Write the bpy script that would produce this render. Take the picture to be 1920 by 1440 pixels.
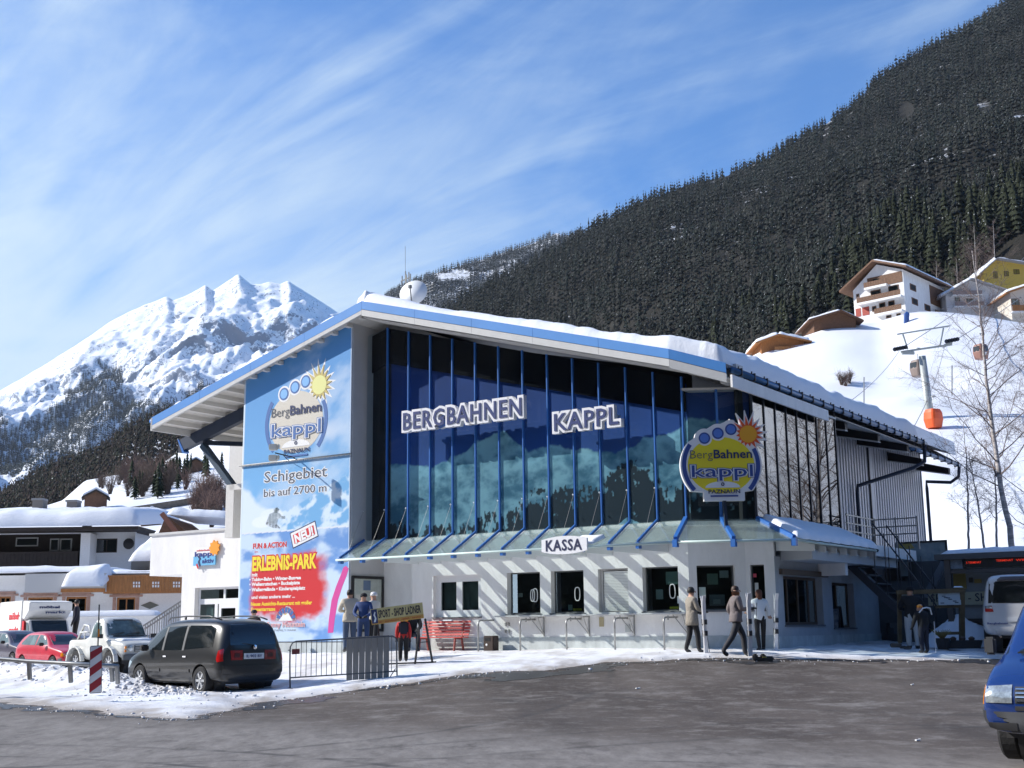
import bpy, bmesh, math, random
import numpy as np
from mathutils import Vector, Matrix, noise as mnoise
from mathutils.bvhtree import BVHTree
random.seed(7); rng = np.random.default_rng(7)
sc = bpy.context.scene
for o in list(bpy.data.objects): bpy.data.objects.remove(o)
COL = sc.collection
# ------------------------------------------------------------------ camera
FPX = 2348.63; PITCH = math.radians(11.0394); ROLL = math.radians(-0.68586); CAMH = 1.6
fwd = np.array([0, math.cos(PITCH), math.sin(PITCH)]); r0 = np.array([1., 0, 0]); u0 = np.cross(r0, fwd)
CR = math.cos(ROLL) * r0 + math.sin(ROLL) * u0; CU = -math.sin(ROLL) * r0 + math.cos(ROLL) * u0
cam = bpy.data.cameras.new('camera'); camo = bpy.data.objects.new('camera', cam); COL.objects.link(camo)
cam.sensor_width = 36; cam.lens = 36 * FPX / 1920; cam.clip_end = 12000; cam.clip_start = .1
m = Matrix.Identity(4)
for i in range(3): m[i][0] = CR[i]; m[i][1] = CU[i]; m[i][2] = -fwd[i]
m[2][3] = CAMH
camo.matrix_world = m; sc.camera = camo
# ------------------------------------------------------------------ sun and sky
SUN_EL = math.radians(33); SUNV = Vector((-.993 * math.cos(SUN_EL), .12 * math.cos(SUN_EL), math.sin(SUN_EL))).normalized()
sl = bpy.data.lights.new('sun', 'SUN'); sl.energy = 5.0; sl.angle = math.radians(.5); sl.color = (1, .96, .9)
so = bpy.data.objects.new('sun', sl); COL.objects.link(so)
so.rotation_euler = SUNV.to_track_quat('Z', 'Y').to_euler(); so.location = (0, 0, 60)
w = bpy.data.worlds.new('World'); sc.world = w; w.use_nodes = True
nt = w.node_tree; N = nt.nodes; L = nt.links; N.clear()
def nd(t, **k):
    n = N.new(t)
    for a, b in k.items(): setattr(n, a, b)
    return n
def mth(op, a, b=None, c=None, clamp=False):
    n = N.new('ShaderNodeMath'); n.operation = op; n.use_clamp = clamp
    for i, v in enumerate((a, b, c)):
        if v is None: continue
        if isinstance(v, (int, float)): n.inputs[i].default_value = v
        else: L.new(v, n.inputs[i])
    return n.outputs[0]
sky = nd('ShaderNodeTexSky', sky_type='NISHITA', sun_disc=False)
sky.sun_elevation = SUN_EL; sky.sun_rotation = math.atan2(SUNV.x, SUNV.y); sky.altitude = 1200
sky.air_density = 1.0; sky.dust_density = .35; sky.ozone_density = 2.2
tc = nd('ShaderNodeTexCoord'); sep = nd('ShaderNodeSeparateXYZ'); L.new(tc.outputs['Generated'], sep.inputs[0])
X, Y, Z = sep.outputs
den = mth('ADD', mth('MAXIMUM', Z, 0.0), .22)
U_ = mth('DIVIDE', X, den); V_ = mth('DIVIDE', Y, den)
def comb(x, y, z=0.0):
    c = N.new('ShaderNodeCombineXYZ')
    for i, v in enumerate((x, y, z)):
        if isinstance(v, (int, float)): c.inputs[i].default_value = v
        else: L.new(v, c.inputs[i])
    return c.outputs[0]
def wnoise(vec, scale, detail=6, rough=.6, dist=0.0):
    n = nd('ShaderNodeTexNoise'); n.inputs['Scale'].default_value = scale; n.inputs['Detail'].default_value = detail
    n.inputs['Roughness'].default_value = rough; n.inputs['Distortion'].default_value = dist; L.new(vec, n.inputs['Vector']); return n.outputs[0]
ca, sa = math.cos(math.radians(-42)), math.sin(math.radians(-42))
A_ = mth('ADD', mth('MULTIPLY', U_, ca), mth('MULTIPLY', V_, sa)); B_ = mth('SUBTRACT', mth('MULTIPLY', V_, ca), mth('MULTIPLY', U_, sa))
n1 = wnoise(comb(mth('MULTIPLY', A_, .9), mth('MULTIPLY', B_, 1.5), 3.7), 1.5, 9, .55, 1.1)
n2 = wnoise(comb(mth('MULTIPLY', A_, .55), mth('MULTIPLY', B_, 2.4), 8.1), 2.0, 8, .62, 1.6)
n3 = wnoise(comb(U_, V_, 1.3), .8, 2, .5, .2)
cl = mth('ADD', mth('MULTIPLY', n1, .62), mth('MULTIPLY', n2, .38))
# the veil thickens to the west and towards the horizon, as in the photograph
bias = mth('ADD', mth('MULTIPLY', X, -.30), mth('MULTIPLY', mth('SUBTRACT', .42, Z), .34))
cl = mth('ADD', mth('ADD', cl, bias), mth('MULTIPLY', mth('SUBTRACT', n3, .5), .55))
mr = nd('ShaderNodeMapRange', interpolation_type='SMOOTHSTEP'); L.new(cl, mr.inputs[0])
mr.inputs[1].default_value = .42; mr.inputs[2].default_value = .86; mr.inputs[3].default_value = 0.03; mr.inputs[4].default_value = .88
mixc = nd('ShaderNodeMixRGB'); tin = nd('ShaderNodeMixRGB', blend_type='MULTIPLY'); tin.inputs[0].default_value = 1; L.new(sky.outputs[0], tin.inputs[1]); tin.inputs[2].default_value = (.64, 1.48, 2.30, 1)
L.new(mr.outputs[0], mixc.inputs[0]); L.new(tin.outputs[0], mixc.inputs[1]); mixc.inputs[2].default_value = (8.2, 9.9, 11.2, 1)
bg = nd('ShaderNodeBackground'); bg.inputs[1].default_value = .066; L.new(mixc.outputs[0], bg.inputs[0])
ow = nd('ShaderNodeOutputWorld'); L.new(bg.outputs[0], ow.inputs[0])
sc.view_settings.view_transform = 'Standard'; sc.view_settings.look = 'None'; sc.view_settings.gamma = 1; sc.view_settings.exposure = .46
sc.view_settings.use_curve_mapping = False
sc.cycles.max_bounces = 7; sc.cycles.transparent_max_bounces = 16; sc.cycles.caustics_reflective = False; sc.cycles.caustics_refractive = False
# ------------------------------------------------------------------ helpers: survey of the site
CP = np.array([0, 0, CAMH]); Uv = np.array([0.82731987, -0.56173111, 0]); Vv = np.array([0.56173111, 0.82731987, 0]); OB = np.array([4.14717378, 35.07874462, 0])
BROT = math.atan2(Uv[1], Uv[0])
def ray(x, y): return fwd + CR * (x - 960) / FPX - CU * (y - 720) / FPX
def at(x, y, dep): return CP + ray(x, y) * dep            # survey point at a measured distance
def P(x, y, d=0):                                          # on a plane parallel to the ticket-hall front, building frame (s, d, z)
    R = ray(x, y); t = ((OB + Vv * d - CP) @ Vv) / (R @ Vv); q = CP + R * t - OB; return np.array([q @ Uv, d, q[2]])
def S(x, y, s=0):
    R = ray(x, y); t = ((OB + Uv * s - CP) @ Uv) / (R @ Uv); q = CP + R * t - OB; return np.array([s, q @ Vv, q[2]])
def Wd(s, d, z=0): return OB * [1, 1, 0] + Uv * s + Vv * d + np.array([0, 0, z])
def SDof(p): q = np.array(p) - OB; return q @ Uv, q @ Vv
# ------------------------------------------------------------------ helpers: objects
def tag(o, label=None, cat=None, group=None, kind=None):
    if label: o['label'] = label
    if cat: o['category'] = cat
    if group: o['group'] = group
    if kind: o['kind'] = kind
    return o
def empty(name, loc=(0, 0, 0), rz=0.0, **k):
    o = bpy.data.objects.new(name, None); COL.objects.link(o); o.location = loc; o.rotation_euler = (0, 0, rz)
    o.empty_display_size = .2; tag(o, **k); return o
def meshobj(name, me, mat=None, parent=None, smooth=False):
    o = bpy.data.objects.new(name, me); COL.objects.link(o)
    for mm in (mat if isinstance(mat, (list, tuple)) else [mat]):
        if mm is not None: me.materials.append(mm)
    if smooth: me.polygons.foreach_set('use_smooth', [True] * len(me.polygons))
    if parent is not None: o.parent = parent
    return o
class MB:
    def __init__(s): s.v = []; s.f = []; s.mi = []; s.m = 0
    def add(s, vs, fs):
        b = len(s.v); s.v += [tuple(map(float, q)) for q in vs]; s.f += [tuple(b + i for i in f) for f in fs]; s.mi += [s.m] * len(fs); return s
    def box(s, c, d, rz=0.0, R=None):
        x, y, z = [t / 2 for t in d]; P_ = [(-x, -y, -z), (x, -y, -z), (x, y, -z), (-x, y, -z), (-x, -y, z), (x, -y, z), (x, y, z), (-x, y, z)]
        if R is None: R = Matrix.Rotation(rz, 3, 'Z')
        P_ = [R @ Vector(p) + Vector(c) for p in P_]
        return s.add(P_, [(0, 3, 2, 1), (4, 5, 6, 7), (0, 1, 5, 4), (1, 2, 6, 5), (2, 3, 7, 6), (3, 0, 4, 7)])
    def bb(s, a, b):   # box from two corners
        return s.box([(a[i] + b[i]) / 2 for i in range(3)], [abs(b[i] - a[i]) for i in range(3)])
    def bar(s, a, b, w, h=None, up=(0, 0, 1)):
        a = Vector(a); b = Vector(b); d = b - a; l = d.length
        if l < 1e-6: return s
        d.normalize(); up = Vector(up); sd = d.cross(up)
        if sd.length < 1e-4: sd = d.cross(Vector((1, 0, 0)))
        sd.normalize(); u2 = sd.cross(d); h = w if h is None else h
        R = Matrix((d, sd, u2)).transposed(); return s.box((a + b) / 2, (l, w, h), R=R)
    def tube(s, pts, r, n=8, cap=True):
        pts = [Vector(p) for p in pts]; rs = r if isinstance(r, (list, tuple)) else [r] * len(pts)
        rings = []; prev = None
        for i, p in enumerate(pts):
            t = (pts[min(i + 1, len(pts) - 1)] - pts[max(i - 1, 0)]).normalized()
            if prev is None: a = t.orthogonal().normalized()
            else:
                a = prev - t * prev.dot(t); a = a.normalized() if a.length > 1e-5 else t.orthogonal().normalized()
            prev = a; b = t.cross(a); rings.append([p + (a * math.cos(2 * math.pi * k / n) + b * math.sin(2 * math.pi * k / n)) * rs[i] for k in range(n)])
        vs = [q for rg in rings for q in rg]; fs = []
        for i in range(len(pts) - 1):
            for k in range(n): fs.append((i * n + k, i * n + (k + 1) % n, (i + 1) * n + (k + 1) % n, (i + 1) * n + k))
        if cap: fs.append(tuple(range(n - 1, -1, -1))); fs.append(tuple((len(pts) - 1) * n + k for k in range(n)))
        return s.add(vs, fs)
    def lathe(s, prof, n=20, c=(0, 0, 0), R=None):   # prof: (r, z)
        vs = []; fs = []
        R = R or Matrix.Identity(3)
        for r, z in prof:
            for k in range(n): vs.append(R @ Vector((r * math.cos(2 * math.pi * k / n), r * math.sin(2 * math.pi * k / n), z)) + Vector(c))
        for i in range(len(prof) - 1):
            for k in range(n): fs.append((i * n + k, i * n + (k + 1) % n, (i + 1) * n + (k + 1) % n, (i + 1) * n + k))
        if prof[0][0] > 1e-5: fs.append(tuple(range(n - 1, -1, -1)))
        if prof[-1][0] > 1e-5: fs.append(tuple((len(prof) - 1) * n + k for k in range(n)))
        return s.add(vs, fs)
    def prism(s, poly, vec):   # closed polygon of 3D points extruded along vec
        n = len(poly); v = Vector(vec); vs = [Vector(p) for p in poly] + [Vector(p) + v for p in poly]
        return s.add(vs, [tuple(range(n - 1, -1, -1)), tuple(range(n, 2 * n))] + [(i, (i + 1) % n, n + (i + 1) % n, n + i) for i in range(n)])
    def build(s, name, mat=None, parent=None, smooth=False, bevel=0, fix=True):
        me = bpy.data.meshes.new(name); me.from_pydata(s.v, [], s.f)
        if any(s.mi): me.polygons.foreach_set('material_index', s.mi)
        if fix or bevel:
            bm = bmesh.new(); bm.from_mesh(me)
            if bevel:
                bmesh.ops.remove_doubles(bm, verts=bm.verts, dist=1e-5)
                bmesh.ops.bevel(bm, geom=[e for e in bm.edges if len(e.link_faces) == 2 and e.calc_face_angle(0) > .6], offset=bevel, segments=2, affect='EDGES', clamp_overlap=True)
            bmesh.ops.recalc_face_normals(bm, faces=bm.faces); bm.to_mesh(me); bm.free()
        o = meshobj(name, me, mat, parent, smooth)
        return o
def npmesh(name, v, f, mat=None, parent=None, smooth=False, cols=None):
    v = np.asarray(v, np.float32); f = np.asarray(f, np.int32); k = f.shape[1]
    me = bpy.data.meshes.new(name); me.vertices.add(len(v)); me.vertices.foreach_set('co', v.ravel())
    me.loops.add(f.size); me.loops.foreach_set('vertex_index', f.ravel()); me.polygons.add(len(f))
    me.polygons.foreach_set('loop_start', np.arange(0, f.size, k, dtype=np.int32)); me.update(calc_edges=True)
    if cols is not None:
        a = me.color_attributes.new('Col', 'FLOAT_COLOR', 'POINT'); c = np.ones((len(v), 4), np.float32); c[:, :cols.shape[1]] = cols; a.data.foreach_set('color', c.ravel())
    return meshobj(name, me, mat, parent, smooth)
def copy_tree(o, parent=None):
    c = o.copy(); COL.objects.link(c)
    if parent is not None: c.parent = parent
    for ch in o.children: copy_tree(ch, c)
    return c
# ------------------------------------------------------------------ materials
MC = {}
def mat(name, col, rough=.6, metal=0.0, var=0.0, scale=8.0, bump=0.0, bscale=40.0, spec=.5, coat=0.0, trans=0.0, emit=None, vcol=False, col2=None, stretch=None):
    if name in MC: return MC[name]
    M = bpy.data.materials.new(name); M.use_nodes = True; t = M.node_tree; b = t.nodes['Principled BSDF']; MC[name] = M
    b.inputs['Roughness'].default_value = rough; b.inputs['Metallic'].default_value = metal; b.inputs['Specular IOR Level'].default_value = spec
    b.inputs['Coat Weight'].default_value = coat; b.inputs['Coat Roughness'].default_value = .05
    b.inputs['Base Color'].default_value = (*col, 1); b.inputs['Transmission Weight'].default_value = trans
    if emit: b.inputs['Emission Color'].default_value = (*emit[0], 1); b.inputs['Emission Strength'].default_value = emit[1]
    tcn = t.nodes.new('ShaderNodeTexCoord'); src = tcn.outputs['Object']
    if stretch:
        mp = t.nodes.new('ShaderNodeMapping'); mp.inputs['Scale'].default_value = stretch; t.links.new(src, mp.inputs[0]); src = mp.outputs[0]
    last = None
    if vcol:
        a = t.nodes.new('ShaderNodeAttribute'); a.attribute_name = 'Col'; last = a.outputs[0]; t.links.new(last, b.inputs['Base Color'])
    if var > 0:
        n = t.nodes.new('ShaderNodeTexNoise'); n.inputs['Scale'].default_value = scale; n.inputs['Detail'].default_value = 6; n.inputs['Roughness'].default_value = .65; t.links.new(src, n.inputs[0])
        r = t.nodes.new('ShaderNodeMapRange'); r.inputs[1].default_value = .3; r.inputs[2].default_value = .7; t.links.new(n.outputs[0], r.inputs[0])
        mx = t.nodes.new('ShaderNodeMixRGB'); t.links.new(r.outputs[0], mx.inputs[0])
        if vcol:
            mx.blend_type = 'MULTIPLY'; mx.inputs[0].default_value = var; t.links.new(last, mx.inputs[1])
            cr = t.nodes.new('ShaderNodeCombineXYZ'); [t.links.new(r.outputs[0], cr.inputs[i]) for i in range(3)]; t.links.new(cr.outputs[0], mx.inputs[2])
            for l_ in list(mx.inputs[0].links): t.links.remove(l_)
        else:
            mx.inputs[1].default_value = (*[c * (1 - var) for c in col], 1); mx.inputs[2].default_value = (*(col2 or [min(1, c * (1 + var)) for c in col]), 1)
        t.links.new(mx.outputs[0], b.inputs['Base Color'])
    if bump > 0:
        n2_ = t.nodes.new('ShaderNodeTexNoise'); n2_.inputs['Scale'].default_value = bscale; n2_.inputs['Detail'].default_value = 5; t.links.new(src, n2_.inputs[0])
        bp = t.nodes.new('ShaderNodeBump'); bp.inputs['Strength'].default_value = bump; bp.inputs['Distance'].default_value = .02; t.links.new(n2_.outputs[0], bp.inputs['Height']); t.links.new(bp.outputs[0], b.inputs['Normal'])
    return M
def glassmat(name, tint=(.8, .9, .9), refl=.08, rough=.0, milk=0, milkc=(.55, .68, .64)):
    if name in MC: return MC[name]
    M = bpy.data.materials.new(name); M.use_nodes = True; t = M.node_tree; t.nodes.clear(); MC[name] = M
    tr = t.nodes.new('ShaderNodeBsdfTransparent'); tr.inputs[0].default_value = (*tint, 1)
    gl = t.nodes.new('ShaderNodeBsdfGlossy'); gl.inputs['Roughness'].default_value = rough
    lw = t.nodes.new('ShaderNodeLayerWeight'); lw.inputs[0].default_value = .5
    pw = t.nodes.new('ShaderNodeMath'); pw.operation = 'POWER'; pw.inputs[1].default_value = 4; t.links.new(lw.outputs['Facing'], pw.inputs[0])
    ad = t.nodes.new('ShaderNodeMath'); ad.operation = 'ADD'; ad.use_clamp = True; ad.inputs[1].default_value = refl; t.links.new(pw.outputs[0], ad.inputs[0])
    mx = t.nodes.new('ShaderNodeMixShader'); t.links.new(ad.outputs[0], mx.inputs[0]); t.links.new(tr.outputs[0], mx.inputs[1]); t.links.new(gl.outputs[0], mx.inputs[2])
    if milk:
        df = t.nodes.new('ShaderNodeBsdfDiffuse'); df.inputs[0].default_value = (*milkc, 1); tl = t.nodes.new('ShaderNodeBsdfTranslucent'); tl.inputs[0].default_value = (*milkc, 1)
        m1 = t.nodes.new('ShaderNodeMixShader'); m1.inputs[0].default_value = .5; t.links.new(df.outputs[0], m1.inputs[1]); t.links.new(tl.outputs[0], m1.inputs[2])
        m2 = t.nodes.new('ShaderNodeMixShader'); m2.inputs[0].default_value = milk; t.links.new(mx.outputs[0], m2.inputs[1]); t.links.new(m1.outputs[0], m2.inputs[2]); mx = m2
    o = t.nodes.new('ShaderNodeOutputMaterial'); t.links.new(mx.outputs[0], o.inputs[0]); return M
# ------------------------------------------------------------------ text
def textmesh(s, size=1.0, bold=0.0, ext=.01, spacing=1.0):
    c = bpy.data.curves.new('t', 'FONT'); c.body = s; c.size = size; c.offset = bold; c.extrude = ext; c.space_character = spacing; c.resolution_u = 2
    o = bpy.data.objects.new('t', c); COL.objects.link(o); dg = bpy.context.evaluated_depsgraph_get(); me = bpy.data.meshes.new_from_object(o.evaluated_get(dg)); bpy.data.objects.remove(o); bpy.data.curves.remove(c)
    return me
def text(name, s, mt, origin, right, up, width=None, height=None, bold=0.0, ext=.01, parent=None, spacing=1.0, ref=None, out=0.0):
    """lettering fitted to width x height (cap height), origin = lower-left corner, right/up unit vectors"""
    me = textmesh(s, 1.0, bold, 0.5, spacing)
    n = len(me.vertices); co = np.empty(n * 3); me.vertices.foreach_get('co', co); co = co.reshape(-1, 3)
    if ref is None:
        m0 = textmesh(s, 1.0, 0.0, 0.0, spacing); c0 = np.empty(len(m0.vertices) * 3); m0.vertices.foreach_get('co', c0); c0 = c0.reshape(-1, 3); bpy.data.meshes.remove(m0)
        x0, x1 = c0[:, 0].min(), c0[:, 0].max()
    else: x0, x1 = ref
    cap = .73
    sx = width / (x1 - x0); sy = (height or width / (x1 - x0) * cap) / cap
    R_ = np.array(right, float); U2 = np.array(up, float); R_ /= np.linalg.norm(R_); U2 /= np.linalg.norm(U2); Nn = np.cross(R_, U2)
    q = np.array(origin, float) + np.outer((co[:, 0] - x0) * sx, R_) + np.outer(co[:, 1] * sy, U2) + np.outer(co[:, 2] * ext + out + ext / 2, Nn)
    me.vertices.foreach_set('co', q.astype(np.float32).ravel()); me.update(); me.materials.clear()
    return meshobj(name, me, mt, parent)
# ------------------------------------------------------------------ value noise on arrays
def hashn(ix, iy, seed=0):
    h = (ix * 374761393 + iy * 668265263 + seed * 1442695041) & 0xffffffff
    h = ((h ^ (h >> 13)) * 1274126177) & 0xffffffff
    return ((h ^ (h >> 16)) & 0xffff) / 65535.0
def vn(x, y, seed=0):
    x = np.asarray(x, float); y = np.asarray(y, float); ix = np.floor(x).astype(np.int64); iy = np.floor(y).astype(np.int64); fx = x - ix; fy = y - iy
    fx = fx * fx * (3 - 2 * fx); fy = fy * fy * (3 - 2 * fy)
    a = hashn(ix, iy, seed); b = hashn(ix + 1, iy, seed); c = hashn(ix, iy + 1, seed); d = hashn(ix + 1, iy + 1, seed)
    return (a * (1 - fx) + b * fx) * (1 - fy) + (c * (1 - fx) + d * fx) * fy
def fbm(x, y, o=5, seed=0, g=.5):
    s = 0; a = 1; t = 0
    for i in range(o): s = s + a * vn(x * 2 ** i, y * 2 ** i, seed + i); t += a; a *= g
    return s / t
def ridged(x, y, o=6, seed=0, g=.55):
    s = 0; a = 1; t = 0
    for i in range(o): s = s + a * (1 - np.abs(2 * vn(x * 2 ** i, y * 2 ** i, seed + i) - 1)); t += a; a *= g
    return s / t
def sm(a, b, x): t = np.clip((x - a) / (b - a), 0, 1); return t * t * (3 - 2 * t)
# ------------------------------------------------------------------ ground heights (surveyed spots, thin plate between them)
GP = np.array([(0, 0, 0), (-30, 0, 0), (30, 0, 0), (0, -30, 0), (5.5, 31.8, .85), (4.5, 32.7, .9), (6.5, 33.7, .9), (-7.25, 29.83, .10), (-9.25, 31.85, .22), (-6.17, 31.04, .17), (-5.1, 29.3, .30), (-2.8, 29.8, .46),
    (-2.7, 32.8, .7), (-15.13, 42.0, .30), (-11.5, 36.5, .36), (-18, 46, .37), (-19.3, 51, .55), (-9, 27.8, .18), (5.4, 12.6, .05), (11.0, 33.4, .81), (12.3, 36.5, .86), (6, 30.7, .68), (-.8, 29.7, .58), (-5.4, 26.8, .10), (12, 32.8, .7), (-9.9, 24.7, .1), (-5.5, 15.6, 0),
    (5.3, 15.6, -.02), (-.5, 38.3, .9), (-9.5, 43, .86), (-6, 40.4, .86), (-28, 32, .2), (-28, 60, .7), (-60, 40, .3), (-60, 90, .8), (30, 40, 1.0), (60, 40, 1.5), (60, 90, 2), (10, 60, 1.2), (-10, 80, 1.0), (60, 0, 0), (-60, 0, 0), (-19, 28, .1), (15, 22, .2), (0, 22, .12)])
def tps(P_, lam=.02):
    n = len(P_); r = np.hypot(P_[:, None, 0] - P_[None, :, 0], P_[:, None, 1] - P_[None, :, 1]) / 20 + 1e-9
    K = r * r * np.log(r) + np.eye(n) * lam; Q = np.c_[np.ones(n), P_[:, :2] / 20]; A = np.block([[K, Q], [Q.T, np.zeros((3, 3))]])
    return np.linalg.solve(A, np.r_[P_[:, 2], 0, 0, 0])
_w = tps(GP)
def gz(x, y):
    x = np.asarray(x, float); y = np.asarray(y, float); sh = x.shape; xf = np.clip(x.ravel(), -90, 90); yf = np.clip(y.ravel(), -40, 110); o = np.empty(len(xf))
    for i in range(0, len(xf), 40000):
        a = xf[i:i + 40000]; b = yf[i:i + 40000]; r = np.hypot(a[:, None] - GP[None, :, 0], b[:, None] - GP[None, :, 1]) / 20 + 1e-9
        o[i:i + 40000] = (r * r * np.log(r)) @ _w[:-3] + _w[-3] + _w[-2] * a / 20 + _w[-1] * b / 20
    return o.reshape(sh)
def gp(x, y):   # survey point on the ground
    R = ray(x, y); ts = np.arange(8, 90, .5); pts = CP[None] + R[None] * ts[:, None]; h = pts[:, 2] - gz(pts[:, 0], pts[:, 1]); k = np.where(h <= 0)[0]
    if not len(k) or k[0] == 0: return pts[-1]
    a, b = ts[k[0] - 1], ts[k[0]]
    for i in range(12):
        m = (a + b) / 2; p = CP + R * m
        if p[2] > float(gz(p[0], p[1])): a = m
        else: b = m
    return CP + R * b
def grid(xs, ys, zf): 
    Xg, Yg = np.meshgrid(xs, ys); Zg = zf(Xg, Yg); v = np.c_[Xg.ravel(), Yg.ravel(), Zg.ravel()]; nx, ny = len(xs), len(ys)
    i = (np.arange(ny - 1)[:, None] * nx + np.arange(nx - 1)[None]).ravel(); return v, np.c_[i, i + 1, i + nx + 1, i + nx]
# ------------------------------------------------------------------ ground materials
def asphaltmat():
    M = mat('asphalt', (.05, .05, .05), .85); t = M.node_tree; n_ = t.nodes; l = t.links; b = n_['Principled BSDF']; b.inputs['Specular IOR Level'].default_value = .3
    co = n_.new('ShaderNodeTexCoord').outputs['Object']
    def no(scale, det=6, st=None, rz=0, ro=.6):
        mp = n_.new('ShaderNodeMapping'); mp.inputs['Scale'].default_value = st or (1, 1, 1); mp.inputs['Rotation'].default_value = (0, 0, rz); l.new(co, mp.inputs[0])
        q = n_.new('ShaderNodeTexNoise'); q.inputs['Scale'].default_value = scale; q.inputs['Detail'].default_value = det; q.inputs['Roughness'].default_value = ro; l.new(mp.outputs[0], q.inputs[0]); return q.outputs[0]
    def mix(f, a, c2, lo, hi, mx=1.0):
        r = n_.new('ShaderNodeMapRange'); r.inputs[1].default_value = lo; r.inputs[2].default_value = hi; r.inputs[4].default_value = mx; l.new(f, r.inputs[0])
        m_ = n_.new('ShaderNodeMixRGB'); l.new(r.outputs[0], m_.inputs[0])
        if isinstance(a, tuple): m_.inputs[1].default_value = (*a, 1)
        else: l.new(a, m_.inputs[1])
        m_.inputs[2].default_value = (*c2, 1); return m_.outputs[0]
    c = mix(no(.5, 6, (1, .35, 1), .3), (.058, .045, .037), (.116, .096, .082), .35, .65)
    c = mix(no(1.5, 12, (.8, .9, 1), .25, .78), c, (.26, .24, .22), .50, .68, .75)      # dried salt, drawn out by traffic
    c = mix(no(4.5, 11, (.9, .8, 1), .5, .82), c, (.29, .27, .25), .53, .70, .5)
    c = mix(no(14, 8, (1.2, .5, 1), -.5, .8), c, (.040, .034, .030), .52, .70, .30)
    c = mix(no(.25, 4, (1, .5, 1), .5), c, (.040, .035, .033), .52, .66, .45)                # damp patches
    c = mix(no(70, 2), c, (.22, .21, .2), .60, .72, .6)
    # the old kerbside asphalt of the main road on the left and near side is paler
    s_ = n_.new('ShaderNodeSeparateXYZ'); l.new(co, s_.inputs[0])
    ma = n_.new('ShaderNodeMath'); ma.operation = 'MULTIPLY_ADD'; l.new(s_.outputs[0], ma.inputs[0]); ma.inputs[1].default_value = .62; l.new(s_.outputs[1], ma.inputs[2])
    mb = n_.new('ShaderNodeMath'); mb.operation = 'ADD'; l.new(ma.outputs[0], mb.inputs[0]); l.new(no(.6, 6), mb.inputs[1])
    r = n_.new('ShaderNodeMapRange'); r.inputs[1].default_value = 21.2; r.inputs[2].default_value = 18.2; l.new(mb.outputs[0], r.inputs[0])
    m_ = n_.new('ShaderNodeMixRGB'); l.new(r.outputs[0], m_.inputs[0]); l.new(c, m_.inputs[1])
    c2 = mix(no(3.2, 12, (1, .34, 1), .75, .8), (.145, .130, .118), (.26, .238, .218), .38, .66)
    c2 = mix(no(1.3, 11, (1.0, .6, 1), .35, .75), c2, (.055, .048, .044), .53, .66, .7)
    for (cx, cy, rad, wd, st_) in ((-9.5, 8.5, 9.2, .10, .75), (-9.5, 8.5, 10.7, .12, .7), (-2.5, 4, 11.0, .09, .6), (-2.5, 4, 12.5, .09, .55), (-14, 30, 16.2, .12, .6), (9, 2, 17.5, .12, .45), (9, 2, 19.2, .12, .4), (14, 36, 16.5, .14, .5), (14, 36, 18.1, .14, .45)):   # tyre tracks
        vd = n_.new('ShaderNodeVectorMath'); vd.operation = 'DISTANCE'; l.new(co, vd.inputs[0]); vd.inputs[1].default_value = (cx, cy, 0); a1 = n_.new('ShaderNodeMath'); a1.operation = 'SUBTRACT'; l.new(vd.outputs['Value'], a1.inputs[0]); a1.inputs[1].default_value = rad
        a2 = n_.new('ShaderNodeMath'); a2.operation = 'ABSOLUTE'; l.new(a1.outputs[0], a2.inputs[0]); a3 = n_.new('ShaderNodeMapRange'); a3.inputs[1].default_value = wd; a3.inputs[2].default_value = wd * .4; a3.inputs[4].default_value = st_; l.new(a2.outputs[0], a3.inputs[0])
        a4 = n_.new('ShaderNodeMath'); a4.operation = 'MULTIPLY'; l.new(a3.outputs[0], a4.inputs[0]); rr_ = n_.new('ShaderNodeMapRange'); rr_.inputs[1].default_value = .4; rr_.inputs[2].default_value = .6; l.new(no(1.1, 6), rr_.inputs[0]); l.new(rr_.outputs[0], a4.inputs[1])
        m3 = n_.new('ShaderNodeMixRGB'); l.new(a4.outputs[0], m3.inputs[0]); l.new(c2, m3.inputs[1]); m3.inputs[2].default_value = (.045, .042, .04, 1); c2 = m3.outputs[0]
        m4 = n_.new('ShaderNodeMixRGB'); l.new(a4.outputs[0], m4.inputs[0]); l.new(m_.inputs[1].links[0].from_socket, m4.inputs[1]); m4.inputs[2].default_value = (.045, .042, .04, 1); l.new(m4.outputs[0], m_.inputs[1])
    l.new(c2, m_.inputs[2]); l.new(m_.outputs[0], b.inputs['Base Color'])
    bp = n_.new('ShaderNodeBump'); bp.inputs['Strength'].default_value = .35; bp.inputs['Distance'].default_value = .01; l.new(no(60, 4), bp.inputs['Height']); l.new(bp.outputs[0], b.inputs['Normal'])
    return M
def snowmat(name='snow', dirt=False, bump=.4, bscale=9, col=(.84, .86, .9)):
    M = mat(name, col, .55, spec=.3, vcol=dirt); t = M.node_tree; n_ = t.nodes; l = t.links; b = n_['Principled BSDF']
    co = n_.new('ShaderNodeTexCoord').outputs['Object']
    q = n_.new('ShaderNodeTexNoise'); q.inputs['Scale'].default_value = bscale; q.inputs['Detail'].default_value = 8; q.inputs['Roughness'].default_value = .7; l.new(co, q.inputs[0])
    bp = n_.new('ShaderNodeBump'); bp.inputs['Strength'].default_value = bump; bp.inputs['Distance'].default_value = .05; l.new(q.outputs[0], bp.inputs['Height']); l.new(bp.outputs[0], b.inputs['Normal'])
    return M
SNOW = snowmat(); SNOWROOF = snowmat('snow_roof', bump=.5, bscale=5)
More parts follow.
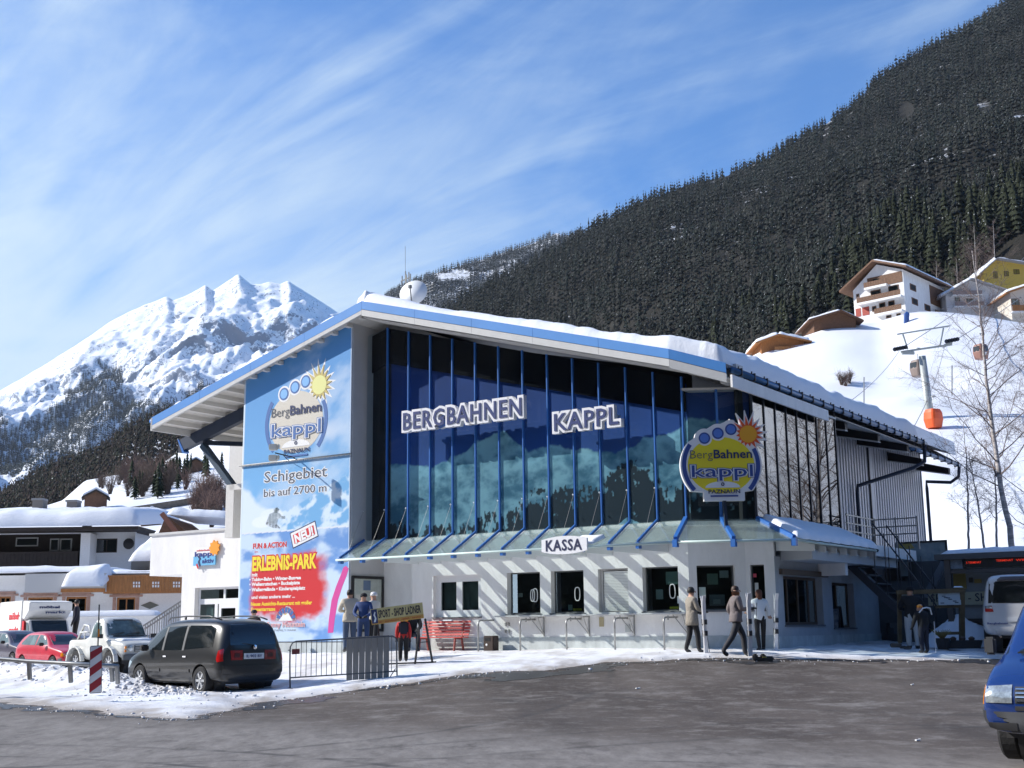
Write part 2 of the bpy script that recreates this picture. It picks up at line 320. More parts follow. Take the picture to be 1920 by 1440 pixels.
# ------------------------------------------------------------------ road + snow cover
v, f = grid(np.concatenate([np.linspace(-90, -30, 20)[:-1], np.linspace(-30, 25, 111), np.linspace(25, 90, 20)[1:]]), np.concatenate([np.linspace(-40, 8, 20)[:-1], np.linspace(8, 45, 75), np.linspace(45, 110, 20)[1:]]), gz)
road = npmesh('road', v, f, asphaltmat(), smooth=True); tag(road, kind='structure')
edge_px = [(-160, 1290), (-80, 1310), (0, 1321), (100, 1331), (200, 1340), (300, 1348), (375, 1347), (430, 1331), (500, 1318), (600, 1304), (700, 1291), (800, 1277), (900, 1264), (1000, 1260), (1060, 1252), (1160, 1243), (1260, 1238), (1350, 1236), (1440, 1238), (1560, 1238), (1700, 1239), (1850, 1238), (2000, 1238)]
EP = np.array([gp(*e)[:2] for e in edge_px]); EP = np.vstack([[-90, 38], [-40, 30], EP, [40, 34], [90, 34]])
def edist(x, y):     # signed distance to the snow edge, positive inside the snow
    best = np.full(x.shape, 1e9); sgn = np.ones(x.shape)
    for a, b in zip(EP[:-1], EP[1:]):
        ab = b - a; L2 = ab @ ab; t = np.clip(((x - a[0]) * ab[0] + (y - a[1]) * ab[1]) / L2, 0, 1); dx = x - a[0] - t * ab[0]; dy = y - a[1] - t * ab[1]; d = np.hypot(dx, dy)
        s = np.sign(ab[0] * (y - a[1]) - ab[1] * (x - a[0])); k = d < best - 1e-9; best = np.where(k, d, best); sgn = np.where(k, s, sgn)
    return best * sgn
BANK = np.array([gp(-100, 1262)[:2], gp(0, 1268)[:2], gp(120, 1282)[:2], gp(230, 1292)[:2], gp(300, 1306)[:2], gp(345, 1318)[:2]])
def bankd(x, y):
    best = np.full(x.shape, 1e9)
    for a, b in zip(BANK[:-1], BANK[1:]):
        ab = b - a; t = np.clip(((x - a[0]) * ab[0] + (y - a[1]) * ab[1]) / (ab @ ab), 0, 1); best = np.minimum(best, np.hypot(x - a[0] - t * ab[0], y - a[1] - t * ab[1]))
    return best
def snow_t(x, y):
    e = edist(x, y) + (fbm(x * 1.3, y * 1.3, 5, 3) - .5) * 1.1 + (fbm(x * 6, y * 6, 3, 9) - .5) * .25
    th = sm(-.05, 1.0, e) * .07 - .012
    th = th + sm(0, .7, e) * (fbm(x * 2.2, y * 2.2, 6, 5) - .5) * .07
    bd = bankd(x, y); lump = ridged(x * .9, y * .9, 5, 21) * .7 + fbm(x * 3.5, y * 3.5, 4, 31) * .5
    th = th + np.exp(-(bd / .75) ** 2) * sm(-.1, .5, e) * (.06 + .22 * sm(-8.6, -10.6, x)) * (.35 + lump) + np.exp(-(bd / 1.6) ** 2) * sm(-.2, .6, e) * .07 * lump
    th = th + np.exp(-(bd / 1.3) ** 2) * sm(0, .5, e) * ((ridged(x * 5.5, y * 5.5, 4, 51) - .55) * .05 * sm(-8.0, -9.6, x) + (fbm(x * 9, y * 9, 3, 55) - .5) * .04)
    th = np.where(e < -.6, -.1, th)
    return th, e, bd
def snowgrid(name, xs, ys, kind='structure'):
    Xg, Yg = np.meshgrid(xs, ys); th, e, bd = snow_t(Xg, Yg); Zg = gz(Xg, Yg) + th
    v = np.c_[Xg.ravel(), Yg.ravel(), Zg.ravel()]; nx, ny = len(xs), len(ys); i = (np.arange(ny - 1)[:, None] * nx + np.arange(nx - 1)[None]).ravel(); f = np.c_[i, i + 1, i + nx + 1, i + nx]
    keep = (e.ravel()[f].max(1) > -.5); f = f[keep]
    dirty = np.clip(sm(1.1, -.1, e) * .75 + sm(.46, .70, fbm(Xg * 1.7, Yg * .8, 6, 77, .65)) * .5 + sm(2.2, .0, e) * sm(-4, -8, Xg) * .45 + np.exp(-(bd / 1.2) ** 2) * sm(.5, .7, fbm(Xg * 4, Yg * 4, 5, 44)) * .5, 0, 1) * sm(-.5, 0, e)
    c0 = np.array([.86, .865, .885]); c1 = np.array([.40, .355, .31]); cols = c0[None] * (1 - dirty.ravel()[:, None]) + c1[None] * dirty.ravel()[:, None]
    o = npmesh(name, v, f, snowmat('snow_ground', True, .5, 14), smooth=True, cols=cols.astype(np.float32)); tag(o, kind=kind); return o
xw = np.arange(-20, 14, .085); yw = np.arange(22, 36, .085); Xw, Yw = np.meshgrid(xw, yw); _, ew, _ = snow_t(Xw, Yw); nw = fbm(Xw * .9, Yw * .9, 5, 63); mk = (ew < .05) & (ew > -.25 - 1.9 * np.clip(nw - .42, 0, 1) * 2.2)
iw = (np.arange(len(yw) - 1)[:, None] * len(xw) + np.arange(len(xw) - 1)[None]).ravel(); fw_ = np.c_[iw, iw + 1, iw + len(xw) + 1, iw + len(xw)]; fw_ = fw_[mk.ravel()[fw_].all(1)]; us = np.unique(fw_); rm = np.full(Xw.size, -1); rm[us] = np.arange(len(us))
wet = npmesh('wet_asphalt', np.c_[Xw.ravel(), Yw.ravel(), (gz(Xw, Yw) + .006).ravel()][us], rm[fw_], mat('meltwater', (.030, .027, .025), .38, var=.5, scale=1.6, spec=.6, bump=.3, bscale=30), smooth=True); tag(wet, kind='structure')
# near, fine sheet and a coarse one round it, butted
xs = np.arange(-20, 14.01, .11); ys = np.arange(23, 41.01, .11)
snowgrid('snow_ground', xs, ys)
for n_, xa, xb, ya, yb in (('snow_ground', -90, -20, 23, 110), ('snow_ground', 14.01, 90, 23, 110), ('snow_ground', -20, 14.01, 41, 110)):
    snowgrid(n_, np.linspace(xa, xb, int((xb - xa) / .7)), np.linspace(ya, yb, int((yb - ya) / .7)))
# ------------------------------------------------------------------ terrain lofts
def resample(c, xs): c = np.array(c, float); return np.c_[xs, np.interp(xs, c[:, 0], c[:, 1]), np.interp(xs, c[:, 0], c[:, 2])]
def loft(name, curves, nx, nrow, matl, amp, nscale, seed, edge=.25, rid=False, power=1.0, x0=None, x1=None, detail=6, zdisp=1.0):
    """surface through surveyed contour lines (each a list of px, py, distance), with relief"""
    x0 = x0 if x0 is not None else curves[0][0][0]; x1 = x1 if x1 is not None else curves[0][-1][0]
    xs = np.linspace(x0, x1, nx); cs = []
    for c in curves:
        q = resample(c, xs); cs.append(np.array([at(a, b, d) for a, b, d in q]))
    rows = []; T = []
    for k in range(len(cs) - 1):
        for i in range(nrow):
            t = i / nrow; rows.append(cs[k] * (1 - t) + cs[k + 1] * t); T.append((k + t) / (len(cs) - 1))
    rows.append(cs[-1]); T.append(1.0)
    V = np.array(rows); T = np.array(T)[:, None]; ny = len(rows)
    # smooth rows between contours
    Xw, Yw = V[..., 0] / nscale, V[..., 1] / nscale
    n = (ridged if rid else fbm)(Xw, Yw, detail, seed) - .5
    env = np.clip(edge + (1 - edge) * np.minimum(1, (1 - T) * 4), 0, 1)
    V[..., 2] += n * amp * env * zdisp; n2 = fbm(Xw * 1.7 + 9, Yw * 1.7, 5, seed + 50) - .5; V[..., 1] += n2 * amp * .8 * env
    i = (np.arange(ny - 1)[:, None] * nx + np.arange(nx - 1)[None]).ravel(); f = np.c_[i, i + 1, i + nx + 1, i + nx]
    # skirt: carry the ridge on behind and down so the hill is a body, not a card
    back = V[-1].copy(); dirv = back - CP; dirv[:, 2] = 0; ln = np.linalg.norm(dirv, axis=1, keepdims=True); back = back + dirv / ln * ln * .35; back[:, 2] -= .25 * ln[:, 0]
    VV = np.vstack([V.reshape(-1, 3), back]); i2 = (ny - 1) * nx + np.arange(nx - 1); f = np.vstack([f, np.c_[i2, i2 + 1, i2 + nx + 1, i2 + nx]])
    o = npmesh(name, VV, f, matl, smooth=True); tag(o, kind='structure'); return o, V
def bvh_of(o): 
    me = o.data; return BVHTree.FromPolygons([v.co for v in me.vertices], [tuple(p.vertices) for p in me.polygons])
def mountainmat(name, rock=(.16, .15, .15), snow=(.84, .86, .9), lo=.5, hi=.62, nsc=.012, slope=.6, bump=.0):
    M = mat(name, snow, .75, spec=.1); t = M.node_tree; n_ = t.nodes; l = t.links; b = n_['Principled BSDF']
    co = n_.new('ShaderNodeTexCoord').outputs['Object']; g = n_.new('ShaderNodeNewGeometry'); s = n_.new('ShaderNodeSeparateXYZ'); l.new(g.outputs['Normal'], s.inputs[0])
    q = n_.new('ShaderNodeTexNoise'); q.inputs['Scale'].default_value = nsc; q.inputs['Detail'].default_value = 12; q.inputs['Roughness'].default_value = .72; q.inputs['Distortion'].default_value = .6; l.new(co, q.inputs[0])
    a = n_.new('ShaderNodeMath'); a.operation = 'MULTIPLY_ADD'; l.new(s.outputs[2], a.inputs[0]); a.inputs[1].default_value = -slope; a.inputs[2].default_value = slope * .75
    c = n_.new('ShaderNodeMath'); c.operation = 'ADD'; l.new(a.outputs[0], c.inputs[0]); l.new(q.outputs[0], c.inputs[1])
    r = n_.new('ShaderNodeMapRange'); r.inputs[1].default_value = lo; r.inputs[2].default_value = hi; l.new(c.outputs[0], r.inputs[0])
    m_ = n_.new('ShaderNodeMixRGB'); l.new(r.outputs[0], m_.inputs[0]); m_.inputs[1].default_value = (*snow, 1); m_.inputs[2].default_value = (*rock, 1); l.new(m_.outputs[0], b.inputs['Base Color'])
    bp = n_.new('ShaderNodeBump'); bp.inputs['Strength'].default_value = .9; bp.inputs['Distance'].default_value = .35 / nsc * .6; l.new(q.outputs[0], bp.inputs['Height']); l.new(bp.outputs[0], b.inputs['Normal'])
    return M
# ------------------------------------------------------------------ hills
peak, Vpk = loft('snowy_mountain', [
    [(-500, 1010, 1700), (1000, 1010, 1700)],
    [(-500, 940, 2200), (0, 900, 2250), (200, 860, 2300), (400, 830, 2350), (1000, 800, 2300)],
    [(-500, 900, 2600), (0, 815, 2650), (150, 730, 2750), (300, 670, 2850), (450, 650, 2800), (600, 680, 2800), (1000, 780, 2700)],
    [(-500, 860, 3000), (-150, 795, 3000), (0, 737, 3050), (60, 700, 3080), (130, 657, 3100), (200, 612, 3130), (240, 590, 3150), (272, 574, 3150), (300, 563, 3150), (312, 558, 3150), (325, 566, 3150), (345, 558, 3160), (370, 546, 3180), (384, 537, 3180), (398, 547, 3180), (430, 530, 3200), (447, 519, 3200), (456, 527, 3200), (470, 538, 3200), (490, 537, 3200), (505, 532, 3200), (525, 536, 3200), (540, 529, 3200), (556, 541, 3200), (590, 563, 3200), (620, 582, 3200), (700, 640, 3200), (800, 720, 3200), (1000, 800, 3200)]],
    420, 70, mountainmat('peak_rock', rock=(.22, .245, .30), lo=.575, hi=.625, nsc=.11, slope=.30), 200, 300, 11, edge=.13, rid=True, detail=8)
ridge, Vrd = loft('wooded_ridge', [
    [(600, 720, 1100), (1300, 700, 1100)],
    [(600, 640, 1300), (740, 600, 1350), (1000, 540, 1400), (1300, 500, 1400)],
    [(600, 640, 1500), (690, 590, 1500), (735, 552, 1520), (790, 525, 1540), (830, 508, 1560), (870, 497, 1580), (920, 484, 1600), (960, 470, 1600), (1000, 458, 1600), (1030, 446, 1600), (1045, 438, 1600), (1060, 446, 1600), (1100, 436, 1600), (1300, 380, 1600)]],
    140, 26, mountainmat('ridge_ground', rock=(.05, .055, .06), lo=.42, hi=.5, nsc=.03), 30, 120, 23, edge=.15)
farleft, Vfl = loft('dark_wooded_slope', [
    [(-400, 1020, 420), (700, 1000, 420)],
    [(-400, 1000, 560), (0, 965, 600), (300, 880, 640), (700, 820, 640)],
    [(-400, 1000, 800), (-100, 968, 800), (0, 944, 800), (60, 907, 820), (110, 880, 830), (180, 858, 840), (233, 818, 850), (287, 792, 860), (400, 752, 860), (500, 730, 860), (700, 700, 860)]],
    140, 22, mountainmat('slope_ground', rock=(.05, .05, .05), lo=.40, hi=.5, nsc=.05), 14, 90, 31, edge=.2)
meadow, Vme = loft('snowy_meadow', [
    [(-300, 1205, 70), (700, 1190, 75)],
    [(-300, 1075, 115), (700, 1060, 115)],
    [(-300, 1000, 200), (100, 985, 210), (300, 968, 215), (500, 960, 215), (700, 950, 215)],
    [(-300, 985, 300), (100, 950, 300), (200, 925, 310), (300, 905, 320), (450, 880, 330), (700, 840, 330)],
    [(-300, 985, 430), (60, 962, 430), (118, 938, 430), (160, 901, 430), (233, 888, 440), (300, 872, 440), (330, 851, 440), (380, 832, 440), (430, 815, 440), (520, 790, 440), (700, 740, 440)]],
    150, 20, snowmat('snow_far', bump=.6, bscale=.5), 4, 45, 41, edge=.0)
# the wooded mountain on the right
hill, Vhl = loft('wooded_mountainside', [
    [(500, 1060, 560), (900, 1030, 520), (1300, 1000, 330), (1900, 940, 300), (2500, 900, 300)],
    [(500, 980, 640), (860, 850, 650), (1100, 760, 640), (1400, 650, 500), (1700, 520, 430), (1920, 470, 400), (2500, 420, 400)],
    [(500, 900, 800), (700, 720, 860), (860, 640, 900), (1000, 560, 900), (1200, 480, 860), (1500, 380, 820), (1920, 250, 760), (2500, 100, 700)],
    [(500, 800, 1000), (700, 665, 1080), (830, 580, 1100), (880, 553, 1100), (930, 523, 1100), (1000, 487, 1100), (1060, 460, 1120), (1120, 422, 1130), (1200, 378, 1150), (1290, 345, 1160), (1360, 330, 1180), (1440, 300, 1190), (1500, 262, 1200), (1560, 226, 1210), (1620, 182, 1220), (1645, 150, 1220), (1700, 113, 1230), (1760, 86, 1240), (1830, 50, 1250), (1890, 8, 1250), (2000, -70, 1260), (2500, -380, 1300)]],
    200, 34, mountainmat('forest_floor', rock=(.035, .033, .028), lo=.28, hi=.38, nsc=.03, ), 46, 150, 51, edge=.25)
# the near ski slope under the chalets
slope, Vsl = loft('snowy_slope', [
    [(900, 1180, 75), (1300, 1160, 75), (1500, 1135, 72), (1760, 1090, 66), (1920, 1075, 60), (2500, 1070, 58), (3600, 1100, 58), (4600, 1150, 50), (7000, 1150, 40)],
    [(900, 1040, 110), (1300, 1000, 115), (1760, 930, 112), (2500, 900, 105), (3600, 930, 80), (4600, 900, 66), (7000, 800, 50)],
    [(900, 900, 150), (1300, 830, 155), (1500, 780, 160), (1760, 745, 160), (1920, 740, 155), (2500, 700, 150), (3600, 700, 105), (4600, 500, 85), (7000, 300, 62)],
    [(900, 860, 190), (1250, 745, 200), (1395, 675, 205), (1440, 652, 207), (1500, 633, 210), (1560, 613, 215), (1600, 604, 218), (1660, 600, 220), (1690, 588, 218), (1730, 583, 214), (1780, 585, 212), (1840, 592, 208), (1920, 606, 205), (2060, 620, 200), (2500, 560, 200), (3600, 360, 135), (4600, 60, 110), (7000, -300, 80)]],
    260, 26, snowmat('snow_slope', bump=1.0, bscale=.35), 7.5, 34, 61, edge=.05, rid=False)
# the far side of the valley, left of and behind the viewer (it is what the front glass mirrors)
azs = np.radians(np.linspace(-58, -262, 150)); rows = []
for t in np.linspace(0, 1, 30):
    rr_ = 330 + 1250 * t + 0 * azs; X_ = rr_ * np.sin(azs); Y_ = rr_ * np.cos(azs); Zt = (690 * t ** 1.05) * (.85 + .3 * fbm(X_ / 500, Y_ / 500, 4, 81)) * np.minimum(1, np.minimum(np.degrees(-azs) - 56, 264 + np.degrees(azs)) / 16) + 60 * (fbm(X_ / 110, Y_ / 110, 5, 83) - .5) * min(1, t * 4) - 3; rows.append(np.c_[X_, Y_, Zt])
V_ = np.vstack(rows); i = (np.arange(29)[:, None] * 150 + np.arange(149)[None]).ravel(); opp = npmesh('opposite_mountainside', V_, np.c_[i, i + 1, i + 151, i + 150], mountainmat('opposite_forest', rock=(.022, .027, .022), lo=.30, hi=.44, nsc=.012, slope=.1), smooth=True); tag(opp, kind='structure')
plain = MB(); plain.add([(-9000, -5000, -1.2), (9000, -5000, -1.2), (9000, 9000, -1.2), (-9000, 9000, -1.2)], [(0, 1, 2, 3)])
tag(plain.build('ground', snowmat('snow_plain', bump=.2, bscale=.2)), kind='structure')
# ------------------------------------------------------------------ conifers
def conifer_arr(tiers, n, seed, droop=.35, width=.165):
    r = np.random.default_rng(seed); v = [(0, 0, 1.0)]; f = []; v = []; 
    for k in range(tiers):
        t = k / (tiers - 1); zt = 1 - .80 * t ** 1.05; zt = 1.0 if k == 0 else zt + .07; rad = width * (.18 + .82 * t ** .85) * r.uniform(.86, 1.12); zb = 1 - .80 * t ** 1.05 - .115
        b = len(v); v.append((r.uniform(-.008, .008), r.uniform(-.008, .008), zt)); ph = r.uniform(0, 6.28)
        for j in range(n):
            a = ph + 2 * math.pi * j / n; rr = rad * (r.uniform(.92, 1.2) if j % 2 == 0 else r.uniform(.45, .62)); v.append((rr * math.cos(a), rr * math.sin(a), zb - (droop * rad * .5 if j % 2 == 0 else -.02) + r.uniform(-.01, .01)))
        f += [(b, b + 1 + j, b + 1 + (j + 1) % n) for j in range(n)]
    return np.array(v, float), np.array(f, int)
def foliagemat(name, snow=.35, dark=(.016, .021, .014), thr=.62, nscale=.7, snowcol=(.8, .83, .88)):
    M = mat(name, dark, .9, spec=.1); t = M.node_tree; n_ = t.nodes; l = t.links; b = n_['Principled BSDF']
    at_ = n_.new('ShaderNodeAttribute'); at_.attribute_name = 'Col'
    co = n_.new('ShaderNodeNewGeometry'); s = n_.new('ShaderNodeSeparateXYZ'); l.new(co.outputs['True Normal'], s.inputs[0])
    q = n_.new('ShaderNodeTexNoise'); q.inputs['Scale'].default_value = nscale; q.inputs['Detail'].default_value = 6; q.inputs['Roughness'].default_value = .75; l.new(co.outputs['Position'], q.inputs[0])
    r = n_.new('ShaderNodeMapRange'); r.inputs[1].default_value = thr; r.inputs[2].default_value = thr + .06; r.inputs[4].default_value = snow; l.new(q.outputs[0], r.inputs[0])
    m_ = n_.new('ShaderNodeMixRGB'); l.new(r.outputs[0], m_.inputs[0]); l.new(at_.outputs[0], m_.inputs[1]); m_.inputs[2].default_value = (*snowcol, 1); l.new(m_.outputs[0], b.inputs['Base Color'])
    return M
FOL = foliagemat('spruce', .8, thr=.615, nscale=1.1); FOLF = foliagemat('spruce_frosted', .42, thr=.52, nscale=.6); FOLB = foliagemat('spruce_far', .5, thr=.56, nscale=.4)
PROT = [conifer_arr(6, 8, 3), conifer_arr(7, 8, 5, width=.17), conifer_arr(5, 8, 8, width=.23), conifer_arr(6, 6, 9, width=.15)]
LOWP = [conifer_arr(4, 6, 13), conifer_arr(4, 6, 15, width=.14), conifer_arr(4, 5, 18, width=.19)]
def surf_points(V, n, seed, tlo=0.0, thi=1.0):
    """n points spread evenly by area over a loft"""
    r = np.random.default_rng(seed); A = V[:-1, :-1]; B = V[:-1, 1:]; C_ = V[1:, :-1]; ar = np.linalg.norm(np.cross(B - A, C_ - A), axis=2); ny = ar.shape[0]
    ar[:int(tlo * ny)] = 0; ar[int(math.ceil(thi * ny)):] = 0
    idx = r.choice(ar.size, n, p=(ar / ar.sum()).ravel()); iy, ix = np.unravel_index(idx, ar.shape); u = r.random((n, 1)); w_ = r.random((n, 1))
    return A[iy, ix] * (1 - u) * (1 - w_) + B[iy, ix] * u * (1 - w_) + C_[iy, ix] * (1 - u) * w_ + V[1:, 1:][iy, ix] * u * w_
def project(p): q = p - CP; z = q @ fwd; return 960 + FPX * (q @ CR) / z, 720 - FPX * (q @ CU) / z, z
def forest(name, pts, hts, protos, mt, tints, seed, label, cat, **kw):
    r = np.random.default_rng(seed); VS = []; FS = []; CS = []; off = 0
    which = r.integers(0, len(protos), len(pts)); rot = r.uniform(0, 6.28, len(pts)); wid = r.uniform(.85, 1.25, len(pts)); ti = r.random(len(pts))
    base = np.array(tints[0])[None] * (1 - ti[:, None]) + np.array(tints[1])[None] * ti[:, None]; base *= r.uniform(.6, 1.4, (len(pts), 1)) * (.55 + .95 * fbm(pts[:, 0] / 45, pts[:, 2] / 30 + pts[:, 1] / 60, 4, 17))[:, None]
    for k, (pv, pf) in enumerate(protos):
        m_ = np.where(which == k)[0]
        if not len(m_): continue
        c, s = np.cos(rot[m_])[:, None], np.sin(rot[m_])[:, None]; h = hts[m_][:, None]; w_ = (h * wid[m_][:, None])
        vx = (pv[None, :, 0] * c - pv[None, :, 1] * s) * w_ + pts[m_, 0][:, None]; vy = (pv[None, :, 0] * s + pv[None, :, 1] * c) * w_ + pts[m_, 1][:, None]; vz = pv[None, :, 2] * h + pts[m_, 2][:, None] - .06 * h
        n = len(m_); VS.append(np.stack([vx, vy, vz], 2).reshape(-1, 3)); FS.append((pf[None] + (off + np.arange(n) * len(pv))[:, None, None]).reshape(-1, 3)); CS.append(np.repeat(base[m_], len(pv), 0)); off += n * len(pv)
    o = npmesh(name, np.vstack(VS), np.vstack(FS), mt, cols=np.vstack(CS)); tag(o, label, cat, kind='stuff', **kw); return o
TRUNKM = mat('bark', (.07, .055, .045), .9)
def tree_objects(pts, hts, mt, tint, seed, label, group, rot=None):
    """the nearest conifers, each a thing with its trunk and crown; mesh data shared"""
    r = np.random.default_rng(seed); protos = []
    for k in range(5):
        pv, pf = conifer_arr(8, 10, seed + k, width=.16 + .02 * k); cols = np.repeat(np.array([tint]) * r.uniform(.75, 1.3), len(pv), 0)
        e = bpy.data.objects.new('pine_tree', None); cr_ = npmesh('crown', pv, pf, mt, cols=cols.astype(np.float32)); COL.objects.unlink(cr_)
        mb = MB(); mb.tube([(0, 0, -.08), (0, 0, .3)], [.022, .016], 6); tr = mb.build('trunk', TRUNKM); COL.objects.unlink(tr)
        protos.append((cr_, tr))
    for i, (p, h) in enumerate(zip(pts, hts)):
        e = empty('pine_tree', tuple(p), r.uniform(0, 6.28), label=label, cat='tree', group=group); e.scale = (h * r.uniform(.85, 1.15),) * 2 + (h,)
        for q in protos[i % 5]:
            c = q.copy(); COL.objects.link(c); c.parent = e
def clearing(px, py, spots):
    m_ = np.zeros(len(px), bool)
    for (cx, cy, rx, ry) in spots: m_ |= ((px - cx) / rx) ** 2 + ((py - cy) / ry) ** 2 < 1
    return m_
# wooded mountainside on the right
pts = surf_points(Vhl, 40000, 1); px, py, dz = project(pts)
k = (px > 560) & (px < 2150) & (py > -60) & (py < 900) & (dz > 0) & ~((py > 700) & (px < 1900)) & ~((px > 1480) & (py > 640))
gul = ridged(px / 150 + py / 500, py / 900 + 3, 3, 71); k &= ~((gul > .93) & (fbm(px / 40, py / 40, 3, 5) > .50) & (py < 560)); k &= ~clearing(px, py, [(1222, 596, 20, 17), (1780, 286, 20, 9), (1700, 215, 14, 26), (1845, 205, 14, 16)])
# the track and open ground above the yellow house
k &= ~((px > 1856) & (py > 474 - (px - 1856) * .5) & (py < 620))
pts = pts[k]; dz = dz[k]; hts = rng.uniform(.5, 1.3, len(pts)) * (10.5 + 1.5 * sm(900, 400, dz)) * (.75 + .5 * fbm(pts[:, 0] / 60, pts[:, 1] / 60, 3, 29))
order = np.argsort(-hts / dz); near = order[:300]; rest = order[300:]
if 1: tree_objects(pts[near], hts[near], FOL, (.020, .024, .014), 100, 'dark green spruce in the front rows of the wooded mountainside above the chalets', 'spruces at the foot of the wooded mountainside')
forest('conifer_forest', pts[rest], hts[rest], LOWP, FOL, [(.012, .018, .015), (.036, .036, .031)], 2, 'dense dark conifer forest flecked with snow covering the steep right mountainside', 'forest')
# frosted ridge in the middle
pts = surf_points(Vrd, 15000, 3, .2); px, py, dz = project(pts); k = (px > 640) & (px < 1180) & (py < 660) & ~clearing(px, py, [(848, 521, 34, 9), (1043, 440, 14, 7), (862, 513, 20, 6)]); pts = pts[k]
forest('frosted_forest', pts, rng.uniform(6.5, 11, len(pts)), LOWP, FOLF, [(.017, .024, .026), (.026, .032, .032)], 4, 'snow dusted conifers on the far middle ridge behind the roof', 'forest')
V_dbg = lambda a, b: (np.percentile(a, [0, 25, 50, 75, 100]), np.percentile(b, [0, 25, 50, 75, 100]))
# forest below the snow peak
pts = surf_points(Vpk, 90000, 5, .1, .8); px, py, dz = project(pts)
tl = np.interp(px, [-400, 0, 67, 110, 133, 160, 187, 207, 235, 270, 300, 340, 380, 420, 480, 560, 700], [830, 800, 787, 757, 745, 712, 690, 690, 715, 745, 735, 750, 715, 740, 690, 720, 760])
nz_ = fbm(px / 26, py / 26, 4, 91); k = (px > -80) & (px < 470) & (py > tl + (nz_ - .5) * 60) & (py < 1000) & ((nz_ > .52 - sm(0, 60, py - tl) * .5) | (px < 230) | (py > tl + 90)); pts = pts[k]; print('peak forest', len(pts), V_dbg(px[k], py[k])); pts = pts[:22000]
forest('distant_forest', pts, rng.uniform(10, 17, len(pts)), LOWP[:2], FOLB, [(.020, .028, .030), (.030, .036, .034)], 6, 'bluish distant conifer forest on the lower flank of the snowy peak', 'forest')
# darker nearer slope on the left
pts = surf_points(Vfl, 9000, 7, .1); px, py, dz = project(pts); k = (px > -80) & (px < 560) & (py < 990); pts = pts[k]
forest('dark_forest', pts, rng.uniform(7, 13, len(pts)), LOWP, FOL, [(.018, .024, .014), (.045, .030, .026)], 8, 'dark green forest slope descending to the snowy meadow on the left', 'forest')
# ------------------------------------------------------------------ cable car station (building frame: s along the front, d into the building, z up)
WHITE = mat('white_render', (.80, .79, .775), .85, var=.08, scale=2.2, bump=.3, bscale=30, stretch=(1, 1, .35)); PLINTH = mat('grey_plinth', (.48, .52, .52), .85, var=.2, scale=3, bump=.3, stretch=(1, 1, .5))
BLUE = mat('blue_steel', (.030, .14, .44), .4, spec=.5, var=.1, scale=3); BLUEF = mat('blue_fascia', (.075, .26, .62), .45, var=.07, scale=.8); DKBLUE = mat('dark_blue_beam', (.010, .022, .05), .5, var=.2, scale=2)
GREYM = mat('grey_trim', (.55, .55, .54), .6, var=.06, scale=3); SOFFIT = mat('pale_soffit', (.62, .6, .56), .8, var=.08, scale=2, stretch=(1, 6, 1)); BLACKM = mat('black_beam', (.012, .012, .014), .5)
STEEL = mat('galvanised', (.36, .36, .35), .4, metal=.7, var=.15, scale=12); DARKIN = mat('dark_interior', (.02, .022, .024), .8); WINF = mat('window_frame_white', (.75, .76, .77), .5)
GLASSD = glassmat('dark_glass', (.6, .66, .66), .015); GLASSF = glassmat('facade_glass', (.90, .95, .97), .02); GLASSC = glassmat('canopy_glass', (.93, .985, .97), .05, milk=.15)
MIRR = glassmat('side_glass', (.25, .35, .42), .15)
ST = empty('cable_car_station', tuple(OB), BROT, label='large blue and white cable car station with low snowy gable roof and tall glass front', cat='station building')
g = -.55; SM = [1.03 - .88 * k for k in range(13)]
def wallbox(a, b, z0, z1, th, op=(), mb=None):
    """wall standing on the line a-b (s, d), thickness th away from the viewer, with openings (t0, t1, z0, z1) in metres along a-b"""
    mb = mb or MB(); a = np.array(a, float); b = np.array(b, float); Lw = np.linalg.norm(b - a); dr = (b - a) / Lw; nr = np.array([-dr[1], dr[0]]); ang = math.atan2(dr[1], dr[0])
    ts = sorted({0, Lw, *[o[0] for o in op], *[o[1] for o in op]}); zs = sorted({z0, z1, *[o[2] for o in op], *[o[3] for o in op]})
    for i in range(len(ts) - 1):
        run = None
        for j in range(len(zs) - 1):
            tm, zm = (ts[i] + ts[i + 1]) / 2, (zs[j] + zs[j + 1]) / 2; hole = any(o[0] < tm < o[1] and o[2] < zm < o[3] for o in op)
            if not hole: run = (run[0] if run else zs[j], zs[j + 1])
            if (hole or j == len(zs) - 2) and run:
                c = a + dr * tm + nr * th / 2; mb.box((c[0], c[1], (run[0] + run[1]) / 2), (ts[i + 1] - ts[i], th, run[1] - run[0]), rz=ang); run = None
    return mb
class Fr:   # local frame on a wall line: t along, n outward positive
    def __init__(s, a, b): s.a = np.array(a, float); q = np.array(b, float) - s.a; s.L = np.linalg.norm(q); s.r = q / s.L; s.n = np.array([s.r[1], -s.r[0]]); s.ang = math.atan2(s.r[1], s.r[0])
    def p(s, t, n, z): q = s.a + s.r * t + s.n * n; return (q[0], q[1], z)
    def box(s, mb, t0, t1, n0, n1, z0, z1): c = s.p((t0 + t1) / 2, (n0 + n1) / 2, (z0 + z1) / 2); return mb.box(c, (t1 - t0, abs(n1 - n0), z1 - z0), rz=s.ang)
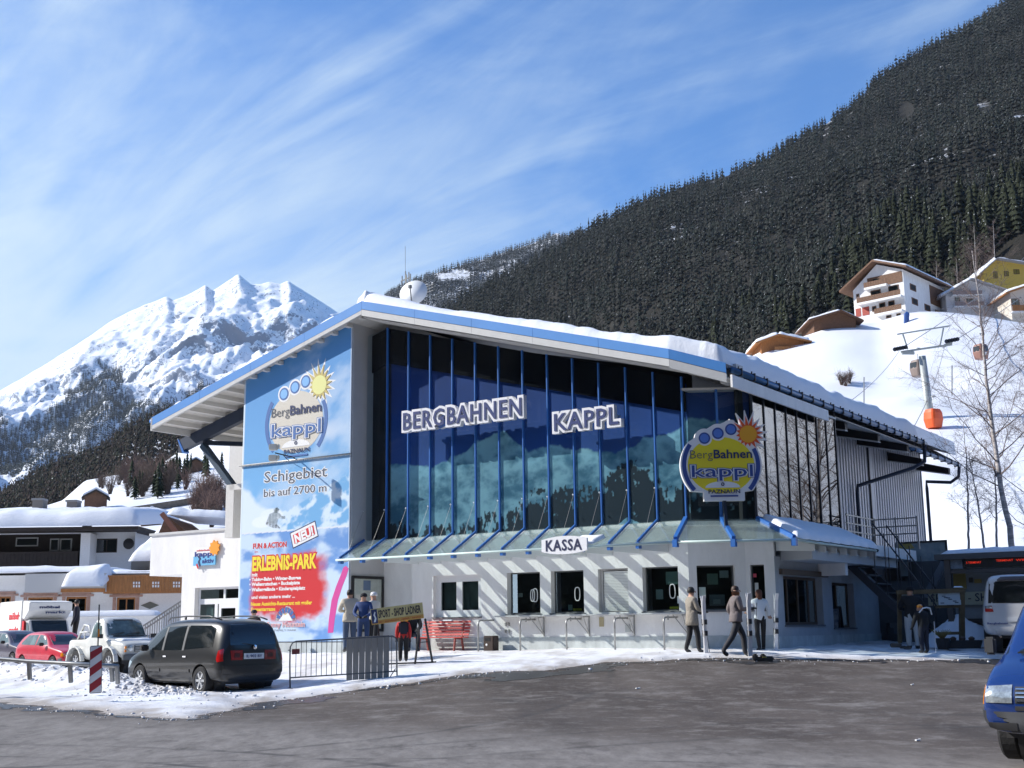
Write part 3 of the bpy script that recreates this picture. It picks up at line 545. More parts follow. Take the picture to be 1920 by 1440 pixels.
def window(fr, t0, t1, z0, z1, parent, kind='ticket', dep=.255, fm=None, gm=None, frame=.05, mull=(), sill=True, back=True):
    fm = fm or GREYM; F = MB()
    fr.box(F, t0, t0 + frame, -dep, -dep + .05, z0, z1); fr.box(F, t1 - frame, t1, -dep, -dep + .05, z0, z1); fr.box(F, t0 + frame, t1 - frame, -dep, -dep + .05, z1 - frame, z1); fr.box(F, t0 + frame, t1 - frame, -dep, -dep + .05, z0, z0 + frame)
    for m_ in mull: fr.box(F, m_ - .035, m_ + .035, -dep, -dep + .052, z0 + frame, z1 - frame)
    w_ = F.build('window', fm, parent)
    q = MB(); fr.box(q, t0 + frame, t1 - frame, -dep + .012, -dep + .022, z0 + frame, z1 - frame); q.build('pane', gm or GLASSD, w_)
    if back: q = MB(); fr.box(q, t0, t1, -dep - .32, -dep - .3, z0, z1); q.build('interior_back', DARKIN, w_)
    if sill: q = MB(); fr.box(q, t0 - .04, t1 + .04, -dep + .05, .04, z0 - .045, z0 - .002); q.build('sill', mat('dark_sill', (.16, .16, .17), .5), w_)
    return w_
FA = Fr((0, 0), (1, 0)); FA.a = np.array([0., 0.])   # front wall: t = s
TOPZ = 4.30; lint = 3.235
wins = {'curtain': (-8.08, -6.25, 1.97, lint), 't1': (-5.28, -4.10, 2.02, lint), 't2': (-3.72, -2.60, 2.02, lint), 'shut': (-2.12, -1.14, 2.02, lint), 't3': (-.68, .43, 2.02, lint)}
A0, A1 = (-8.92, 0), (.76, 0)
sh = lambda w_: (w_[0] + 8.92, w_[1] + 8.92, w_[2], w_[3])
wb = wallbox(A0, A1, .4, TOPZ, .28, [sh(x) for x in wins.values()])
B1 = (2.02, .95); B2 = (2.75, .90 + .0); B2 = (2.78, .82)
# bevelled corner wall with two windows
FBv = Fr(A1, B1); FB2 = Fr(B1, (2.78, 1.15)); LB = FBv.L
wallbox(A1, B1, .4, TOPZ, .28, [(.22, LB - .3, 2.02, lint)], wb); wallbox(B1, (2.78, 1.15), .4, TOPZ, .28, [(.12, .50, 2.02, lint)], wb)
wallbox((2.78, 1.15), (2.78, 10.5), .4, 3.45, .28, [(.55, 3.5, 1.6, 2.95), (4.3, 6.2, 1.5, 2.85)], None).build('wall', mat('porch_shade_render', (.42, .44, .46), .85, var=.1, scale=2), ST)  # white wall coloured greyer for the shade in the porch
wallbox((-10.45, .42), (-8.92, .42), .4, TOPZ, .25, (), wb)              # back of the recess
wb.box((-8.91, .35, 2.3), (.10, .16, 3.9))
wb.bb((-10.40, -.5, 4.30), (.9, .42, 4.42)); wb.prism([(.9, -.5, 4.30), (2.6, .5, 4.30), (2.6, 6.4, 4.30), (.9, 6.4, 4.30)], (0, 0, .1))
wb.build('wall', WHITE, ST)
pl = MB(); PZ = 1.34
pl.bb((-8.915, -.02, .4), (.77, .0, PZ)); 
for fr in (FBv, FB2): fr.box(pl, .0, fr.L, .0, .02, .4, PZ)
pl.bb((2.782, 1.15, .4), (2.80, 10.4, 1.30)); pl.build('plinth', PLINTH, ST)
# block with the banner
blk = MB(); blk.bb((-15.4, -1.19, .4), (-10.45, 5.5, 10.3)); blk.prism([(-15.4, -1.19, 10.3), (-10.45, -1.19, 10.3), (-10.45, -1.19, 11.5), (-15.4, -1.19, 10.22)], (0, 6.7, 0))
blk.build('wall', mat('grey_pier', (.50, .50, .50), .8, var=.06, scale=1.5), ST)
tr_ = MB(); tr_.bb((-15.45, -1.25, .4), (-10.43, -1.19, 1.23)); tr_.build('plinth', PLINTH, ST)
# wall behind, far left, with dark windows
wl = MB(); wallbox((-20.6, 3), (-15.4, 3), 4.5, 9.9, .25, [(4.0, 4.7, 5.4, 7.0), (4.0, 4.7, 7.25, 8.6)], wl); wl.build('wall', mat('pale_grey_wall', (.6, .59, .57), .8, var=.05), ST)
fr3 = Fr((-20.6, 3), (-15.4, 3)); window(fr3, 4.0, 4.7, 5.4, 7.0, ST, sill=False); window(fr3, 4.0, 4.7, 7.25, 8.6, ST, sill=False)
# windows of the ticket front
def oval(fr, tc_, zc, n, parent, w_=.085, h=.19):
    q = MB(); pts = []
    for k in range(24):
        a = 2 * math.pi * k / 24; x = w_ * math.copysign(abs(math.cos(a)) ** .6, math.cos(a)); z = h * math.copysign(abs(math.sin(a)) ** .8, math.sin(a)); pts.append(fr.p(tc_ + x, n, zc + z))
    q.tube(pts + [pts[0], pts[1]], .014, 6, cap=False); q.build('speaking_hole', mat('bright_rim', (.85, .86, .86), .3), parent)
def paper(fr, t0, t1, z0, z1, n, parent, col, name='notice'):
    q = MB(); fr.box(q, t0, t1, n, n + .006, z0, z1); return q.build(name, mat('paper_%d_%d_%d' % tuple(int(c * 99) for c in col), col, .7), parent)
c = wins['curtain']; wn = window(FA, *c[:4], ST, fm=WINF, frame=.2, mull=(), dep=.20)
q = MB(); FA.box(q, -7.28, -7.06, -.20, -.14, c[2] + .2, c[3] - .2); q.build('frame', WINF, wn)
q = MB(); zz = np.linspace(c[0] + .2, c[1] - .2, 60)
for i in range(59): q.add([(zz[i], .30 + .02 * (i % 2), c[2]), (zz[i + 1], .30 + .02 * ((i + 1) % 2), c[2]), (zz[i + 1], .30 + .02 * ((i + 1) % 2), c[3]), (zz[i], .30 + .02 * (i % 2), c[3])], [(0, 1, 2, 3)])
q.build('curtain', mat('grey_curtain', (.20, .24, .24), .9), wn)
for key, oc, extra in (('t1', -4.42, 1), ('t2', -2.95, 0), ('t3', .13, 2)):
    c = wins[key]; wn = window(FA, *c[:4], ST, fm=mat('dark_frame', (.10, .11, .11), .5), frame=.035); oval(FA, oc, 2.56, -.215, wn)
    if extra == 1: oval(FA, oc - .10, 2.555, -.235, wn, .07, .17); paper(FA, -5.08, -4.92, 2.52, 2.64, -.3, wn, (.4, .4, .38))
    if extra == 0: paper(FA, -3.32, -3.18, 2.1, 2.26, -.3, wn, (.3, .4, .38)); paper(FA, -3.14, -2.85, 2.09, 2.15, -.28, wn, (.55, .5, .05))
    if extra == 2:
        paper(FA, -.1, .38, 2.75, 3.1, -.3, wn, (.35, .5, .45)); paper(FA, -.42, -.2, 2.35, 2.62, -.29, wn, (.55, .65, .65)); paper(FA, -.0, .36, 2.08, 2.14, -.28, wn, (.6, .55, .05)); paper(FA, .3, .38, 2.22, 2.42, -.17, wn, (.7, .75, .75))
c = wins['shut']; wn = window(FA, *c[:4], ST, fm=WHITE, frame=.05, sill=False); 
for k in range(26): q = MB(); q.box(((c[0] + c[1]) / 2 + .06, .10, 2.07 + k * .043), (.82, .012, .036), R=Matrix.Rotation(.35, 3, 'X')); q.build('shutter_slat', mat('shutter_white', (.74, .76, .74), .6), wn)
wn = window(FBv, .22, LB - .3, 2.02, lint, ST, fm=mat('dark_frame', (.10, .11, .11), .5), frame=.04)
paper(FBv, .30, .48, 2.36, 2.65, -.175, wn, (.5, .6, .55)); paper(FBv, .55, .85, 2.72, 3.02, -.25, wn, (.35, .45, .35)); paper(FBv, .9, 1.15, 2.9, 3.1, -.25, wn, (.6, .66, .66)); paper(FBv, .62, 1.05, 2.15, 2.45, -.4, wn, (.4, .42, .42)); paper(FBv, .72, .92, 2.2, 2.32, -.38, wn, (.75, .77, .75))
wn = window(FB2, .12, .50, 2.02, lint, ST, fm=mat('dark_frame', (.10, .11, .11), .5), frame=.03); paper(FB2, .17, .26, 2.9, 3.0, -.17, wn, (.7, .1, .15)); paper(FB2, .2, .3, 2.4, 2.75, -.17, wn, (.6, .62, .6))
frS = Fr((2.78, 1.15), (2.78, 10.5)); BROWNF = mat('brown_frame', (.12, .085, .06), .6)
window(frS, .55, 3.5, 1.6, 2.95, ST, fm=BROWNF, frame=.08, mull=(1.3, 2.1, 2.9), gm=GLASSD); window(frS, 4.3, 6.2, 1.5, 2.85, ST, fm=BROWNF, frame=.08, mull=(5.2,))
q = MB(); frS.box(q, .3, 3.8, .0, .10, 2.97, 3.12); q.build('shutter_box', BROWNF, ST)
# counters, brackets and the queue rails
cnt = [( -5.55, -3.86), (-3.84, -2.32), (-2.28, -.86), (-.80, .80)]
for i, (a, b) in enumerate(cnt):
    q = MB(); q.bb((a, -.36, 1.93), (b, .0, 1.975)); t_ = q.build('ticket_counter', GREYM, None, bevel=.006); t_.location = tuple(OB); t_.rotation_euler = (0, 0, BROT)
    tag(t_, 'grey ticket counter shelf under the %s' % ['first ticket window from the left', 'second ticket window from the left, below the KASSA sign', 'closed white shutter', 'rightmost ticket window of the front wall'][i], 'counter', 'ticket counter shelves')
    q = MB(); e = b - .12
    q.bar((e, -.01, 1.92), (e, -.01, 1.36), .03, .03); q.bar((e, -.34, 1.91), (e, -.02, 1.40), .025, .025); q.bar((e, -.01, 1.905), (e, -.35, 1.905), .03, .03)
    q.bar((e - .28, -.34, 1.91), (e, -.02, 1.4), .02, .02); q.bar((e - .5, -.2, 1.9), (e - .5, -.2, 1.78), .03, .03)
    q.build('bracket', STEEL, t_)
rs = [(-5.78, 0), (-4.29, 1), (-2.72, 2), (-1.16, 3), (.355, 4)]
for s_, i in rs:
    q = MB(); pts = [(s_, -.8, .86), (s_, -.8, 1.70), (s_ + .0, -.79, 1.78), (s_, -.74, 1.83), (s_, -.66, 1.845), (s_, 0, 1.845)]
    q.tube(pts, .026, 8); r_ = q.build('queue_rail', STEEL, None, smooth=True); r_.location = tuple(OB); r_.rotation_euler = (0, 0, BROT)
    tag(r_, 'bent steel queue rail at the ticket wall, %s' % ['leftmost of the five, beside the rubbish bin', 'second from the left', 'middle one of the five', 'second from the right', 'rightmost, behind the man in the quilted coat'][i], 'rail', 'queue rails at the ticket windows')
# small wall fittings
for (x, y, w_, h, cl) in ((-2.10, 1.62, .14, .26, (.42, .36, .22)), (-1.26, 1.46, .15, .2, (.5, .52, .5))):
    q = MB(); q.bb((x, -.03, y), (x + w_, 0, y + h)); q.build('vent_cover', mat('fit_%d' % int(cl[0] * 100), cl, .6), ST)
for k in range(4):
    q = MB(); q.box((-5.33 + .12 * (k % 2), -.02, 1.72 - .2 * (k // 2)), (.045, .04, .10)); q.build('ski_clip', STEEL, ST)
# ------------------------------------------------------------------ printed backdrop behind the front glass
def printed(name, fr, t0, t1, z0, z1, n, step, fn, parent, zmax=None, rough=.6, label=None):
    nt_, nz = int((t1 - t0) / step) + 1, int((z1 - z0) / step) + 1; T_, Z_ = np.meshgrid(np.linspace(t0, t1, nt_), np.linspace(z0, z1, nz))
    if zmax is not None: Z_ = z0 + (Z_ - z0) * (zmax(T_) - z0) / (z1 - z0)
    cols = fn(T_, Z_).reshape(-1, 3); q = fr.a[None] + T_.reshape(-1, 1) * fr.r[None] + n * fr.n[None]; v = np.c_[q, Z_.ravel()]
    if zmax is None:   # sheet with a real back
        pass
    i = (np.arange(nz - 1)[:, None] * nt_ + np.arange(nt_ - 1)[None]).ravel(); f = np.c_[i, i + 1, i + nt_ + 1, i + nt_]
    return npmesh(name, v, f, mat('print_' + name, (1, 1, 1), rough, vcol=True, spec=.3), parent, cols=np.clip(cols, 0, 1).astype(np.float32))
def lerp(a, b, t): return np.array(a)[None, None] * (1 - t[..., None]) + np.array(b)[None, None] * t[..., None]
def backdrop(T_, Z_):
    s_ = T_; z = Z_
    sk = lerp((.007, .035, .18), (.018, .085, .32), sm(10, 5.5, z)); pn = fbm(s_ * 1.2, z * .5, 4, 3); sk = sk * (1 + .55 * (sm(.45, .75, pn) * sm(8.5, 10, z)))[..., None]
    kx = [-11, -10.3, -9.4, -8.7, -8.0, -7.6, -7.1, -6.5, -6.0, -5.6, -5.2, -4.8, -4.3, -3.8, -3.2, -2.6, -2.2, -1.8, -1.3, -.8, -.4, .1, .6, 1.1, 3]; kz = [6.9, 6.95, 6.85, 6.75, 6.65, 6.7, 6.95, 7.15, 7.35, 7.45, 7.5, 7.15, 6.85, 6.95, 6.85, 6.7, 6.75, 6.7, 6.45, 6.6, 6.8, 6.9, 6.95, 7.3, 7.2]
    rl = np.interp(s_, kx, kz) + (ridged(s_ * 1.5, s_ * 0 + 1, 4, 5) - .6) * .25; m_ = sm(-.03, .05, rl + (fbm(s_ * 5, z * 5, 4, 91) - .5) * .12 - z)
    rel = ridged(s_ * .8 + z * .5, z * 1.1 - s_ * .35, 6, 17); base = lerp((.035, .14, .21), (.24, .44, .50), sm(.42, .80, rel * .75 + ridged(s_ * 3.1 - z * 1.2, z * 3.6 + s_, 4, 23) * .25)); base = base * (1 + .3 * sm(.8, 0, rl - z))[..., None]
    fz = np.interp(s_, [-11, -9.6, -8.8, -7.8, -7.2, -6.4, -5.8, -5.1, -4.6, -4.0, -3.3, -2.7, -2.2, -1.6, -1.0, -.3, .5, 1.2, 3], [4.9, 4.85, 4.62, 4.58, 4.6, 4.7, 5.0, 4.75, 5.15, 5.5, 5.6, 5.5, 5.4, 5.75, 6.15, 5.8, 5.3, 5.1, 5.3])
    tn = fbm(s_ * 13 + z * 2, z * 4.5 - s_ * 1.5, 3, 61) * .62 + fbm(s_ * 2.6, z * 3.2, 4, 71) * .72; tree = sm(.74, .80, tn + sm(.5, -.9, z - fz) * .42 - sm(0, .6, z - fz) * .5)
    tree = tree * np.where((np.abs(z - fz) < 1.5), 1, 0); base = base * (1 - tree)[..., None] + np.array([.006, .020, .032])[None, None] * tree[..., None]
    out = sk * (1 - m_)[..., None] + base * m_[..., None]; ds = sm(-9.62, -9.70, s_)[..., None]; return out * (1 - ds) + np.array([.006, .008, .012]) * ds  # left strip: the pier's shadow painted dark into the print
SR, ZR = -9.77, 11.99; KR = .278; KL = (11.99 - 9.27) / 10.0
def zroof(s_): return np.where(s_ > SR, ZR - KR * (s_ - SR), ZR + KL * (s_ - SR))
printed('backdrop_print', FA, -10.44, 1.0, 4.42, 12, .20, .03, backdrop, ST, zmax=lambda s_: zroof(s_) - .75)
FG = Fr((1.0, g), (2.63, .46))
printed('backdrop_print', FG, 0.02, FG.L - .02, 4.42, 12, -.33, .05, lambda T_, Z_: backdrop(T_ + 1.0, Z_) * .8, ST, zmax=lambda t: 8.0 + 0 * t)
q = MB(); q.prism([(-10.42, -.30, float(zroof(np.array(-10.42))) - 1.85), (SR, -.30, ZR - 1.78), (1.0, -.30, float(zroof(np.array(1.0))) - 1.55), (1.0, -.30, float(zroof(np.array(1.0))) - .6), (SR, -.30, ZR - .6), (-10.42, -.30, float(zroof(np.array(-10.42))) - .6)], (0, .05, 0)); q.build('roof_shadow_panel', mat('shadow_black', (.006, .006, .009), .9, spec=.1), ST)  # black panel added behind the glass as the roof's shadow band
# behind the backdrop: the dark hall, so nothing shines through
q = MB(); q.bb((-10.4, .3, 4.42), (.9, .4, 8.7)); q.prism([(-10.4, .3, 8.7), (.9, .3, 8.7), (-9.77, .3, 11.2), (-10.4, .3, 11.0)], (0, .1, 0)); q.build('inner_wall', DARKIN, ST)
# panes and mullions
edges = [-10.44] + SM[::-1]
for a, b in zip(edges[:-1], edges[1:]):
    q = MB(); za, zb = float(zroof(np.array(a))) - .62, float(zroof(np.array(b))) - .62
    q.prism([(a + .02, g + .03, 4.45), (b - .02, g + .03, 4.45), (b - .02, g + .03, zb), (a + .02, g + .03, za)], (0, .012, 0)); q.build('glass_pane', GLASSF, ST)
ROD = []
for s_ in SM:
    zt = float(zroof(np.array(s_))) - .6; q = MB(); q.bb((s_ - .019, g - .045, 4.46), (s_ + .019, g + .03, zt)); q.build('mullion', BLUE, ST)
DC = -1.75; ZC = 3.83
can = empty('glass_canopy', tuple(OB), BROT, label='sloping glass canopy on blue rods running above the ticket windows and round the corner', cat='canopy')
rodends = [(s_, (s_, g - .04, 4.47), (s_, DC, ZC)) for s_ in SM[1:]] + [(-10.42, (-10.42, g - .04, 4.44), (-10.42, DC, ZC))]
bol = mat('bright_rim', (.85, .86, .86), .3)
for s_, a, b in rodends:
    q = MB(); q.bar(a, b, .045, .07); q.build('canopy_rod', BLUE, can)
    q = MB(); q.box((b[0], b[1] + .06, b[2] - .10), (.10, .16, .17)); q.build('rod_shoe', BLUE, can)
    q = MB(); q.prism([(s_ - .012, 0, 4.02), (s_ - .012, -1.66, 3.74), (s_ - .012, -1.66, 3.62), (s_ - .012, 0, 3.62)] if s_ > -8.9 else [(s_ - .012, -.5, 4.2), (s_ - .012, -1.66, 3.74), (s_ - .012, -1.66, 3.66), (s_ - .012, -.5, 3.95)], (.024, 0, 0)); q.build('gusset', mat('white_steel', (.72, .74, .73), .5), can)
    q = MB(); q.tube([(b[0] + .02, g - .12, 5.35), (b[0] + .02, DC + .35, ZC + .18)], .003, 4); q.build('stay_rod', STEEL, can)
    q = MB(); q.lathe([(0, -.03), (.03, 0), (0, .03)], 8, (b[0], g - .12, 5.35)); q.build('stay_bolt', bol, can)
gx = [-10.42] + SM[::-1][1:] if False else sorted([r_[0] for r_ in rodends] + [1.0])
for a, b in zip(gx[:-1], gx[1:]):
    q = MB(); q.prism([(a + .03, g - .02, 4.42), (b - .03, g - .02, 4.42), (b - .03 + (.26 if b > .9 else 0), DC, 3.78), (a + .03, DC, 3.78)], (0, .004, .014)); q.build('canopy_pane', GLASSC, can)
q = MB(); q.tube([(-10.55, DC - .02, 3.76), (1.28, DC - .02, 3.76)], .035, 8); q.tube([(1.28, DC - .02, 3.76), (3.98, -.35, 3.76)], .035, 8); q.tube([(3.98, -.35, 3.76), (3.98, 6.1, 3.76)], .035, 8); q.build('front_tube', mat('green_white_tube', (.55, .68, .64), .4), can, smooth=True)
# corner bevel: rods, panes
def rod(a, b, w_=.10, h=.12):
    q = MB(); q.bar(a, b, w_, h); q.build('canopy_rod', BLUE, can); q = MB(); q.box((b[0], b[1], b[2] - .12), (.13, .13, .2)); q.build('rod_shoe', BLUE, can)
rod((1.03, g - .05, 4.47), (1.28, DC, ZC + .02)); rod((1.83, -.08, 4.47), (2.62, -1.08, ZC)); rod((2.65, .44, 4.44), (3.98, -.35, ZC))
pv = [(1.03, g - .03, 4.42), (1.83, -.06, 4.42), (2.62, -1.06, 3.78), (1.28, DC, 3.78)]; q = MB(); q.prism(pv, (0, 0, .014)); q.build('canopy_pane', GLASSC, can)
pv = [(1.83, -.06, 4.42), (2.65, .44, 4.42), (3.98, -.35, 3.78), (2.62, -1.06, 3.78)]; q = MB(); q.prism(pv, (0, 0, .014)); q.build('canopy_pane', GLASSC, can)
yy = [.44] + [.44 + .84 * k for k in range(1, 8)]
for a, b in zip(yy[:-1], yy[1:]):
    q = MB(); q.prism([(2.66, a + .02, 4.42), (2.66, b - .02, 4.42), (3.98, b - .02, 3.78), (3.98, a + .02 if a > .5 else -.35, 3.78)], (0, 0, .014)); q.build('canopy_pane', GLASSC, can)
for a in yy[1:]:
    q = MB(); q.bar((2.68, a, 4.40), (3.98, a, 3.76), .05, .08); q.build('canopy_rod', mat('dark_steel', (.03, .035, .045), .5), can)
    q = MB(); q.prism([(2.8, a - .012, 3.95), (3.9, a - .012, 3.72), (3.9, a - .012, 3.55), (2.8, a - .012, 3.6)], (0, .024, 0)); q.build('gusset', mat('white_steel', (.72, .74, .73), .5), can)
# snow lying on the side of the canopy
def snowpad(name, f_top, su, sv, thick, nu, nv, parent=None, mt=None, seed=0, lip=.0, amp=.05, nsc=1.5, edge=.25, mapf=None, **kw):
    """snow body over the parametric roof f_top(u, v) -> (x, y, z); closed below"""
    U2, V2 = np.meshgrid(np.linspace(0, 1, nu), np.linspace(0, 1, nv)); Pt = f_top(U2, V2); du = np.minimum(U2, 1 - U2) * su; dv = np.minimum(V2, 1 - V2) * sv; e = np.minimum(du, dv)
    prof = np.sqrt(np.clip(1 - (1 - np.clip(e / edge, 0, 1)) ** 2, 0, 1)); nz = fbm(Pt[..., 0] * nsc, Pt[..., 1] * nsc, 5, seed); th = (thick(Pt[..., 0], Pt[..., 1]) if callable(thick) else thick) * (.75 + .5 * nz) * prof + amp * (nz - .5) * prof
    top = Pt.copy(); top[..., 2] += th + .004; bot = Pt.copy(); n = nu * nv; i = (np.arange(nv - 1)[:, None] * nu + np.arange(nu - 1)[None]).ravel(); ft = np.c_[i, i + 1, i + nu + 1, i + nu]; fb = ft[:, ::-1] + n
    v = np.vstack([top.reshape(-1, 3), bot.reshape(-1, 3)]); sides = []
    loop = [k for k in range(nu)] + [k * nu + nu - 1 for k in range(1, nv)] + [(nv - 1) * nu + k for k in range(nu - 2, -1, -1)] + [k * nu for k in range(nv - 2, 0, -1)]
    for a, b in zip(loop, loop[1:] + loop[:1]): sides.append((a, a + n, b + n, b))
    return npmesh(name, v, np.vstack([ft, fb, np.array(sides)]), mt or SNOWROOF, parent, smooth=True)
def cansn(u, v):
    s_ = 2.72 + 1.22 * u + .10 * u * (.5 + .5 * np.abs(np.sin(v * math.pi * 8))); d_ = (.62 - .75 * u) * (1 - v) + 6.25 * v; return np.stack([s_, d_, 4.47 - (s_ - 2.68) * .49], -1)
sp = snowpad('canopy_snow', cansn, 1.3, 6, .16, 24, 90, None, seed=3, edge=.18, amp=.03); sp.location = tuple(OB); sp.rotation_euler = (0, 0, BROT); tag(sp, 'scalloped layer of snow lying on the right hand side of the glass canopy', 'snow', kind='stuff')
sp = snowpad('canopy_snow', lambda u, v: np.stack([-2.0 + .75 * u + .2 * v, DC + .02 + .42 * v + 0 * u, 3.83 + .2 * v + 0 * u], -1), .8, .42, .10, 20, 10, None, seed=4, edge=.1); sp.location = tuple(OB); sp.rotation_euler = (0, 0, BROT); tag(sp, 'small white snow patch on the canopy edge right of the KASSA sign', 'snow', kind='stuff')
# side glass (reflecting) on the plane s = 2.65
ys = np.linspace(.46, 6.95, 9); 
for a, b in zip(ys[:-1], ys[1:]):
    q = MB(); q.bb((2.62, a + .02, 4.45), (2.635, b - .02, 8.12)); q.build('glass_pane', MIRR, ST)
for a in ys: q = MB(); q.bb((2.60, a - .022, 4.45), (2.665, a + .022, 8.12)); q.build('mullion', mat('dark_mullion', (.012, .02, .035), .4), ST)
q = MB(); q.bb((2.2, .3, 4.42), (2.3, 6.9, 8.6)); q.bb((.9, 6.95, 4.0), (2.62, 7.1, 8.5)); q.build('inner_wall', DARKIN, ST)
wt_, wb_, we_ = S(1373, 704, 2.9), S(1373, 725, 2.9), S(1554, 786, 2.9); q = MB(); q.bb((2.84, wt_[1], wb_[2]), (2.9, we_[1], wt_[2] + .03)); q.build('white_fascia_board', WHITE, ST)
q = MB(); q.prism([(1.03, -.60, 8.0), (2.68, .42, 8.0), (2.68, 7.0, 8.0), (1.03, 7.0, 8.0)], (0, 0, .06)); q.bb((2.2, -.55, 8.06), (2.68, -.1, 8.55)); q.build('soffit', GREYM, ST)
# bevel front glass
for t0, t1 in ((.0, FG.L / 2), (FG.L / 2, FG.L)):
    q = MB(); FG.box(q, t0 + .03, t1 - .03, -.03, -.018, 4.45, 8.0); q.build('glass_pane', GLASSF, ST)
q = MB(); FG.box(q, FG.L / 2 - .03, FG.L / 2 + .03, -.05, .10, 4.45, 8.0); q.build('mullion', BLUE, ST)
# ------------------------------------------------------------------ metal clad rear part
WS = .6; d0, d1 = 7.1, float(S(1725, 870, WS)[1])
rib = MB(); n = int((d1 - d0) / .30); prof = []
for k in range(n):
    a = d0 + (d1 - d0) * k / n; w_ = (d1 - d0) / n; prof += [(WS, a), (WS, a + w_ * .55), (WS - .14, a + w_ * .60), (WS - .14, a + w_ * .95)]
prof.append((WS, d1)); vs = []; fs = []
for s_, d_ in prof: vs += [(s_, d_, 3.6), (s_, d_, 9.05)]
for k in range(len(prof) - 1): fs.append((2 * k, 2 * k + 2, 2 * k + 3, 2 * k + 1))
rib.add(vs, fs); corr = rib.build('corrugated_cladding', mat('silver_cladding', (.52, .52, .54), .45, metal=.25, var=.06, scale=1, spec=.4), ST); corr['kind'] = 'stuff'
q = MB(); q.bb((-8, d0, .5), (WS - .06, d1 - .05, 9.0)); q.bb((WS - .1, d1 - .06, .5), (WS + .03, d1 + .02, 9.0)); q.build('wall', mat('grey_pier', (.5, .5, .5)), ST)
for d_ in (10.2, 16.2): q = MB(); q.bb((WS, d_, 3.6), (WS + .04, d_ + .35, 9.0)); q.build('cover_strip', mat('silver_cladding', (.52, .52, .54)), ST); q = MB(); q.bb((WS, d_ - .10, 3.6), (WS + .05, d_ - .02, 9.0)); q.build('joint_strip', BLACKM, ST)
# floor slab of the landing over the porch, beam and stub column
q = MB(); q.bb((2.79, 1.6, 3.35), (3.7, 9.0, 3.62)); q.build('porch_slab', mat('slab_grey', (.5, .52, .54), .85), ST); q = MB(); q.bb((2.79, 4.4, 3.0), (3.6, 4.62, 3.35)); q.build('porch_beam', WHITE, ST); q = MB(); q.bb((2.79, 6.3, 3.62), (3.9, 10.4, 3.95)); q.build('platform', WHITE, ST)
q = MB(); q.bb((2.0, 10.5, .6), (6.2, 10.8, 3.6)); q.build('retaining_wall', mat('dark_concrete', (.10, .10, .10), .9, var=.15, scale=2), ST)
# ------------------------------------------------------------------ roof
GS = 2.72; gz1 = 8.34; e0 = S(1361, 688, GS)[1]; e1 = S(1732, 834, GS)[1]; G2 = 2.1; f0 = S(1738, 845, G2); f1 = S(1797, 872, G2)
def rz(s_): return np.where(s_ < SR, ZR + KL * (s_ - SR), np.where(s_ < 1.21, ZR - KR * (s_ - SR), 8.93 - (s_ - 1.21) * (8.93 - gz1 - .08) / (GS - 1.21)))
def rzf(s_): return float(rz(np.array(float(s_))))
FD = -1.6; DB = float(f1[1]) + .2
def slab(poly_top, th, name, mt):
    q = MB(); n = len(poly_top); q.add(list(poly_top) + [(x, y, z - th) for x, y, z in poly_top], [tuple(range(n)), tuple(range(2 * n - 1, n - 1, -1))] + [(i, n + i, n + (i + 1) % n, (i + 1) % n) for i in range(n)]); return q.build(name, mt, ST)
LE = -19.77
roofm = mat('roof_sheet', (.07, .08, .1), .6)
slab([(SR, FD + .05, ZR - .02), (1.21, FD + .05, rzf(1.21) - .02), (1.21, DB, rzf(1.21) - .02), (SR, DB, ZR - .02)], .16, 'roof', roofm)
slab([(1.21, FD + .06, rzf(1.21) - .02), (GS, e0, rzf(GS)), (GS, e1, rzf(GS)), (1.21, e1, rzf(1.21) - .02)], .10, 'roof', roofm)
slab([(1.21, e1, rzf(1.21) - .03), (G2, e1, 8.32), (G2, DB, 8.32), (1.21, DB, rzf(1.21) - .03)], .10, 'roof', roofm)
slab([(LE, FD + .05, rzf(LE) - .02), (SR, FD + .05, ZR - .02), (SR, 9.5, ZR - .02), (LE, 9.5, rzf(LE) - .02)], .16, 'roof', roofm)
# soffit boards right (pale) under the gable
slab([(SR, FD + .1, ZR - .45), (1.2, FD + .12, rzf(1.2) - .45), (1.2, g - .02, rzf(1.2) - .45), (SR, g - .02, ZR - .45)], .03, 'soffit', SOFFIT)
slab([(1.2, FD + .15, rzf(1.2) - .45), (GS - .1, e0 + .1, gz1 - .22), (GS - .1, e1, gz1 - .22), (1.2, e1, rzf(1.2) - .4)], .03, 'soffit', SOFFIT)
slab([(LE + .1, FD + .1, rzf(LE) - .22), (SR, FD + .1, ZR - .30), (SR, 9, ZR - .30), (LE + .1, 9, rzf(LE) - .22)], .02, 'soffit', SOFFIT)
# fascias, in sheet lengths
def fascia(a, b, h, dz, mt, name, th=.05, nseg=1):
    a = np.array(a, float); b = np.array(b, float)
    for k in range(nseg):
        p, q_ = a + (b - a) * k / nseg, a + (b - a) * (k + 1) / nseg; dd = (b - a) / np.linalg.norm(b - a) * .004; p = p + dd; q_ = q_ - dd; q = MB(); nrm = np.array([-(b - a)[1], (b - a)[0], 0]); nrm = nrm / max(np.linalg.norm(nrm), 1e-6) * th
        q.prism([tuple(p + [0, 0, dz]), tuple(q_ + [0, 0, dz]), tuple(q_ + [0, 0, dz - h]), tuple(p + [0, 0, dz - h])], tuple(nrm)); q.build(name, mt, ST)
R_ = (SR, FD, ZR + .06); P1_ = (1.21, FD, rzf(1.21) + .04); P2_ = (GS, e0, gz1 + .10); L_ = (LE, FD, rzf(LE) + .0)
fascia(R_, P1_, .27, 0, BLUEF, 'fascia_sheet', nseg=5); fascia(L_, R_, .30, 0, BLUEF, 'fascia_sheet', nseg=4); fascia(P1_, P2_, .27, 0, BLUEF, 'fascia_sheet')
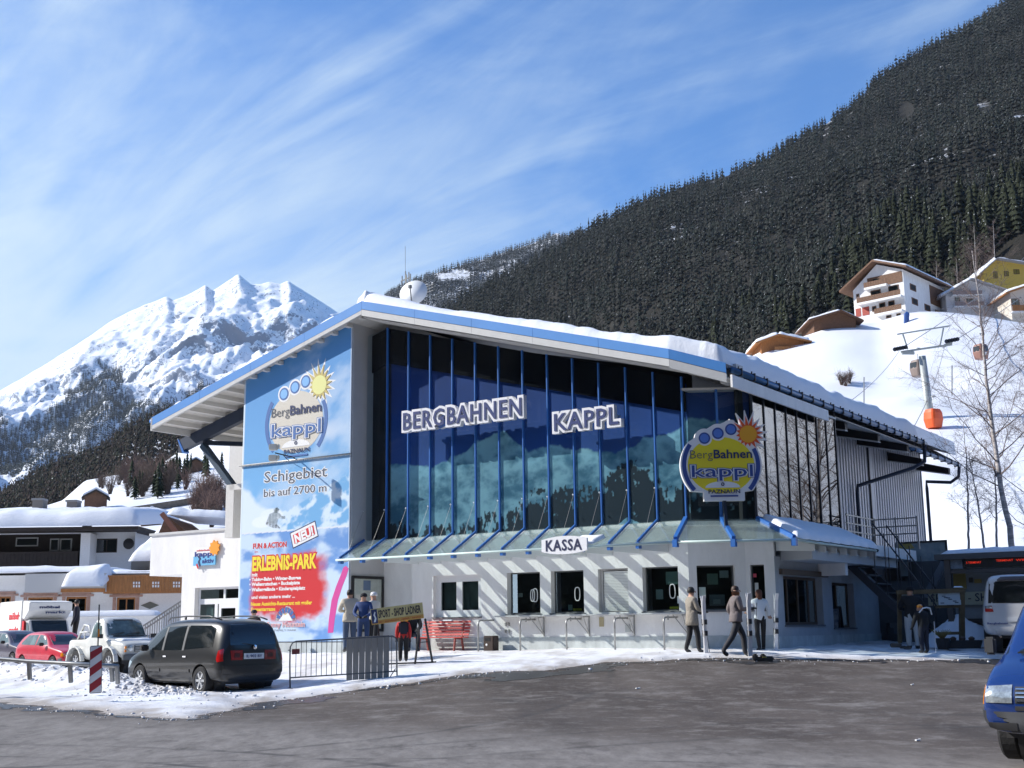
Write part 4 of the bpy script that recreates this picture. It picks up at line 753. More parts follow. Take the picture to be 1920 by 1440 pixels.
fascia(R_, P1_, .20, -.285, GREYM, 'white_edge_board', th=.09, nseg=5); fascia(L_, R_, .13, -.31, GREYM, 'white_edge_board', th=.09, nseg=4); fascia(P1_, P2_, .24, -.285, GREYM, 'white_edge_board', th=.09)
q = MB(); q.bb((LE - .03, FD, rzf(LE) - .48), (LE + .06, 9.4, rzf(LE) - .02)); q.build('eave_board', GREYM, ST); q = MB(); q.tube([(LE - .1, FD + .05, rzf(LE) - .12), (LE - .1, 9.4, rzf(LE) - .12)], .08, 8); q.build('gutter', BLUE, ST, smooth=True)
# purlins under the left overhang, running front to back
for k in range(8):
    s_ = LE + .55 + k * .62; 
    if s_ > -15.5 and k > 6: break
    z_ = rzf(s_) - .24; q = MB(); q.bb((s_ - .09, FD + .1, z_ - .17), (s_ + .09, 8.8, z_)); q.build('purlin', mat('pale_beam', (.66, .64, .6), .8), ST)
for k in range(9):
    s_ = -14.9 + k * .62; z_ = rzf(s_) - .31; q = MB(); q.bb((s_ - .09, FD + .1, z_ - .12), (s_ + .09, -1.2, z_)); q.build('purlin', mat('pale_beam', (.66, .64, .6), .8), ST)
# dark main beam and struts
def ibeam(a, b, h, w_, mt, name):
    q = MB(); a = np.array(a, float); b = np.array(b, float); q.prism([tuple(a), tuple(b), tuple(b - [0, 0, h]), tuple(a - [0, 0, h])], (0, w_, 0)); return q.build(name, mt, ST)
for d_ in (.2, 5.4):
    ibeam((-20.35 + (d_ - .2) * .0, d_, rzf(-19.2) - .72), (-15.3, d_, rzf(-15.3) - .42), .48, .22, DKBLUE, 'roof_beam')
    q = MB(); q.prism([(-20.40, d_ - .02, rzf(-19.2) - .70), (-20.33, d_ - .02, rzf(-19.2) - .70), (-20.0, d_ - .02, rzf(-19.2) - 1.2), (-20.1, d_ - .02, rzf(-19.2) - 1.24)], (0, .26, 0)); q.build('beam_end_plate', BLUE, ST)
    q = MB(); q.bar((-19.1, d_ + .1, rzf(-19.2) - 1.02), (-17.25, d_ + .1, 6.55), .26, .2); q.build('strut', mat('steel_blue_strut', (.02, .05, .09), .5), ST)
q = MB(); q.bar((-19.1, .3, 8.5), (-17.9, 3.0, 8.6), .16, .16); q.bar((-19.1, 5.3, 8.5), (-17.9, 3.2, 8.5), .16, .16); q.build('cross_brace', DKBLUE, ST)
q = MB(); q.bb((-17.6, .1, 4.9), (-17.2, .5, 6.8)); q.bb((-17.45, .1, 6.6), (-15.4, .5, 6.8)); q.build('pier', mat('pale_grey_wall', (.6, .59, .57)), ST)
# beams on the right hand side
for d_ in (8.4, 11.7, 15.0, 18.6, 22.4):
    e_ = GS - .25 if d_ < e1 else G2 - .15; zz_ = gz1 - .24 if d_ < e1 else 8.0
    q = MB(); q.prism([(WS, d_, zz_ + .27 * (e_ - WS) + .04), (e_, d_, zz_ + .02), (e_, d_, zz_ - .22), (WS, d_, zz_ + .27 * (e_ - WS) - .30)], (0, .25, 0)); q.build('roof_beam', BLACKM, ST)
    q = MB(); q.prism([(WS, d_ - .02, zz_ + .27 * (e_ - WS) - .31), (e_, d_ - .02, zz_ - .23), (e_, d_ - .02, zz_ - .26), (WS, d_ - .02, zz_ + .27 * (e_ - WS) - .34)], (0, .29, 0)); q.build('beam_flange', GREYM, ST)
# gutters with clips, downpipes
def gutter(a, b, n):
    a = np.array(a, float); b = np.array(b, float); q = MB(); m_ = [a + (b - a) * t for t in np.linspace(0, 1, 6)]; q.tube([tuple(p) for p in m_], .085, 10); go = q.build('gutter', mat('gutter_blue', (.05, .13, .26), .3, metal=.3), ST, smooth=True)
    for k in range(n): p = a + (b - a) * (k + .5) / n; q = MB(); q.bar(p + [0, -.02, 0], p + [0, .02, 0], .21, .21); q.bar(p + [-.02, 0, .05], p + [.0, 0, .17], .03, .03); q.build('gutter_clip', BLACKM, go)
gutter((GS + .06, e0 + .25, gz1 - .06), (GS + .06, e1, gz1 - .06), 20); gutter((G2 + .05, e1 + .1, float(f1[2]) - .02), (G2 + .05, float(f1[1]), float(f1[2]) - .02), 7)
DP1 = S(1608, 911, WS + .15); DP2 = S(1737, 903, WS + .12)
q = MB(); q.tube([(GS + .06, e1 - .1, gz1 - .1), (GS + .02, e1 - .12, gz1 - .75), (GS - .3, e1 - .5, gz1 - 1.0), tuple(DP1), (WS + .15, DP1[1] - .1, DP1[2] - .3), (WS + .15, DP1[1] - .1, 3.6)], .07, 8); q.build('downpipe', DKBLUE, ST, smooth=True)
q = MB(); q.tube([(G2 + .05, f1[1] - .1, f1[2] - .1), (G2, f1[1] - .12, f1[2] - .5), (G2 - .3, f1[1] - .3, f1[2] - .75), tuple(DP2), (WS + .12, DP2[1], DP2[2] - .3), (WS + .12, DP2[1], .8)], .07, 8); q.build('downpipe', DKBLUE, ST, smooth=True)
# roof snow: left slope, right slope, side eave
def rsnow_r(u, v):
    s_ = SR + .0 + (GS - .12 - SR) * u; fd = np.where(s_ < 1.21, FD + .05, FD + .06 + (e0 - FD) * (s_ - 1.21) / (GS - 1.21)); s2 = s_; bk = DB - .15 + 0 * s_
    gs = np.where(s2 > G2, 0, 0); d_ = fd + (np.where(s2 > G2, e1 - .1, bk) - fd) * v; return np.stack([s2, d_, rz(s2) + .0], -1)
def th_r(x, y): return .34 + .18 * sm(-7, -9.8, x) + .20 * sm(-1, 2.0, x) - .10 * sm(.4, -1.6, y) * sm(-2, -6, x) + .12 * (fbm(x * .35, y * .35, 3, 8) - .5)
sp = snowpad('roof_snow', rsnow_r, 12.4, 24, th_r, 150, 190, None, seed=11, edge=.30, amp=.12, nsc=1.1); sp.location = tuple(OB); sp.rotation_euler = (0, 0, BROT); tag(sp, 'thick smooth blanket of snow on the right hand slope of the station roof', 'snow', kind='stuff')
def th_l(x, y): return .17 + .08 * fbm(x * .8, y * .8, 3, 4) + .3 * sm(-10.6, -9.9, x)
sp = snowpad('roof_snow', lambda u, v: np.stack([LE + .1 + (SR - LE - .06) * u, FD + .16 + .14 * fbm(u * 14, v * 0 + 1, 4, 6) - .2 * (fbm(u * 26, v * 0 + 3, 3, 16) > .56) * .5 + 10.6 * v, rz(LE + .1 + (SR - LE - .06) * u)], -1), 10, 10.5, th_l, 200, 60, None, seed=12, edge=.16, amp=.10, nsc=2.2); sp.location = tuple(OB); sp.rotation_euler = (0, 0, BROT); tag(sp, 'thin ragged edged snow layer on the left hand slope of the station roof', 'snow', kind='stuff')
# ------------------------------------------------------------------ flat print and lettering
class Pl:
    def __init__(s, o, r, u): s.o = np.array(o, float); s.r = np.array(r, float); s.r /= np.linalg.norm(s.r); s.u = np.array(u, float); s.u /= np.linalg.norm(s.u); s.n = np.cross(s.r, s.u)
    def p(s, x, y, n=0.0): return tuple(s.o + s.r * x + s.u * y + s.n * n)
    def poly(s, pts, n0, n1): q = MB(); q.prism([s.p(x, y, n0) for x, y in pts], tuple(s.n * (n1 - n0))); return q
    def text(s, st, x0, y0, w_, h, mt, n0=.004, ext=.004, bold=0.0, name='lettering', parent=None, spacing=1.0, tilt=0.0, ref=None):
        c_, sn = math.cos(tilt), math.sin(tilt); return text(name, st, mt, s.p(x0, y0, n0), s.r * c_ + s.u * sn, s.u * c_ - s.r * sn, width=w_, height=h, bold=bold, ext=ext, parent=parent, spacing=spacing, ref=ref)
def circ(cx, cy, r, n=28, a0=0, a1=360, ry=None):
    return [(cx + r * math.cos(math.radians(a0 + (a1 - a0) * k / (n if a1 - a0 >= 360 else n - 1))), cy + (ry or r) * math.sin(math.radians(a0 + (a1 - a0) * k / (n if a1 - a0 >= 360 else n - 1)))) for k in range(n)]
def arcband(cx, cy, r0, r1, a0, a1, n=16): return circ(cx, cy, r1, n, a0, a1) + circ(cx, cy, r0, n, a0, a1)[::-1]
INKB = mat('ink_blue', (.02, .045, .22), .5); INKN = mat('ink_navy', (.015, .03, .11), .5); INKG = mat('ink_grey', (.07, .085, .12), .6); INKW = mat('ink_white', (.80, .80, .80), .6); INKR = mat('ink_red', (.62, .02, .03), .6); INKY = mat('ink_yellow', (.85, .66, .03), .6)
INKM = mat('ink_mid_blue', (.05, .14, .38), .6); INKL = mat('ink_light_blue', (.20, .45, .80), .6); INKO = mat('ink_orange', (.85, .32, .02), .6)
def logo(pl, k, n0, parent, disc, ring, arc, sunc, sunr, outer=None, thick=0.0, halo=True, txt=None):
    """the lift company emblem: disc, two arcs, three rings, a sun, three lines of lettering"""
    f = lambda pts: [(x * k, y * k) for x, y in pts]; e = .004
    body = circ(0, 0, 208, 40, 128, 412, ry=190)
    body = [(-165, -135)] + circ(0, 0, 215, 20, 215, 142, ry=205)[::1] + [(-135, 148), (-128, 172)] + circ(-82, 145, 52, 8, 150, 75) + circ(-10, 170, 52, 8, 130, 75) + circ(60, 190, 52, 8, 130, 70) + [(100, 200)] + circ(0, 0, 215, 20, 38, -35, ry=205) + [(165, -135), (118, -140), (118, -188), (-96, -188), (-96, -140)]
    pl.poly(f(body), n0 - thick, n0).build('emblem_plate', INKW, parent)
    # sun with rays
    st = []; 
    for i in range(32): a = 2 * math.pi * i / 32 + .1; r = 58 if i % 2 else (118 if i in (8, 10, 6, 12) else (100 if i in (0, 2, 4, 28, 30, 26) else 80)); st.append((150 + r * math.cos(a) * .95, 163 + r * math.sin(a)))
    pl.poly(f([(x + (x - 150) * .12, y + (y - 163) * .12) for x, y in st]), n0 - thick * .7, n0 + e).build('sun_rays_rim', INKW, parent)
    pl.poly(f(circ(0, 0, 176, 40, ry=150)), n0, n0 + 1.6 * e).build('disc', disc, parent)
    pl.poly(f(arcband(0, 0, 184, 206, 145, 222)), n0, n0 + 2 * e).build('arc', arc, parent); pl.poly(f(arcband(0, 0, 184, 206, -42, 26)), n0, n0 + 2 * e).build('arc', arc, parent)
    for cx, cy in ((-82, 145), (-10, 170), (60, 190)):
        pl.poly(f(circ(cx, cy, 40)), n0 + e, n0 + 2 * e).build('ring_rim', INKW, parent); pl.poly(f(circ(cx, cy, 31)), n0 + e, n0 + 3 * e).build('ring', arc, parent); pl.poly(f(circ(cx, cy, 23)), n0 + e, n0 + 4 * e).build('ring_fill', ring, parent)
    pl.poly(f([(150 + (x - 150) * .84, 163 + (y - 163) * .84) for x, y in st]), n0 + e, n0 + 5 * e).build('sun_rays', sunr, parent); pl.poly(f(circ(150, 163, 46)), n0 + e, n0 + 6 * e).build('sun', sunc, parent)
    pl.poly(f(circ(4, -120, 92, 16, 0, 180, ry=34)), n0 + e, n0 + 3 * e).build('badge', INKW, parent)
    T_ = lambda s_, x, y, w_, h, m_, b=0.0, lv=5, sp=1.0: pl.text(s_, x * k, y * k, w_ * k, h * k, m_, n0 + lv * e, e, b, 'lettering', parent, sp)
    T_('Berg', -162, 36, 120, 48, txt or INKG, -.01); T_('Bahnen', -36, 36, 200, 48, txt or INKN, .02)
    rf = None
    T_('kappl', -156, -62, 320, 66, arc, .075, 4); T_('kappl', -156, -62, 320, 66, INKW, .045, 6); T_('kappl', -156, -62, 320, 66, arc, .005, 8)
    pl.text('kappl', -156 * k, -30 * k, 320 * k, 66 * k, INKW, n0 + 9 * e, e, -.02, 'lettering', parent) if False else None
    pl.poly(f(arcband(4, -102, 5, 9, 0, 359)), n0 + e, n0 + 6 * e).build('badge_ring', txt or INKN, parent)
    T_('PAZNAUN', -72, -150, 165, 21, txt or INKN, .02); pl.poly(f([(-62, -168), (82, -168), (82, -160), (-62, -160)]), n0 + e, n0 + 5 * e).build('bar', arc, parent)
def lt(o): o.location = tuple(OB); o.rotation_euler = (0, 0, BROT); return o
# --- banner
BD = -1.215
def bannercol(T_, Z_):
    s_ = T_ - 15.42; z = Z_; base = lerp((.17, .42, .72), (.10, .30, .62), sm(5.5, 11, z)); stv = fbm(s_ * .5 + z * .35, z * .9 - s_ * .5, 6, 5); base = lerp((0, 0, 0), (1, 1, 1), 0 * z) + base * (1 - .55 * sm(.5, .8, stv))[..., None] + np.array([.62, .72, .82]) * (.55 * sm(.5, .8, stv))[..., None]
    # cloud and mountain flank in the middle
    c1 = sm(.9, .2, np.hypot((s_ + 11.4) / 1.4, (z - 8.0) / .8) + fbm(s_ * 2, z * 2, 4, 9) * .5); base = base * (1 - .6 * c1)[..., None] + np.array([.75, .78, .82]) * (.6 * c1)[..., None]
    sn = sm(.15, -.25, z - (6.05 - .75 * np.clip(s_ + 15.42, 0, 2.4) + fbm(s_ * 1.3, z * 1.3, 4, 19) * .8)) * sm(-11.8, -13.4, s_); base = base * (1 - sn)[..., None] + np.array([.66, .76, .84]) * sn[..., None]
    mt_ = sm(.0, -.08, z - (5.35 + .42 * (s_ + 13.2) + ridged(s_ * 1.4, 1 + s_ * 0, 4, 3) * .35)) * (s_ > -13.6); mc = lerp((.16, .40, .68), (.62, .74, .84), sm(.5, .8, ridged(s_ * 1.6 + z, z * 2.0 - s_, 5, 15))); base = base * (1 - mt_)[..., None] + mc * mt_[..., None]
    # small grey and white snowboarder in the photograph on the banner
    for (cx, cz, rx, rz_, col) in ((-13.96, 5.42, .55, .22, (.72, .80, .86)), (-14.4, 5.2, .5, .2, (.75, .82, .88))):
        b_ = sm(1.1, .8, np.hypot((s_ - cx) / rx, (z - cz) / rz_)); base = base * (1 - b_)[..., None] + np.array(col) * b_[..., None]
    # lower poster
    low = (z < 4.86); wp = lerp((.55, .68, .82), (.14, .30, .62), sm(.4, .7, fbm(s_ * 1.2, z * 2.2, 5, 33))); red = sm(.0, .25, s_ + 14.95 + (fbm(s_ * 3, z * 3, 3, 4) - .5) * .2) * sm(4.15, 3.85, z - .12 * (s_ + 13.2) + (s_ > -11.9) * .2) * sm(1.75, 2.15, z - .25 * np.abs(s_ + 13.3) * .4 + (fbm(s_ * 3, z * 5, 4, 2) - .5) * .5) * sm(-11.15, -11.75, s_ + (fbm(s_ * 2 + 4, z * 2, 4, 14) - .5) * .8)
    wp = wp * (1 - red)[..., None] + np.array([.60, .028, .035]) * red[..., None]; base = np.where(low[..., None], wp, base); seam = (np.abs(z - 4.86) < .025) | (np.abs(z - 7.17) < .03); base = np.where(seam[..., None], np.array([.7, .74, .78]), base)
    ed = (T_ < .07) | (T_ > 4.88); base = np.where(ed[..., None], np.array([.6, .7, .8]), base); return base
FBN = Fr((-15.42, -1.2), (-10.48, -1.2)); BN = empty('banner', tuple(OB), BROT, label='tall blue advertising banner on the left pier with ski area lettering and red poster', cat='banner')
bo = printed('banner_sheet', FBN, 0, 4.93, 1.26, 11.6, .015, .028, bannercol, BN, zmax=lambda t: 10.44 + (11.60 - 10.44) * t / 4.93)
sd = bo.modifiers.new('thickness', 'SOLIDIFY'); sd.thickness = .012; sd.offset = 0
q = MB(); q.tube([(-15.5, -1.27, 7.18), (-10.42, -1.27, 7.17)], .028, 8); q.build('rail', STEEL, BN, smooth=True)
pb = Pl((0, BD, 0), (1, 0, 0), (0, 0, 1))   # x = s, y = z, normal towards the viewer
assert pb.n[1] < 0
def bt(st, x0, yb, x1, ytop, mt, halo=None, bold=0.0, hb=.05, d=BD, plane=None, parent=None, n0=.004, ext=.004, spacing=1.0, name='lettering'):
    a = P(x0, yb, d); slope_y = None; b = P(x1, yb, d); top = P(x0, ytop, d); h = top[2] - a[2]; w_ = b[0] - a[0]; pl_ = plane or pb
    if halo: pl_.text(st, a[0], a[2], w_, h, halo, n0, ext, bold + hb, name, parent or BN, spacing)
    return pl_.text(st, a[0], a[2], w_, h, mt, n0 + (ext + .002 if halo else 0), ext, bold, name, parent or BN, spacing)
c0 = P(555, 791, BD); wl_ = P(615, 791, BD)[0] - P(496, 791, BD)[0]
logo(Pl((c0[0], BD, c0[2]), (1, 0, 0), (0, 0, 1)), wl_ / 418, .004, BN, mat('ink_beige', (.62, .58, .50), .6), INKL, INKM, mat('ink_pale_yellow', (.75, .74, .30), .6), mat('ink_ochre', (.55, .45, .16), .6))
bt('Schigebiet', 496, 905, 613, 884, INKG, INKW, .0, .05); bt('bis auf 2700 m', 495, 932, 612, 917, INKG, INKW, .0, .06)
bt('FUN & ACTION', 475, 1029, 537, 1019, INKR, INKW, .03, .05); bt('Im', 478, 1037, 484, 1032, INKR); bt('ERLEBNIS-PARK', 474, 1070, 592, 1044, INKY, INKR, .04, .07)
bt('mit', 473, 1081, 483, 1074, INKW, None, .03)
for st, x0, x1, y in (('• Tubing-Bahn • Winter-Bungee', 468, 564, 1090), ('• Wellenrutschen • Buckelpiste', 468, 562, 1099), ('• Wellengelände • Kinderspielplatz', 468, 572, 1109)): bt(st, x0, y, x1, y - 6.5, INKW, None, .04)
bt('und vieles andere mehr ...', 472, 1123, 553, 1116.5, INKW, None, .03); bt('Neues Aussichts-Restaurant mit großer', 471, 1136, 585, 1129, INKY, None, .03); bt('Sonnenterrasse', 471, 1146, 516, 1139, INKY, None, .03)
# rotated NEU! label
a = P(549.5, 1029, BD); b = P(597.8, 1005.7, BD); c_ = P(543, 999.6, BD); rr_ = np.array([b[0] - a[0], 0, b[2] - a[2]]); uu = np.array([c_[0] - a[0], 0, c_[2] - a[2]]); W_, H_ = np.linalg.norm(rr_), np.linalg.norm(uu); rr_ /= W_; uu = np.array([-rr_[2], 0, rr_[0]]); pn = Pl((a[0], BD, a[2]), rr_, uu)
for i_, (m_, ins) in enumerate(((INKN, 0), (INKW, .035), (INKR, .12))): pn.poly([(ins, ins), (W_ - ins, ins), (W_ - ins, H_ - ins), (ins, H_ - ins)], .004 + i_ * .003, .008 + i_ * .003).build('new_label', m_, BN)
pn.text('NEU!', .19, H_ * .24, W_ - .38, H_ * .52, INKW, .016, .004, .05, 'lettering', BN)
# emblem of the mountain restaurant
e_ = P(536, 1164, BD); pe = Pl((e_[0], BD, e_[2]), (1, 0, 0), (0, 0, 1)); rr = .43
pe.poly(circ(0, 0, rr * 1.1, 20, 0, 180), .003, .006).build('sun_arch', INKW, BN)
for k in range(7): a0 = 12 + k * 23; pe.poly(arcband(0, 0, rr * .62, rr, a0, a0 + 17, 5), .005, .009).build('sun_arch_segment', INKM, BN)
pe.poly(circ(0, 0, rr * .5, 16, 0, 180), .005, .010).build('sun_half', INKY, BN); pe.poly([(-rr * .75, 0), (-.1, rr * .5), (0, rr * .42), (.1, rr * .6), (rr * .75, 0)], .008, .013).build('snow_peak', INKW, BN)
bt('Sunny Mountain', 501, 1176, 572, 1166, mat('ink_rose', (.70, .25, .28), .6), INKW, .0, .05, n0=.014); bt('FAMILY PARK', 515, 1184, 556, 1180, INKG, None)
# the pink ski standing at the right of the poster (the drawn figure beside it is left out)
sk = [P(x, y, BD) for x, y in ((649, 1061), (654, 1066), (650, 1080), (642, 1100), (634, 1125), (628, 1160), (625, 1186), (615, 1187), (617, 1160), (622, 1125), (631, 1098), (640, 1076), (644, 1064))]
pb.poly([(p[0], p[2]) for p in sk], .004, .009).build('pink_ski_print', mat('ink_pink', (.62, .06, .30), .5), BN)
for pts_, m_ in (([(513, 955), (520, 951), (524, 955), (522, 961), (515, 962)], mat('print_goggle', (.16, .22, .25), .6)), ([(505, 964), (514, 960), (524, 962), (529, 968), (533, 969), (532, 973), (522, 972), (520, 982), (508, 984), (501, 976)], mat('print_jacket', (.50, .60, .66), .6)), ([(501, 977), (508, 984), (520, 983), (526, 991), (512, 990), (498, 983)], mat('print_trousers', (.12, .15, .20), .6)), ([(530, 967), (535, 968), (535, 973), (530, 974)], mat('print_goggle', (.16, .22, .25), .6))):
    pb.poly([(P(x, y, BD)[0], P(x, y, BD)[2]) for x, y in pts_], .003, .006).build('snowboarder_print', m_, BN)
# --- flood lamps on the banner rail
fl = lt(empty('flood_lamp', label='pair of small white flood lamps on a bent arm in front of the banner', cat='lamp')); a = P(554, 862, -1.25); L1 = (a[0] - .02, a[1] - .92, a[2] + .13)
q = MB(); q.tube([tuple(a), (a[0] - .0, a[1] - .08, a[2] + .07), L1], .022, 8); q.tube([(L1[0], L1[1] + .35, L1[2] - .02), (a[0] - .35, a[1] - .02, a[2] + .03)], .012, 6); q.build('arm', mat('dark_steel', (.03, .035, .045), .5), fl, smooth=True)
for dz_ in (.19, -.17):
    q = MB(); q.box((L1[0] - .06, L1[1] - .03, L1[2] + dz_), (.26, .20, .20), rz=.5); q.box((L1[0] + .09, L1[1] + .06, L1[2] + dz_ + .02), (.06, .16, .15), rz=.5); q.build('lamp_head', mat('lamp_cream', (.72, .70, .62), .5), fl, bevel=.02)
# --- BERGBAHNEN / KAPPL
SD_ = g - .42
def facade_sign(st, x0, x1, yb, ytop, label):
    root = lt(empty('letter_sign', label=label, cat='sign')); a = P(x0, yb, SD_); b = P(x1, yb, SD_); top = P(x0, ytop, SD_); h = top[2] - a[2]; w_ = b[0] - a[0]; pl_ = Pl((0, SD_, 0), (1, 0, 0), (0, 0, 1))
    pl_.text(st, a[0], a[2], w_, h, mat('sign_white', (.80, .80, .82), .4), -.17, .17, .12, 'letter_backing', root, 1.12); pl_.text(st, a[0], a[2], w_, h, mat('sign_blue', (.010, .028, .14), .6), .003, .02, .012, 'letter_face', root, 1.12)
    q = MB(); q.bb((a[0] + .1, SD_ + .17, a[2] + h * .45), (b[0] - .1, g - .08, a[2] + h * .55)); q.build('mounting_bar', STEEL, root)
facade_sign('BERGBAHNEN', 756.5, 978, 806, 773.5, 'long white edged blue lettering sign reading BERGBAHNEN on the glass front')
facade_sign('KAPPL', 1040, 1160, 808, 775, 'shorter white edged blue lettering sign reading KAPPL on the glass front')
KD = DC - .12; ks = lt(empty('ticket_office_sign', label='white oval topped plate reading KASSA on the canopy edge', cat='sign')); pk = Pl((0, KD, 0), (1, 0, 0), (0, 0, 1))
a = P(1015.5, 1036, KD); b = P(1100.5, 1033, KD); zt = P(1015.5, 1013, KD)[2]; W_ = b[0] - a[0]; xs_ = np.linspace(0, 1, 13); z0_ = a[2] + .01; bul = .085
pts = [(a[0] + W_ * t, z0_ - bul * (1 - (2 * t - 1) ** 2)) for t in xs_] + [(a[0] + W_ * t, zt + bul * (1 - (2 * t - 1) ** 2)) for t in xs_[::-1]]
pk.poly(pts, -.08, 0).build('plate', mat('sign_white', (.80, .80, .82), .4), ks); p0 = P(1024, 1033.6, KD); p1 = P(1090.5, 1033.6, KD); pt_ = P(1024, 1012.6, KD); pk.text('KASSA', p0[0], p0[2] + .0, p1[0] - p0[0], pt_[2] - p0[2], mat('sign_navy', (.012, .018, .07), .5), .002, .008, .02, 'lettering', ks, 1.1)
# --- the emblem on a mast at the corner
ls = lt(empty('emblem_sign', label='yellow disc emblem sign with rings and orange sun on a mast above the canopy', cat='sign')); dr = np.array([.84, .54, 0]); cpos = np.array([2.28, -.62])
R_y = ray(1352, 872); pw_ = OB + Uv * cpos[0] + Vv * cpos[1]; t_ = pw_[1] / R_y[1]; wp_ = CP + R_y * t_; s0_, d0_ = SDof(wp_); cz = wp_[2]
pls = Pl((s0_, d0_, cz), dr, (0, 0, 1)); kk = .00505
logo(pls, kk, .0, ls, mat('emblem_yellow', (.86, .70, .02), .4), mat('emblem_ring', (.10, .22, .62), .4), mat('emblem_blue', (.03, .07, .28), .4), mat('emblem_sun', (.85, .38, .02), .4), mat('emblem_sunred', (.75, .10, .02), .4), thick=.24)
q = MB(); q.bar((s0_, d0_ + .1, cz - .94), (s0_ + .02, d0_ + .12, 4.15), .08, .08); q.build('mast', DKBLUE, ls)
# notice board on the reveal of the recess
nb = lt(empty('notice_board', label='black framed notice board on the grey pier beside the banner', cat='notice board')); xr = -10.45
y0_, y1_ = S(661, 1100, xr + .06)[1], S(720, 1100, xr + .06)[1]; z1_ = S(661, 1079, xr + .06)[2]; z0_ = 1.55
q = MB(); q.bb((xr, y0_, z1_ - .09), (xr + .06, y1_, z1_)); q.bb((xr, y0_, z0_), (xr + .06, y1_, z0_ + .09)); q.bb((xr, y0_, z0_ + .09), (xr + .06, y0_ + .09, z1_ - .09)); q.bb((xr, y1_ - .09, z0_ + .09), (xr + .06, y1_, z1_ - .09)); q.build('frame', BLACKM, nb)
q = MB(); q.bb((xr, y0_ + .09, z0_ + .09), (xr + .03, y1_ - .09, z1_ - .09)); q.build('panel', mat('board_grey_green', (.42, .46, .42), .6, var=.12, scale=6), nb)
q = MB(); q.bb((xr + .03, y0_ + .55, z1_ - .45), (xr + .036, y0_ + .9, z1_ - .14)); q.build('notice', mat('notice_blue', (.12, .18, .28), .6), nb)
for i in range(9): yy_ = y0_ + .2 + (i % 3) * .35; zz_ = z1_ - .75 - (i // 3) * .32; q = MB(); q.bb((xr + .03, yy_, zz_), (xr + .034, yy_ + .2, zz_ + .16)); q.build('notice', mat('notice_pale', (.55, .56, .52), .7), nb)
# vertical lettering on the metal cladding (hardly readable in the photograph; three light letters)
# dish and antennas on the roof
ds = lt(empty('satellite_dish', label='round white satellite dish standing on the snowy roof behind the gable peak', cat='satellite dish')); cdp = P(777, 552, 5.5); fz_ = float(cdp[2])
Rm = Matrix.Rotation(math.radians(62), 3, 'X') @ Matrix.Rotation(0, 3, 'Z'); Rd = Matrix.Rotation(math.radians(20), 3, 'Z') @ Matrix.Rotation(math.radians(72), 3, 'X')
q = MB(); prof = [(r_, .30 * (r_ / .56) ** 2 * .4) for r_ in np.linspace(.0001, .56, 10)]; q.lathe(prof + [(.56, .13)], 28, tuple(cdp), Rd); q.build('dish', mat('dish_white', (.72, .74, .76), .5), ds, smooth=True)
c1_ = Vector(cdp); fd_ = Rd @ Vector((0, 0, .55)); q = MB(); q.tube([c1_ + Rd @ Vector((0, -.6, .1)), c1_ + fd_], .02, 6); q.box(c1_ + fd_, (.1, .1, .12)); q.build('receiver', mat('dark_steel', (.03, .035, .045), .5), ds)
q = MB(); q.tube([(cdp[0], cdp[1] + .15, fz_ - 1.6), (cdp[0], cdp[1] + .15, fz_)], .04, 8); q.build('post', STEEL, ds)
an = lt(empty('antenna_mast', label='thin antenna mast with small aerials and a long whip beside the satellite dish', cat='antenna')); am = P(762, 540, 6.0)
q = MB(); q.tube([(am[0], am[1], am[2] - 1.8), (am[0], am[1], am[2] + .55)], .025, 6); q.build('post', STEEL, an); q = MB(); q.tube([(am[0] - .05, am[1], am[2] + .3), (am[0] - .07, am[1], am[2] + 1.75)], .008, 5); q.build('whip', STEEL, an)
q = MB(); q.bar((am[0] - .28, am[1], am[2] + .32), (am[0] + .22, am[1], am[2] + .42), .04); [q.bar((am[0] + x, am[1], am[2] + .2), (am[0] + x, am[1], am[2] + .75 - abs(x)), .035) for x in (-.22, -.05, .12, .2)]; q.tube([(am[0] - .12, am[1], am[2] - .2), (am[0] - .25, am[1], am[2] + .3)], .03, 6); q.build('aerials', mat('aerial_grey', (.16, .17, .18), .5), an); an['kind'] = an.get('kind', '') or ''
del an['kind']
an2 = lt(empty('antenna_mast', label='slim slanting aerial to the right of the satellite dish on the roof', cat='antenna')); am2 = P(808, 552, 6); q = MB(); q.tube([(am2[0] + .1, am2[1], am2[2] - 1), (am2[0] - .12, am2[1], am2[2] + .6)], .012, 5); q.build('post', STEEL, an2); q = MB(); [q.bar((am2[0] - .25, am2[1], am2[2] + .1 + k * .12), (am2[0] + .12, am2[1], am2[2] + .16 + k * .12), .012) for k in range(3)]; q.build('aerials', STEEL, an2)
# ------------------------------------------------------------------ white annex with the ski school sign
AD = 1.6; AX = lt(empty('annex_building', label='low white flat roofed annex left of the banner with a glazed entrance', cat='building'))
pa = lambda x, y: P(x, y, AD); aL = float(pa(284, 1005)[0]); aR = -15.3; az_ = float(pa(284, 1005)[2]); pil0, pil1 = float(pa(340, 1120)[0]), float(pa(365, 1120)[0]); zb_ = float(pa(340, 1077)[2]); zd_ = float(pa(400, 1101)[2])
AF = Fr((aL, AD), (aR, AD)); wallbox((aL, AD), (aR, AD), .3, az_, .3, [(-.01, pil0 - aL, .2, zb_), (pil1 - aL, aR - aL - .15, .2, zd_)], None).build('wall', WHITE, AX)
q = MB(); q.bb((pil0, AD + .3, .3), (pil0 + .25, AD + 5, zb_)); q.bb((aL, AD + .3, zb_), (aR, AD + 5, az_ - .02)); q.build('wall', WHITE, AX)
q = MB(); q.bb((aL - .06, AD - .06, az_), (aR, AD + 5, az_ + .09)); q.build('parapet_cap', GREYM, AX)
dz1 = zd_; dx0, dx1 = pil1 + .02, aR - .18; q = MB()
